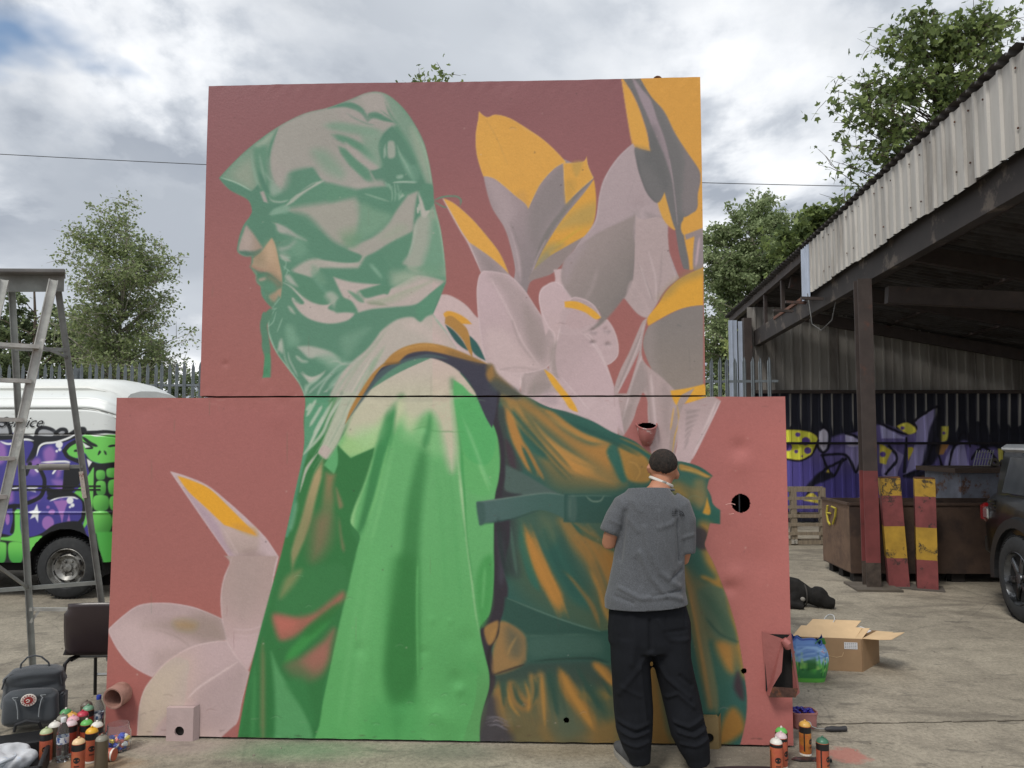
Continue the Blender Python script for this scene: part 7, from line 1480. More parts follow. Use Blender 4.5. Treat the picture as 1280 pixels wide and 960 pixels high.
mb = MB(); slab(mb, e2 * D_, e1 * L_, Zv3 * H_, .004); mb.build('back_panel', CARD, cb); mb = MB(); slab(mb, e1 * L_ + e2 * .005, e2 * (D_ - .01), Zv3 * H_, .004); mb.build('side_panel', CARD, cb); mb = MB(); slab(mb, Vector((0, 0, .003)) , e1 * L_, e2 * D_, .004); mb.build('bottom_panel', CARD, cb)
mb = MB(); slab(mb, e1 * .05 + Zv3 * H_, e1 * (L_ - .05), e2 * .17 + Zv3 * .055, .004); slab(mb, e1 * .10 + e2 * .17 + Zv3 * (H_ + .055), e1 * (L_ - .14), e2 * .12 + Zv3 * (.03), .004); mb.build('top_flap', CARDI, cb)
mb = MB(); slab(mb, e1 * .0 + Zv3 * H_, e1 * .07, e2 * .18 + Zv3 * .05, .004); mb.build('top_flap', CARDI, cb)
mb = MB(); o1 = Vector((e2.y, -e2.x, 0)); slab(mb, e2 * .02 + Zv3 * H_, o1 * .12 + Zv3 * .012, e2 * (D_ - .05), .004); slab(mb, e2 * .02 + o1 * .12 + Zv3 * (H_ + .012), o1 * .09 + Zv3 * .018, e2 * (D_ - .08), .004); mb.build('side_flap', CARDI, cb)
mb = MB(); nf = Vector((e1.y, -e1.x, 0)) * -.0; f_ = e1 * .03 + Zv3 * (H_ - .075); fn = e1.cross(Zv3).normalized(); fn = fn if fn.y < 0 else -fn
mb.add([f_ + fn * .003, f_ + e1 * .095 + fn * .003, f_ + e1 * .095 + Zv3 * .05 + fn * .003, f_ + Zv3 * .05 + fn * .003], [(0, 1, 2, 3)]); lb = mb.build('address_label', M('label_paper', 'd6d6d8', .6), cb)
mb = MB(); rr = random.Random(9)
for i in range(4):
    for j in range(6):
        p = f_ + e1 * (.008 + j * .0145) + Zv3 * (.008 + i * .011) + fn * .0042; mb.add([p, p + e1 * rr.uniform(.005, .012), p + e1 * .01 + Zv3 * .0035, p + Zv3 * .0035], [(0, 1, 2, 3)])
o = mb.build('label_print', M('print_grey', '6a6d74', .6), lb); o['kind'] = 'stuff'
mb = MB(); mb.tube([e1 * .13 + Zv3 * .14 + fn * .0012, e1 * .14 + Zv3 * .11 + fn * .0012, e1 * .18 + Zv3 * .10 + fn * .0012, e1 * .24 + Zv3 * .11 + fn * .0012, e1 * .26 + Zv3 * .17 + fn * .0012], .0015, 4); mb.build('crease', CARDI, cb)
pap = MB(); pap.box((0, 0, 0), (.12, .09, .003), Matrix.Rotation(.2, 3, 'X')); o = pap.build('paper_sheet', M('label_paper', 'd6d6d8')); o.location = bx0 + e2 * .25 + e1 * .06 + Zv3 * (H_ + .015); o.rotation_euler = (0, -.1, .6); tag(o, 'white paper sheet lying in the mouth of the cardboard box', 'paper')
# clear cup standing on the box
cup = empty('clear_cup', bx0 + e2 * .34 + e1 * .30 + Zv3 * (H_ + .05), 0, 'clear plastic cup tipped over behind the cardboard box lid', 'cup'); mb = MB(); Mx = Matrix.Rotation(-.9, 4, 'Y') @ Matrix.Rotation(.3, 4, 'X')
mb.lathe([(0, -.05), (.032, -.05), (.046, .05), (.049, .052), (.044, .05), (.030, -.047), (0, -.047)], 24, Mx); mb.build('cup_wall', PET, cup, 'a'); mb = MB(); mb.lathe([(.0455, .048), (.050, .050), (.050, .054), (.0455, .054), (.0455, .048)], 24, Mx); mb.build('cup_rim', M('frosted_rim', 'd5d8da', .3), cup, 'a')
# ================================================================= printed shopping bag
def bag_paint():
    c = Canvas(0, 0, 100, 130, 3, '6a92c8'); F, S = c.fill, c.line; r = random.Random(12)
    F(('5f86c4', '8db6d8', '50,0 50,70'), '-5,-5! 105,-5! 105,75! -5,75!', 4)
    for k in range(18): S(r.choice(('3f63a8', '9cc2e0', '88aede')), '%f,%f %f,%f %f,%f' % (r.uniform(-10, 100), r.uniform(5, 60), r.uniform(0, 110), r.uniform(5, 60), r.uniform(0, 110), r.uniform(10, 60)), r.uniform(2, 7), 2, .5)
    F(('3f8a46', '2f7a35', '50,60 50,115'), '-5,70! 20,62 50,72 80,60 105,66! 105,118! -5,118!', 5, .9)
    for k in range(90): x = r.uniform(-5, 105); y = r.uniform(75, 112); S(r.choice(('1f5a2a', '57b04f', '7cc35c', '2a6b33', '9fd06a')), '%f,%f %f,%f' % (x, y, x + r.uniform(-5, 5), y - r.uniform(12, 50)), r.uniform(.8, 2.4), .5, .9)
    for k in range(14): c.dot(r.choice(('c9493a', 'd9c24a', 'e6e6e0')), r.uniform(50, 100), r.uniform(20, 60), r.uniform(1, 2.6))
    F('63b24a', '-5,112! 105,112! 105,135! -5,135!', 1.5); S('2c4a9a', '-5,3 105,4', 5, .8, taper=False)
    return np.clip(c.a, 0, 1)
BAGC = bag_paint(); bg_ = empty('shopping_bag', ground(1009, 849), math.radians(-4), 'bulging shopping bag printed with grass and blue sky beside the cardboard box', 'bag')
nu, nv = 72, 60; co = []; uvx = []; uvy = []
for j in range(nv):
    t = j / (nv - 1); z = t * .29
    for i in range(nu):
        a = 2 * math.pi * i / (nu - 1); e = .55; sx = math.copysign(abs(math.cos(a)) ** e, math.cos(a)); sy = math.copysign(abs(math.sin(a)) ** e, math.sin(a))
        w = .115 + .03 * math.sin(t * 2.6) - .02 * t ** 4; dd = .075 + .02 * math.sin(t * 2.8) - .045 * t ** 3
        k = 1 + .05 * math.sin(5 * a + 7 * t) * t + .03 * math.sin(11 * a - 9 * t) * t
        co.append((sx * w * k, sy * dd * k, z + (.022 * math.sin(3 * a + 1) + .012 * math.sin(8 * a)) * t ** 4)); uvx.append((i / (nu - 1) * 300) % 100); uvy.append((1 - t) * 125)
col = sample(BAGC, np.array(uvx), np.array(uvy), 0, 0, 3); link('bag_skin', grid_mesh('bag_skin', np.array(co), nu, nv, col), paint_mat('bag_print', .4, bump=.2, bscale=60), bg_)
mb = MB(); mb.prism([(.11 * math.cos(a), .07 * math.sin(a)) for a in [k * math.pi / 8 for k in range(16)]], .001, .01, 'Z'); mb.build('bag_base', M('bag_green', '4f9a44', .5), bg_)
mb = MB(); mb.ell((-.01, 0, .25), (.09, .045, .04), 12, 8); mb.build('bag_filling', M('bag_contents', '70757c', .6, var=.4, scale=30, col2='22242a', c2pos=(.48, .55)), bg_, 'a')
mb = MB(); mb.tube([(.05, -.055, .27), (.07, -.07, .30), (.10, -.06, .305), (.12, -.03, .26)], [(.012, .003)] * 4, 6); mb.build('bag_handle', M('bag_green', '4f9a44'), bg_, 'a')
# ================================================================= dog asleep on its side
dog = empty('dog', ground(990, 757), math.radians(-6), 'black dog with white chest sleeping on the ground at the shed mouth', 'dog'); FUR = M('black_fur', '1a1816', .95, var=.35, scale=16, bump=.5, bscale=220)
mb = MB(); T = mb.tube
T([(-.62, .12, .10), (-.48, .11, .14), (-.30, .09, .155), (-.10, .07, .165), (.06, .04, .15), (.15, .0, .12)], [.075, .115, .13, .14, .125, .09], 16)        # trunk, rump to shoulder
T([(.10, .0, .13), (.17, -.03, .115), (.22, -.05, .10)], [.10, .085, .08], 12)                                                                      # neck
T([(.20, -.05, .12), (.27, -.07, .11), (.32, -.085, .085)], [.10, .105, .075], 14); T([(.30, -.10, .075), (.37, -.125, .06), (.405, -.135, .055)], [.07, .062, .05], 12); T([(.27, .03, .17), (.30, .05, .13), (.30, .06, .08)], [(.035, .014), (.04, .012), (.02, .01)], 8)   # skull, muzzle
T([(.23, -.10, .15), (.22, -.14, .11), (.22, -.15, .065)], [(.035, .014), (.045, .012), (.02, .01)], 8)                                                  # ear
T([(-.44, .02, .15), (-.36, -.06, .14), (-.28, -.13, .08)], [.12, .10, .065], 12); T([(-.28, -.13, .08), (-.40, -.17, .05), (-.46, -.18, .04)], [.055, .036, .03], 10); T([(-.46, -.18, .04), (-.36, -.20, .03), (-.32, -.205, .028)], [.032, .028, .025], 8)   # folded hind leg: thigh, shank, paw
T([(.05, -.03, .12), (-.02, -.10, .085), (-.10, -.15, .06)], [.07, .052, .04], 10); T([(-.10, -.15, .06), (.0, -.18, .035), (.08, -.19, .03)], [.036, .03, .03], 10)             # foreleg over
T([(.10, .0, .06), (.05, -.12, .035), (-.03, -.16, .03)], [.05, .035, .03], 8); T([(-.64, .12, .08), (-.72, .04, .04), (-.72, -.08, .03)], [.03, .022, .012], 8)
me = remesh('body', mb, .014, 5); displace(me, lambda c, n: .003 * vnoise(c, 2, 60)); me.materials.append(FUR); link('body', me, None, dog)
mb = MB(); mb.ell((.08, -.08, .085), (.045, .03, .03), 12, 8); mb.ell((.03, -.13, .055), (.03, .014, .016), 10, 6); me = remesh('chest_patch', mb, .01, 3); me.materials.append(M('white_fur', '9a968e', .85, var=.25, scale=30)); link('chest_patch', me, None, dog)
mb = MB(); mb.tube([(.125 + .0, -.02 + .105 * math.cos(a), .115 + .105 * math.sin(a)) for a in [k * math.pi / 10 for k in range(-3, 18)]], .008, 6); mb.build('collar', M('pale_collar', '3a3733', .6), dog, 'a')
mb = MB(); mb.ell((.388, -.131, .068), (.020, .018, .014), 8, 6); mb.build('nose', M('wet_nose', '0f0f10', .25), dog, 'a')
# ================================================================= pallet leaning by the wall
WOOD = M('pallet_wood', '877b6a', .85, var=.2, scale=6, streak=(6, 1, 1)); pal = empty('pallet', ground(985, 681), math.radians(2), 'wooden pallet standing on edge below the graffiti wall', 'pallet')
pw, ph = 1.05, .92
for k in range(7): z = .045 + k * (ph - .07) / 6; mb = MB(); mb.box((.1, -.06 + .03 * z, z), (pw, .02, .05 if k not in (0, 6) else .06)); mb.build('slat', WOOD, pal)
for x in (-.38, .1, .58):
    mb = MB(); mb.box((x, .0, ph / 2), (.09, .09, ph)); mb.build('bearer', WOOD, pal)
for k in (0, 3, 6): z = .045 + k * (ph - .07) / 6; mb = MB(); mb.box((.1, .06, z), (pw, .02, .09)); mb.build('slat', WOOD, pal)
mb = MB(); mb.box((.08, -.075, .06), (.10, .004, .07)); mb.build('stencil_plate', M('pale_stencil', 'a9a49a', .8, col2='3a3a3a', c2pos=(.55, .58), scale=60), pal)
# ================================================================= rusty steel bin, second bin with scrap on it
SKIN = M('rusted_plate_shaded', '4c3b31', .8, var=.18, scale=4, col2='372b26', c2pos=(.48, .62), bump=.25, bscale=30); SKINL = M('rusted_plate_light', '6b5443', .8, var=.18, scale=4, col2='503c30', c2pos=(.5, .68), bump=.25, bscale=30)  # shed shade put into the darker plate tone; the light copy serves the end
sk0 = ground(1064, 728); sk = empty('steel_bin', sk0, 0, 'long rusty brown steel bin with yellow spray mark on its end', 'steel bin')
e_ = Vector((1, -.02, 0)).normalized(); en = ground(1030, 711) - sk0; DD = en.length; en.normalize(); hs = .94; zb = .11; LL = 2.75
def pl(name, p, u, v, mat, par=sk, t=.012): m_ = MB(); slab(m_, p, u, v, t); return m_.build(name, mat, par)
pl('front_plate', (0, 0, zb), e_ * LL, Zv3 * (hs - zb), SKIN); pl('end_plate', en * .013 + Zv3 * zb, en * DD, Zv3 * (hs - zb), SKINL); pl('back_plate', en * DD + Zv3 * zb, e_ * LL, Zv3 * (hs - zb), SKIN); pl('end_plate', e_ * LL + Zv3 * zb, en * DD, Zv3 * (hs - zb), SKIN); pl('floor_plate', Zv3 * zb, e_ * LL, en * DD, SKIN)
for p, q_ in (((0, -.012, hs), e_ * LL + Vector((0, -.012, hs))), (Vector((-.006, 0, hs)), en * DD + Vector((-.006, 0, hs)))): mb = MB(); mb.bar(p, q_, .03, .03); mb.build('rim_bar', SKIN, sk)
for k in (.08, .45, .8): mb = MB(); mb.box(en * k + e_ * .12 + Zv3 * .055, (.16, .12, .11)); mb.build('foot', M('foot_black', '231f1d', .9), sk)
for k in (1.3, 2.5): mb = MB(); mb.box(en * .1 + e_ * k + Zv3 * .055, (.16, .12, .11)); mb.build('foot', M('foot_black', '231f1d'), sk)
ef = lambda s, z: en * s + Vector((-.022, 0, z))
mb = MB(); mb.tube([ef(DD * .72, .86), ef(DD * .76, .76), ef(DD * .72, .66), ef(DD * .64, .62)], .014, 5); mb.tube([ef(DD * .76, .76), ef(DD * .62, .77)], .012, 5); mb.tube([ef(DD * .56, .86), ef(DD * .40, .85), ef(DD * .44, .75), ef(DD * .54, .64)], .014, 5); mb.build('spray_mark', M('spray_yellow', 'b0a235', .7), sk)
b2 = ground(1182, 700) + Vector((.55, .5, 0)); b2.z = 0; sb = empty('steel_bin', b2, 0, 'blue grey flaking steel bin standing behind the rusty one', 'steel bin'); FL = M('flaking_blue_grey', '6b6f7b', .75, var=.2, scale=5, col2='5c4234', c2pos=(.54, .6))
mb = MB(); mb.box((.75, .5, .61), (1.5, 1.0, 1.22)); mb.build('bin_body', FL, sb); mb = MB(); mb.box((.73, .47, 1.25), (1.72, 1.12, .07)); mb.build('bin_rim', M('rim_brown', '4a3c34', .8), sb)
scp = empty('wire_crate', b2 + Vector((.45, .2, 1.287)), .3, 'tipped grey wire crate on top of the blue grey bin', 'crate'); mb = MB()
for k in range(7): mb.bar((-.17 + k * .055, 0, .02), (-.05 + k * .055, .03, .26), .008, .008)
for k in range(3): mb.bar((-.17 + k * .055, 0, .03 + k * .1), (.18 + k * .045, 0.01, .03 + k * .1), .01, .01)
mb.build('wire_grid', M('pale_wire', '9a9c9c', .5, .4), scp)
for i, (dx, dz, rr_) in enumerate(((.95, .05, .07), (1.1, .06, .06), (1.22, .05, .08), (1.38, .06, .07))):
    mb = MB(); mb.lathe([(rr_ * .4, -.03), (rr_, -.03), (rr_, .03), (rr_ * .4, .03), (rr_ * .4, -.03)], 14, Matrix.Rotation(1.2 + i * .4, 4, 'X') @ Matrix.Rotation(.5 * i, 4, 'Y')); o = mb.build('scrap_wheel', M('scrap_metal', '5b564f', .6, .4, var=.3, scale=20), None, True); o.location = b2 + Vector((dx - .25, .3, 1.285 + rr_)); tag(o, ('scrap metal wheel beside the wire crate on the blue grey bin', 'scrap wheel next but one to the wire crate on the blue grey bin', 'larger scrap wheel between two others on the blue grey bin', 'scrap wheel farthest from the wire crate on the blue grey bin')[i], 'scrap wheel', 'scrap wheels on the bin')
# ================================================================= striped guard posts
YEL = M('worn_yellow', 'ae8a2e', .6, var=.15, scale=9, col2='3d3322', c2pos=(.56, .62)); RD = M('worn_dark_red', '7d3f3f', .6, var=.18, scale=9, col2='3f2c2a', c2pos=(.57, .63)); CONCM = M('post_foot', '5c5650', .9)
def guard(px, py, H, w, tilt, rz, label):
    g = empty('guard_post', ground(px, py), rz, label, 'guard post'); g.rotation_euler = (0, tilt, rz)
    zs = [0, .38, .80, 1.10 + (H - 1.3) * .5, H]; zs = [0, H * .27, H * .56, H * .84, H]
    for k in range(4):
        mb = MB(); mb.box((0, 0, (zs[k] + zs[k+1]) / 2), (w, w, zs[k+1] - zs[k])); mb.build('painted_band', RD if k % 2 == 0 else YEL, g)
    mb = MB(); mb.box((0, 0, H + .006), (w * .98, w * .98, .012)); mb.build('post_cap', RUST, g); mb = MB(); mb.box((0, 0, .008), (w * 1.6, w * 1.5, .016)); mb.build('post_plate', CONCM, g)
guard(1123, 733, 1.27, .22, -.05, -.35, 'leaning red and yellow striped guard post against the shed column'); guard(1159, 736, 1.27, .215, .006, -.42, 'upright red and yellow striped guard post in front of the rusty bin')
# ================================================================= dark off-roader
suv = empty('off_road_car', Vector((5.57, 5.93, 0)), math.radians(-9), 'black off road car with white roof parked under the shed edge', 'car')
BODY = M('car_black', '0b0c0e', .35, var=.1, coat=.2, spec=.35, col2='121417'); GLASS = M('car_glass', '08090b', .08, spec=.35, var=.02); FLARE = M('arch_plastic', '1c1d1f', .55); ROOFW = M('roof_white', 'd4d7da', .3, coat=.5); TL = M('tail_red', '6e1014', .2, coat=.5)
# local frame: +Y towards the rear, -X the side we see; half width .93
def ring(y, pts): return [(x, y, z) for x, z in pts]
low = [(-.86, .45), (-.93, .60), (-.945, .85), (-.925, 1.10), (-.88, 1.16)]; hw = lambda L: L + [(-x, z) for x, z in L[::-1]]
st = [(-2.3, .86, .95), (-2.05, .97, 1.0), (-1.0, 1, 1.0), (1.2, 1, 1.0), (2.0, .985, 1.0), (2.22, .94, .97)]; n = len(hw(low)); mb = MB(); v = []
for y, kx, kz in st: v += [(x * kx, y, z * kz) for x, z in hw(low)]
mb.add(v, [(i*n + k, i*n + k + 1, (i+1)*n + k + 1, (i+1)*n + k) for i in range(len(st) - 1) for k in range(n - 1)] + [tuple(range(n)), tuple((len(st)-1)*n + k for k in range(n - 1, -1, -1))])
mb.box((0, 0, .43), (1.6, 4.0, .14)); mb.build('lower_body', BODY, suv, True)
cab = [(-.87, 1.15), (-.83, 1.40), (-.775, 1.60)]; cs = [(-.75, .96, 0), (-.3, 1, 1), (1.5, 1, 1), (2.02, .94, 1), (2.16, .92, 0)]; mb = MB(); v = []
for y, kx, up in ((-1.15, .97, .0), (-.35, 1, 1), (2.02, .98, 1), (2.16, .96, .0)): v += [(x * kx, y if up else y, z if up else 1.15 + (z - 1.15) * .04) for x, z in hw(cab)]
m6 = 6; mb.add(v, [(i*m6 + k, i*m6 + k + 1, (i+1)*m6 + k + 1, (i+1)*m6 + k) for i in range(3) for k in range(m6 - 1)] + [tuple(range(m6)), tuple(3*m6 + k for k in range(m6 - 1, -1, -1))]); mb.build('cabin', BODY, suv, True)
mb = MB(); mb.box((0, .80, 1.635), (1.58, 2.48, .09), None, .035); mb.build('roof', ROOFW, suv, True)
for s in (-1, 1):
    for y0, y1 in ((1.02, 1.82), (-.15, .9)): mb = MB(); q_ = [(s * .872, y0, 1.19), (s * .868, y1 + (.05 if y1 > 1 else 0), 1.19), (s * .797, y1, 1.55), (s * .797, y0 + .05, 1.55)]; mb.add(q_ + [(x - s * .02, y, z) for x, y, z in q_], [(0, 1, 2, 3), (7, 6, 5, 4), (0, 4, 5, 1), (1, 5, 6, 2), (2, 6, 7, 3), (3, 7, 4, 0)]); mb.build('side_window', GLASS, suv)
    for y in (-1.35, 1.38):
        K = 18; mb = MB(); v = []
        for r_, o_ in ((.47, .0), (.47, .045), (.56, .045), (.58, .0)): v += [(s * (.935 + o_), y + r_ * math.cos(math.pi * k / K * 1.1 - .16), .41 + r_ * math.sin(math.pi * k / K * 1.1 - .16)) for k in range(K + 1)]
        mb.add(v, [(i*(K+1) + k, i*(K+1) + k + 1, (i+1)*(K+1) + k + 1, (i+1)*(K+1) + k) for i in range(3) for k in range(K)]); mb.build('wheel_arch', FLARE, suv)
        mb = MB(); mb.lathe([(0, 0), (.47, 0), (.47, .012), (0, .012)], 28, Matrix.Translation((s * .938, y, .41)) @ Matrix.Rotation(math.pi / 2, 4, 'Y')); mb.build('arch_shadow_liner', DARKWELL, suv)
    mb = MB(); mb.box((s * .86, 2.18, .96), (.16, .10, .20), None, .03); t_ = mb.build('tail_light', TL, suv, True); mb = MB(); mb.box((s * .91, 2.11, .96), (.06, .12, .13), None, .02); mb.build('lamp_chrome', M('lamp_chrome', 'c9cdd0', .15, .9), t_, True)
    for k in range(4): mb = MB(); mb.box((s * .925, 1.98, 1.0 + k * .035), (.012, .13, .016)); mb.build('vent_slat', FLARE, suv)
    mb = MB(); mb.tube([(s * .94, .3, 1.02), (s * .965, .33, 1.02), (s * .965, .5, 1.02), (s * .94, .53, 1.02)], .012, 6); mb.build('door_handle', FLARE, suv, 'a')
mb = MB(); mb.box((0, 2.27, .62), (1.72, .16, .24), None, .05); mb.build('rear_bumper', FLARE, suv, True)
RIMB = M('two_tone_rim', '63666a', .35, .7, var=.35, scale=10, col2='1a1b1c', c2pos=(.5, .56))
for s in (-1, 1):
    for y in (-1.35, 1.38):
        w_ = wheel(suv, Vector((0, 0, 0)), .405, .26, -1, RIMB, True); w_.location = (s * .86, y, .405); w_.rotation_euler = (0, 0, math.radians(-90 if s < 0 else 90))
dog.scale = (.98, .98, 1.0)
# ================================================================= the painter, seen from behind
PY = 4.16; per = empty('person', Vector(((818 - 640) / FPX * PY, PY, 0)), 0, 'person in grey T-shirt and baggy black trousers painting the wall, back turned, head bowed', 'person')
def pp(px, py, dy=0.0):
    p = at(px, py, PY + dy); return p - Vector(per.location)
K_ = PY / FPX
SKINM = M('skin', 'a9765c', .55, var=.08, scale=14, col2='8f5a48', c2pos=(.55, .75)); HAIR = M('cropped_hair', '2a2420', .9, var=.5, scale=90, col2='4b3a31', c2pos=(.5, .78), bump=.8, bscale=420); SHIRT = M('grey_marl_jersey', '54575c', .95, var=.26, scale=190, bump=.25, bscale=500, sheen=.2); TROU = M('black_cotton', '191b20', .95, var=.18, scale=6, col2='1a1c20', c2pos=(.58, .8), bump=.2, bscale=350, spec=.2)
def tb(mb, pts, n=18): mb.tube([p[0] for p in pts], [p[1] for p in pts], n)
# --- body: one continuous skin
b = MB()
def hd(px, py, dy, r, squash=1.0): return (pp(px, py, dy), (r * K_, r * K_ * squash))
tb(b, [(pp(829, 562, .10), (3 * K_, 3 * K_)), (pp(829, 565, .105), (12 * K_, 13 * K_)), (pp(829, 572, .11), (17 * K_, 20 * K_)), (pp(829, 582, .115), (18 * K_, 22 * K_)), (pp(828.5, 592, .11), (16.5 * K_, 19 * K_)), (pp(827, 600, .10), (13 * K_, 14 * K_)), (pp(826, 606, .07), (12.5 * K_, 13 * K_)), (pp(824, 614, .03), (15 * K_, 14 * K_)), (pp(820, 626, .01), (26 * K_, 18 * K_)), (pp(816, 645, 0.01), (33 * K_, 19 * K_)), (pp(813, 690, 0.01), (30 * K_, 17 * K_)), (pp(811, 740, .0), (31 * K_, 18 * K_)), (pp(811, 775, .0), (34 * K_, 20 * K_)), (pp(811, 800, .0), (32 * K_, 20 * K_))], 24)
b.tube([pp(829, 590, .17), pp(829, 597, .205), pp(828, 601, .20)], [(13 * K_, 12 * K_), (10 * K_, 9 * K_), (5 * K_, 5 * K_)], 14)                 # face and chin turned down to the wall
b.tube([pp(829, 586, .21), pp(829, 591, .222), pp(829, 594, .218)], [2.5 * K_, 4 * K_, 3 * K_], 8)                                            # nose
for ex, ey, tl in ((813.2, 586, -1), (845.2, 594, 1)):                                                                                      # ears
    b.tube([pp(ex, ey - 5, .11), pp(ex + tl * 1.5, ey - 1, .105), pp(ex + tl * .6, ey + 5, .112)], [(2.6 * K_, 3.6 * K_), (3.4 * K_, 4.8 * K_), (2.2 * K_, 3.0 * K_)], 8)
def hand(wrist, fwd, side, up):
    """palm with four curled fingers of unequal length and a thumb off the side"""
    w, f_, s_, u_ = Vector(wrist), Vector(fwd).normalized(), Vector(side).normalized(), Vector(up).normalized()
    b.tube([w, w + f_ * .03, w + f_ * .075, w + f_ * .085], [(.028, .020), (.038, .018), (.040, .016), (.036, .012)], 10)
    for k, (o_, L) in enumerate(((-.030, .062), (-.010, .072), (.010, .068), (.029, .052))):
        p0 = w + f_ * .078 + s_ * o_; p1 = p0 + f_ * L * .45 - u_ * .006; p2 = p1 + (f_ * .6 - u_ * .8) * L * .32; p3 = p2 + (-f_ * .1 - u_) * L * .25
        b.tube([p0 - f_ * .02, p0, p1, p2, p3], [.0085, .009, .0085, .008, .0055], 8)
    t0 = w + f_ * .02 - s_ * .03; b.tube([t0, t0 + (f_ * .5 - s_ * .7) * .035, t0 + (f_ * .9 - s_ * .5 - u_ * .4) * .06], [.013, .0105, .007], 8)
# left arm: elbow out at the side, forearm forward to the wall
tb(b, [(pp(784, 634, .02), 10 * K_), (pp(772, 652, .0), 9.5 * K_), (pp(763, 670, -.005), 9.2 * K_), (pp(761, 678, .0), 9 * K_), (pp(766, 675, .07), 9 * K_), (pp(778, 662, .15), 7.5 * K_), (pp(786, 652, .19), 6.2 * K_)], 14)
hand(pp(786, 652, .185), (.5, .55, .65), (.8, -.3, -.3), (-.2, -.8, .5))
tb(b, [(pp(846, 637, .02), 10 * K_), (pp(854, 660, .0), 9.5 * K_), (pp(856, 686, .0), 9 * K_), (pp(853, 699, .035), 8.4 * K_), (pp(850, 700, .08), 8.5 * K_), (pp(840, 684, .15), 7 * K_), (pp(832, 672, .18), 6 * K_)], 14)
hand(pp(832, 672, .175), (-.4, .6, .65), (.8, .3, .2), (-.1, -.8, .5))
for lx, pts in ((0, ((790, 795, 20), (792, 850, 15), (795, 900, 12), (798, 935, 9), (799, 950, 8))), (1, ((834, 795, 20), (843, 850, 15), (855, 900, 12), (866, 935, 9), (871, 950, 8)))):
    tb(b, [(pp(x, y, .02 if y == 850 else 0), r * K_) for x, y, r in pts], 12)
me = remesh('body', b, .0065, 3); me.materials.append(SKINM); link('body', me, None, per)
# --- cropped hair over skull and nape
h = MB(); h.ell(pp(829, 578.5, .098), (18.0 * K_, 21.0 * K_, 18.0 * K_), 28, 18); me = remesh('hair', h, .006, 2)
bm = bmesh.new(); bm.from_mesh(me); zc = pp(829, 592, .1).z
def cut(v):
    c = v.co; q_ = pp(829, 578, .098); return c.z < zc + max(0, (c.y - q_.y)) * .55 + (0.35 * abs(c.x - q_.x) if c.y < q_.y else .2 * abs(c.x - q_.x)) - .004 + .005 * math.sin(c.x * 310) * math.sin(c.y * 270 + 1)
bmesh.ops.delete(bm, geom=[v for v in bm.verts if cut(v)], context='VERTS'); bm.to_mesh(me); bm.free(); me.materials.append(HAIR); o = link('hair', me, None, per); md = o.modifiers.new('t', 'SOLIDIFY'); md.thickness = .003; md.offset = -1
# --- T-shirt
s = MB()
def el(px, py, dy, rx, ry): return (pp(px, py, dy), (rx * K_, ry * K_))
tb(s, [el(808, 775, -.01, 50, 33), el(808, 750, -.01, 50, 33), el(809, 735, -.005, 46.5, 31), el(811, 705, .0, 43.5, 29), el(813, 670, .0, 42.5, 28), el(815, 645, .0, 43, 26), el(816.5, 632, .0, 41, 24), el(818, 622, .01, 35, 21), el(821, 614, .02, 29, 18), el(824, 609, .03, 19, 15)], 30)
tb(s, [(pp(791, 629, .01), 16.5 * K_), (pp(780, 634, .005), 17 * K_), (pp(771, 648, .0), 15.3 * K_), (pp(765, 661, -.005), 13.6 * K_), (pp(763, 666, -.005), 13.2 * K_)], 18)
tb(s, [(pp(839, 630, .01), 16.5 * K_), (pp(848, 635, .005), 16.8 * K_), (pp(855, 651, .0), 14.8 * K_), (pp(857, 675, .0), 12.8 * K_), (pp(857, 691, .0), 12 * K_)], 18)
me = remesh('t_shirt', s, .0075, 7)
def P3(*a): return [tuple(pp(x, y, d)) for x, y, d in a]
folds = [(P3((800, 690, -.1), (812, 720, -.11), (830, 742, -.11), (850, 748, -.09)), .010, .010), (P3((806, 660, -.11), (812, 690, -.115), (824, 715, -.115), (848, 733, -.09)), .012, .009), (P3((824, 640, -.11), (830, 680, -.115), (842, 712, -.1)), .012, .006), (P3((846, 640, -.08), (848, 670, -.09), (850, 700, -.08)), .011, -.011), (P3((782, 640, -.09), (780, 670, -.1), (776, 700, -.1)), .012, -.010), (P3((775, 735, -.09), (800, 747, -.11), (830, 744, -.11)), .009, .009), (P3((770, 745, -.08), (790, 752, -.1)), .008, -.008), (P3((795, 700, -.11), (800, 730, -.11)), .011, -.006), (P3((838, 725, -.1), (852, 712, -.07)), .008, -.009), (P3((815, 745, -.12), (850, 738, -.09)), .007, -.009), (P3((764, 650, -.05), (775, 656, -.06)), .007, .005), (P3((852, 672, -.05), (866, 668, -.04)), .007, .005), (P3((790, 625, -.08), (800, 640, -.1)), .012, .004), (P3((848, 645, -.07), (838, 655, -.1), (822, 660, -.115)), .010, .005), (P3((786, 648, -.08), (798, 664, -.11)), .010, .005)]
def fold_fn(fs, seed, amp, k):
    def fn(co, no):
        h_ = amp * vnoise(co * np.array([1, 1, .6]), seed, k)
        for line, w, d in fs: h_ += 1.25 * d * np.exp(-(seg_dist(co, line, True) / (w * 1.15)) ** 2) * np.clip(.25 - no[:, 1] * 1.2, 0, 1)
        return h_
    return fn
displace(me, fold_fn(folds, 4, .0030, 24))
def trim(me, keepfn):
    bm = bmesh.new(); bm.from_mesh(me); bmesh.ops.delete(bm, geom=[v for v in bm.verts if not keepfn(v.co)], context='VERTS'); bm.to_mesh(me); bm.free()
zh = pp(808, 755).z; zn = pp(824, 610.5, .03).z; sl, sr = pp(762, 664), pp(858.5, 688.5)
dl = (pp(762, 664) - pp(769, 648)).normalized()
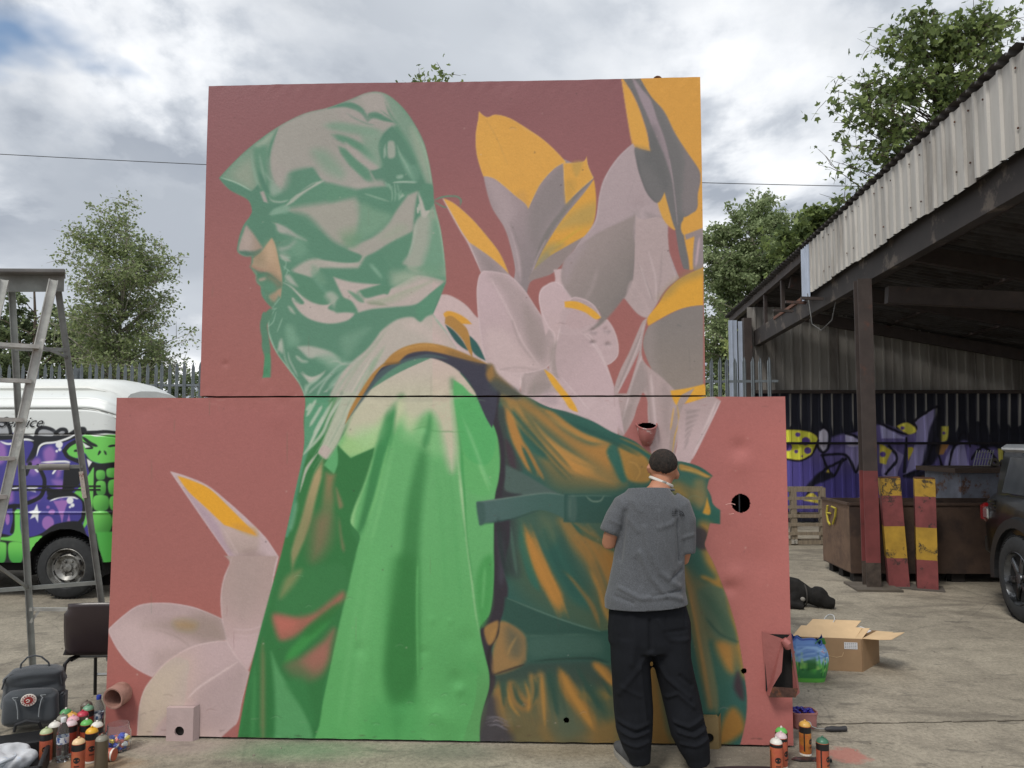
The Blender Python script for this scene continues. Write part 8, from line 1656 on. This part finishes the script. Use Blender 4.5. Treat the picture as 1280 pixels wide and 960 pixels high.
bm = bmesh.new(); bm.from_mesh(me); bmesh.ops.bisect_plane(bm, geom=bm.verts[:] + bm.edges[:] + bm.faces[:], plane_co=(0, 0, zh), plane_no=(-.05, 0, 1), clear_inner=True); bmesh.ops.bisect_plane(bm, geom=bm.verts[:] + bm.edges[:] + bm.faces[:], plane_co=(0, 0, zn), plane_no=(.0, .15, 1), clear_outer=True); bm.to_mesh(me); bm.free()
me.polygons.foreach_set('use_smooth', [True] * len(me.polygons)); me.materials.append(SHIRT); ts = link('t_shirt', me, None, per); md = ts.modifiers.new('t', 'SOLIDIFY'); md.thickness = .003; md.offset = 1
mb = MB(); cn = pp(824, 610.5, .03); mb.tube([cn + Vector((18.2 * K_ * math.cos(a), 14.5 * K_ * math.sin(a), -.008 - .006 * math.sin(a))) for a in [2 * math.pi * k / 30 for k in range(31)]], .0065, 8); mb.build('collar', SHIRT, ts, 'a')
# small print on the right shoulder blade: lettering bars and a quarter dome
LOGO = M('dark_print', '23262b', .9); lo = pp(851, 641, -.115)
def backY(px, py):
    c = pp(px, py); n_ = len(me.vertices); best = -.1
    return c
dgm = ts.data; vco = np.empty(len(dgm.vertices) * 3, np.float32); dgm.vertices.foreach_get('co', vco); vco = vco.reshape(-1, 3)
def on_back(px, py):
    p = pp(px, py); d = ray(px, py); d.normalize(); o_ = EYE - Vector(per.location); v_ = vco - np.array(o_); t = v_ @ np.array(d); dist = np.linalg.norm(v_ - t[:, None] * np.array(d), axis=1); ok = dist < .012; tt = t[ok].min() if ok.any() else t.min(); return o_ + d * (tt - .009)
mb = MB()
for r0, r1 in ((2.0, 3.2), (4.0, 5.2), (6.0, 7.2)):
    pts = [((848.5 + math.cos(a) * r) , (645 - math.sin(a) * r * .95), r) for r in (r0, r1) for a in [math.pi * .5 * k / 7 for k in range(8)]]
    mb.add([on_back(x, y) for x, y, _ in pts], [(k, k + 1, 9 + k, 8 + k) for k in range(7)])
for j in range(3):
    for i in range(4): x, y = 840 + i * 1.9, 639.2 + j * 2.2; mb.add([on_back(x, y), on_back(x + 1.3, y), on_back(x + 1.3, y + 1.3), on_back(x, y + 1.3)], [(0, 1, 2, 3)])
mb.build('shirt_print', LOGO, ts)
# --- respirator strap round the neck
mb = MB(); cs = pp(826.5, 602, .085); ax = Vector((1, 0, -.42)).normalized(); mb.tube([cs + ax * (15.2 * K_ * math.cos(a)) + Vector((0, 1, 0)) * (18.5 * K_ * math.sin(a)) for a in [2 * math.pi * k / 28 for k in range(29)]], [(.0045, .0085)] * 29, 8); mb.build('mask_strap', M('white_webbing', 'c9c6bf', .7), per, 'a')
mb = MB(); mb.ell(cs + Vector((0, -18.8 * K_, 0)), (.014, .005, .010), 10, 6); mb.build('strap_buckle', M('buckle_grey', '8e8b85', .5), per, 'a')
mb = MB(); mb.tube([cs + ax * (13.6 * K_ * math.cos(a)) + Vector((0, 14.6 * K_ * math.sin(a), .025 - .02)) + Vector((0, 0, -.022)) for a in [2 * math.pi * k / 24 for k in range(25)]], .003, 6); mb.build('mask_cord', M('dark_cord', '26262a', .7), per, 'a')
# --- trousers
t = MB()
tb(t, [el(809, 745, -.0, 46, 28), el(809, 760, -.0, 48, 29), el(811, 780, -.0, 51, 31), el(812, 800, .0, 51, 31), el(812, 812, .0, 45, 28)], 28)
tb(t, [(pp(788, 795, .0), (25 * K_, 28 * K_)), (pp(788, 825, .0), (24 * K_, 26 * K_)), (pp(790, 855, .01), (24.5 * K_, 25 * K_)), (pp(792, 885, .01), (24 * K_, 24 * K_)), (pp(793, 912, .0), (22 * K_, 23 * K_)), (pp(796, 932, -.01), (18 * K_, 20 * K_)), (pp(799, 944, -.01), (14.5 * K_, 16 * K_)), (pp(800, 953, -.01), (13 * K_, 15 * K_))], 20)
tb(t, [(pp(836, 795, .0), (26 * K_, 28 * K_)), (pp(840, 825, .0), (24 * K_, 26 * K_)), (pp(847, 855, .01), (23 * K_, 25 * K_)), (pp(854, 885, .01), (22.5 * K_, 24 * K_)), (pp(860, 912, .0), (22 * K_, 23 * K_)), (pp(868, 932, -.01), (19.5 * K_, 20 * K_)), (pp(872, 946, -.01), (15.5 * K_, 16 * K_)), (pp(874, 955, -.01), (14 * K_, 15 * K_))], 20)
me = remesh('trousers', t, .008, 6)
tf_ = [(P3((812, 775, -.12), (812, 812, -.11)), .007, -.010), (P3((775, 905, -.1), (795, 912, -.11), (812, 906, -.1)), .007, .008), (P3((774, 917, -.1), (792, 923, -.11), (812, 916, -.1)), .006, .008), (P3((778, 930, -.09), (795, 934, -.1), (811, 928, -.09)), .006, .008), (P3((776, 911, -.1), (794, 918, -.11), (811, 911, -.1)), .005, -.008), (P3((845, 905, -.1), (862, 910, -.11), (880, 900, -.09)), .007, .009), (P3((850, 917, -.1), (868, 921, -.1), (884, 913, -.08)), .006, .009), (P3((853, 930, -.09), (870, 933, -.1), (886, 925, -.08)), .006, .009), (P3((848, 911, -.1), (865, 916, -.1), (882, 907, -.08)), .005, -.008), (P3((835, 875, -.1), (848, 868, -.11), (868, 885, -.09)), .008, .008), (P3((812, 815, -.11), (790, 850, -.12), (775, 870, -.1)), .011, .006), (P3((815, 815, -.11), (835, 850, -.12), (862, 872, -.09)), .010, .008), (P3((822, 775, -.12), (838, 800, -.12), (860, 800, -.09)), .009, .006), (P3((832, 790, -.12), (858, 788, -.09)), .008, -.005), (P3((790, 770, -.12), (795, 800, -.13), (790, 830, -.12)), .016, .006), (P3((800, 835, -.1), (806, 880, -.1), (808, 905, -.1)), .009, .006), (P3((778, 860, -.1), (800, 872, -.11)), .009, .005), (P3((850, 845, -.1), (866, 858, -.09)), .009, -.007), (P3((832, 765, -.12), (833, 785, -.125)), .004, -.004), (P3((857, 765, -.09), (857, 785, -.095)), .004, -.004)]
displace(me, fold_fn(tf_, 9, .0028, 22)); me.materials.append(TROU); tr = link('trousers', me, None, per)
mb = MB(); q4 = [on for on in ()]
# --- shoes
SHOE = M('grey_trainer', '4b4c4f', .8, var=.2, scale=20); SOLE = M('pale_sole', '8f8c86', .7)
for px, rz in ((790, .25), (873, -.12)):
    c = ground(px, 961) - Vector(per.location); c.y += .06; R2 = Matrix.Rotation(rz, 3, 'Z'); mb = MB()
    mb.tube([c + R2 @ Vector(p) for p in ((.0, -.085, .05), (0, -.04, .06), (0, .05, .055), (0, .12, .045), (0, .18, .034))], [(.03, .040), (.038, .050), (.042, .045), (.043, .034), (.026, .022)], 16); mb.ell(c + R2 @ Vector((0, -.05, .075)), (.036, .05, .05), 14, 10); sm_ = remesh('shoe', mb, .007, 4); sm_.materials.append(SHOE); so = link('shoe', sm_, None, per)
    mb = MB(); mb.prism([(p.x, p.y) for p in [c + R2 @ Vector((.045 * math.copysign(abs(math.cos(a)) ** .7, math.cos(a)), .045 + .145 * math.sin(a), 0)) for a in [2 * math.pi * k / 24 for k in range(24)]]], .002, .024, 'Z'); mb.build('sole', SOLE, so)
# dust and paint specks on trousers
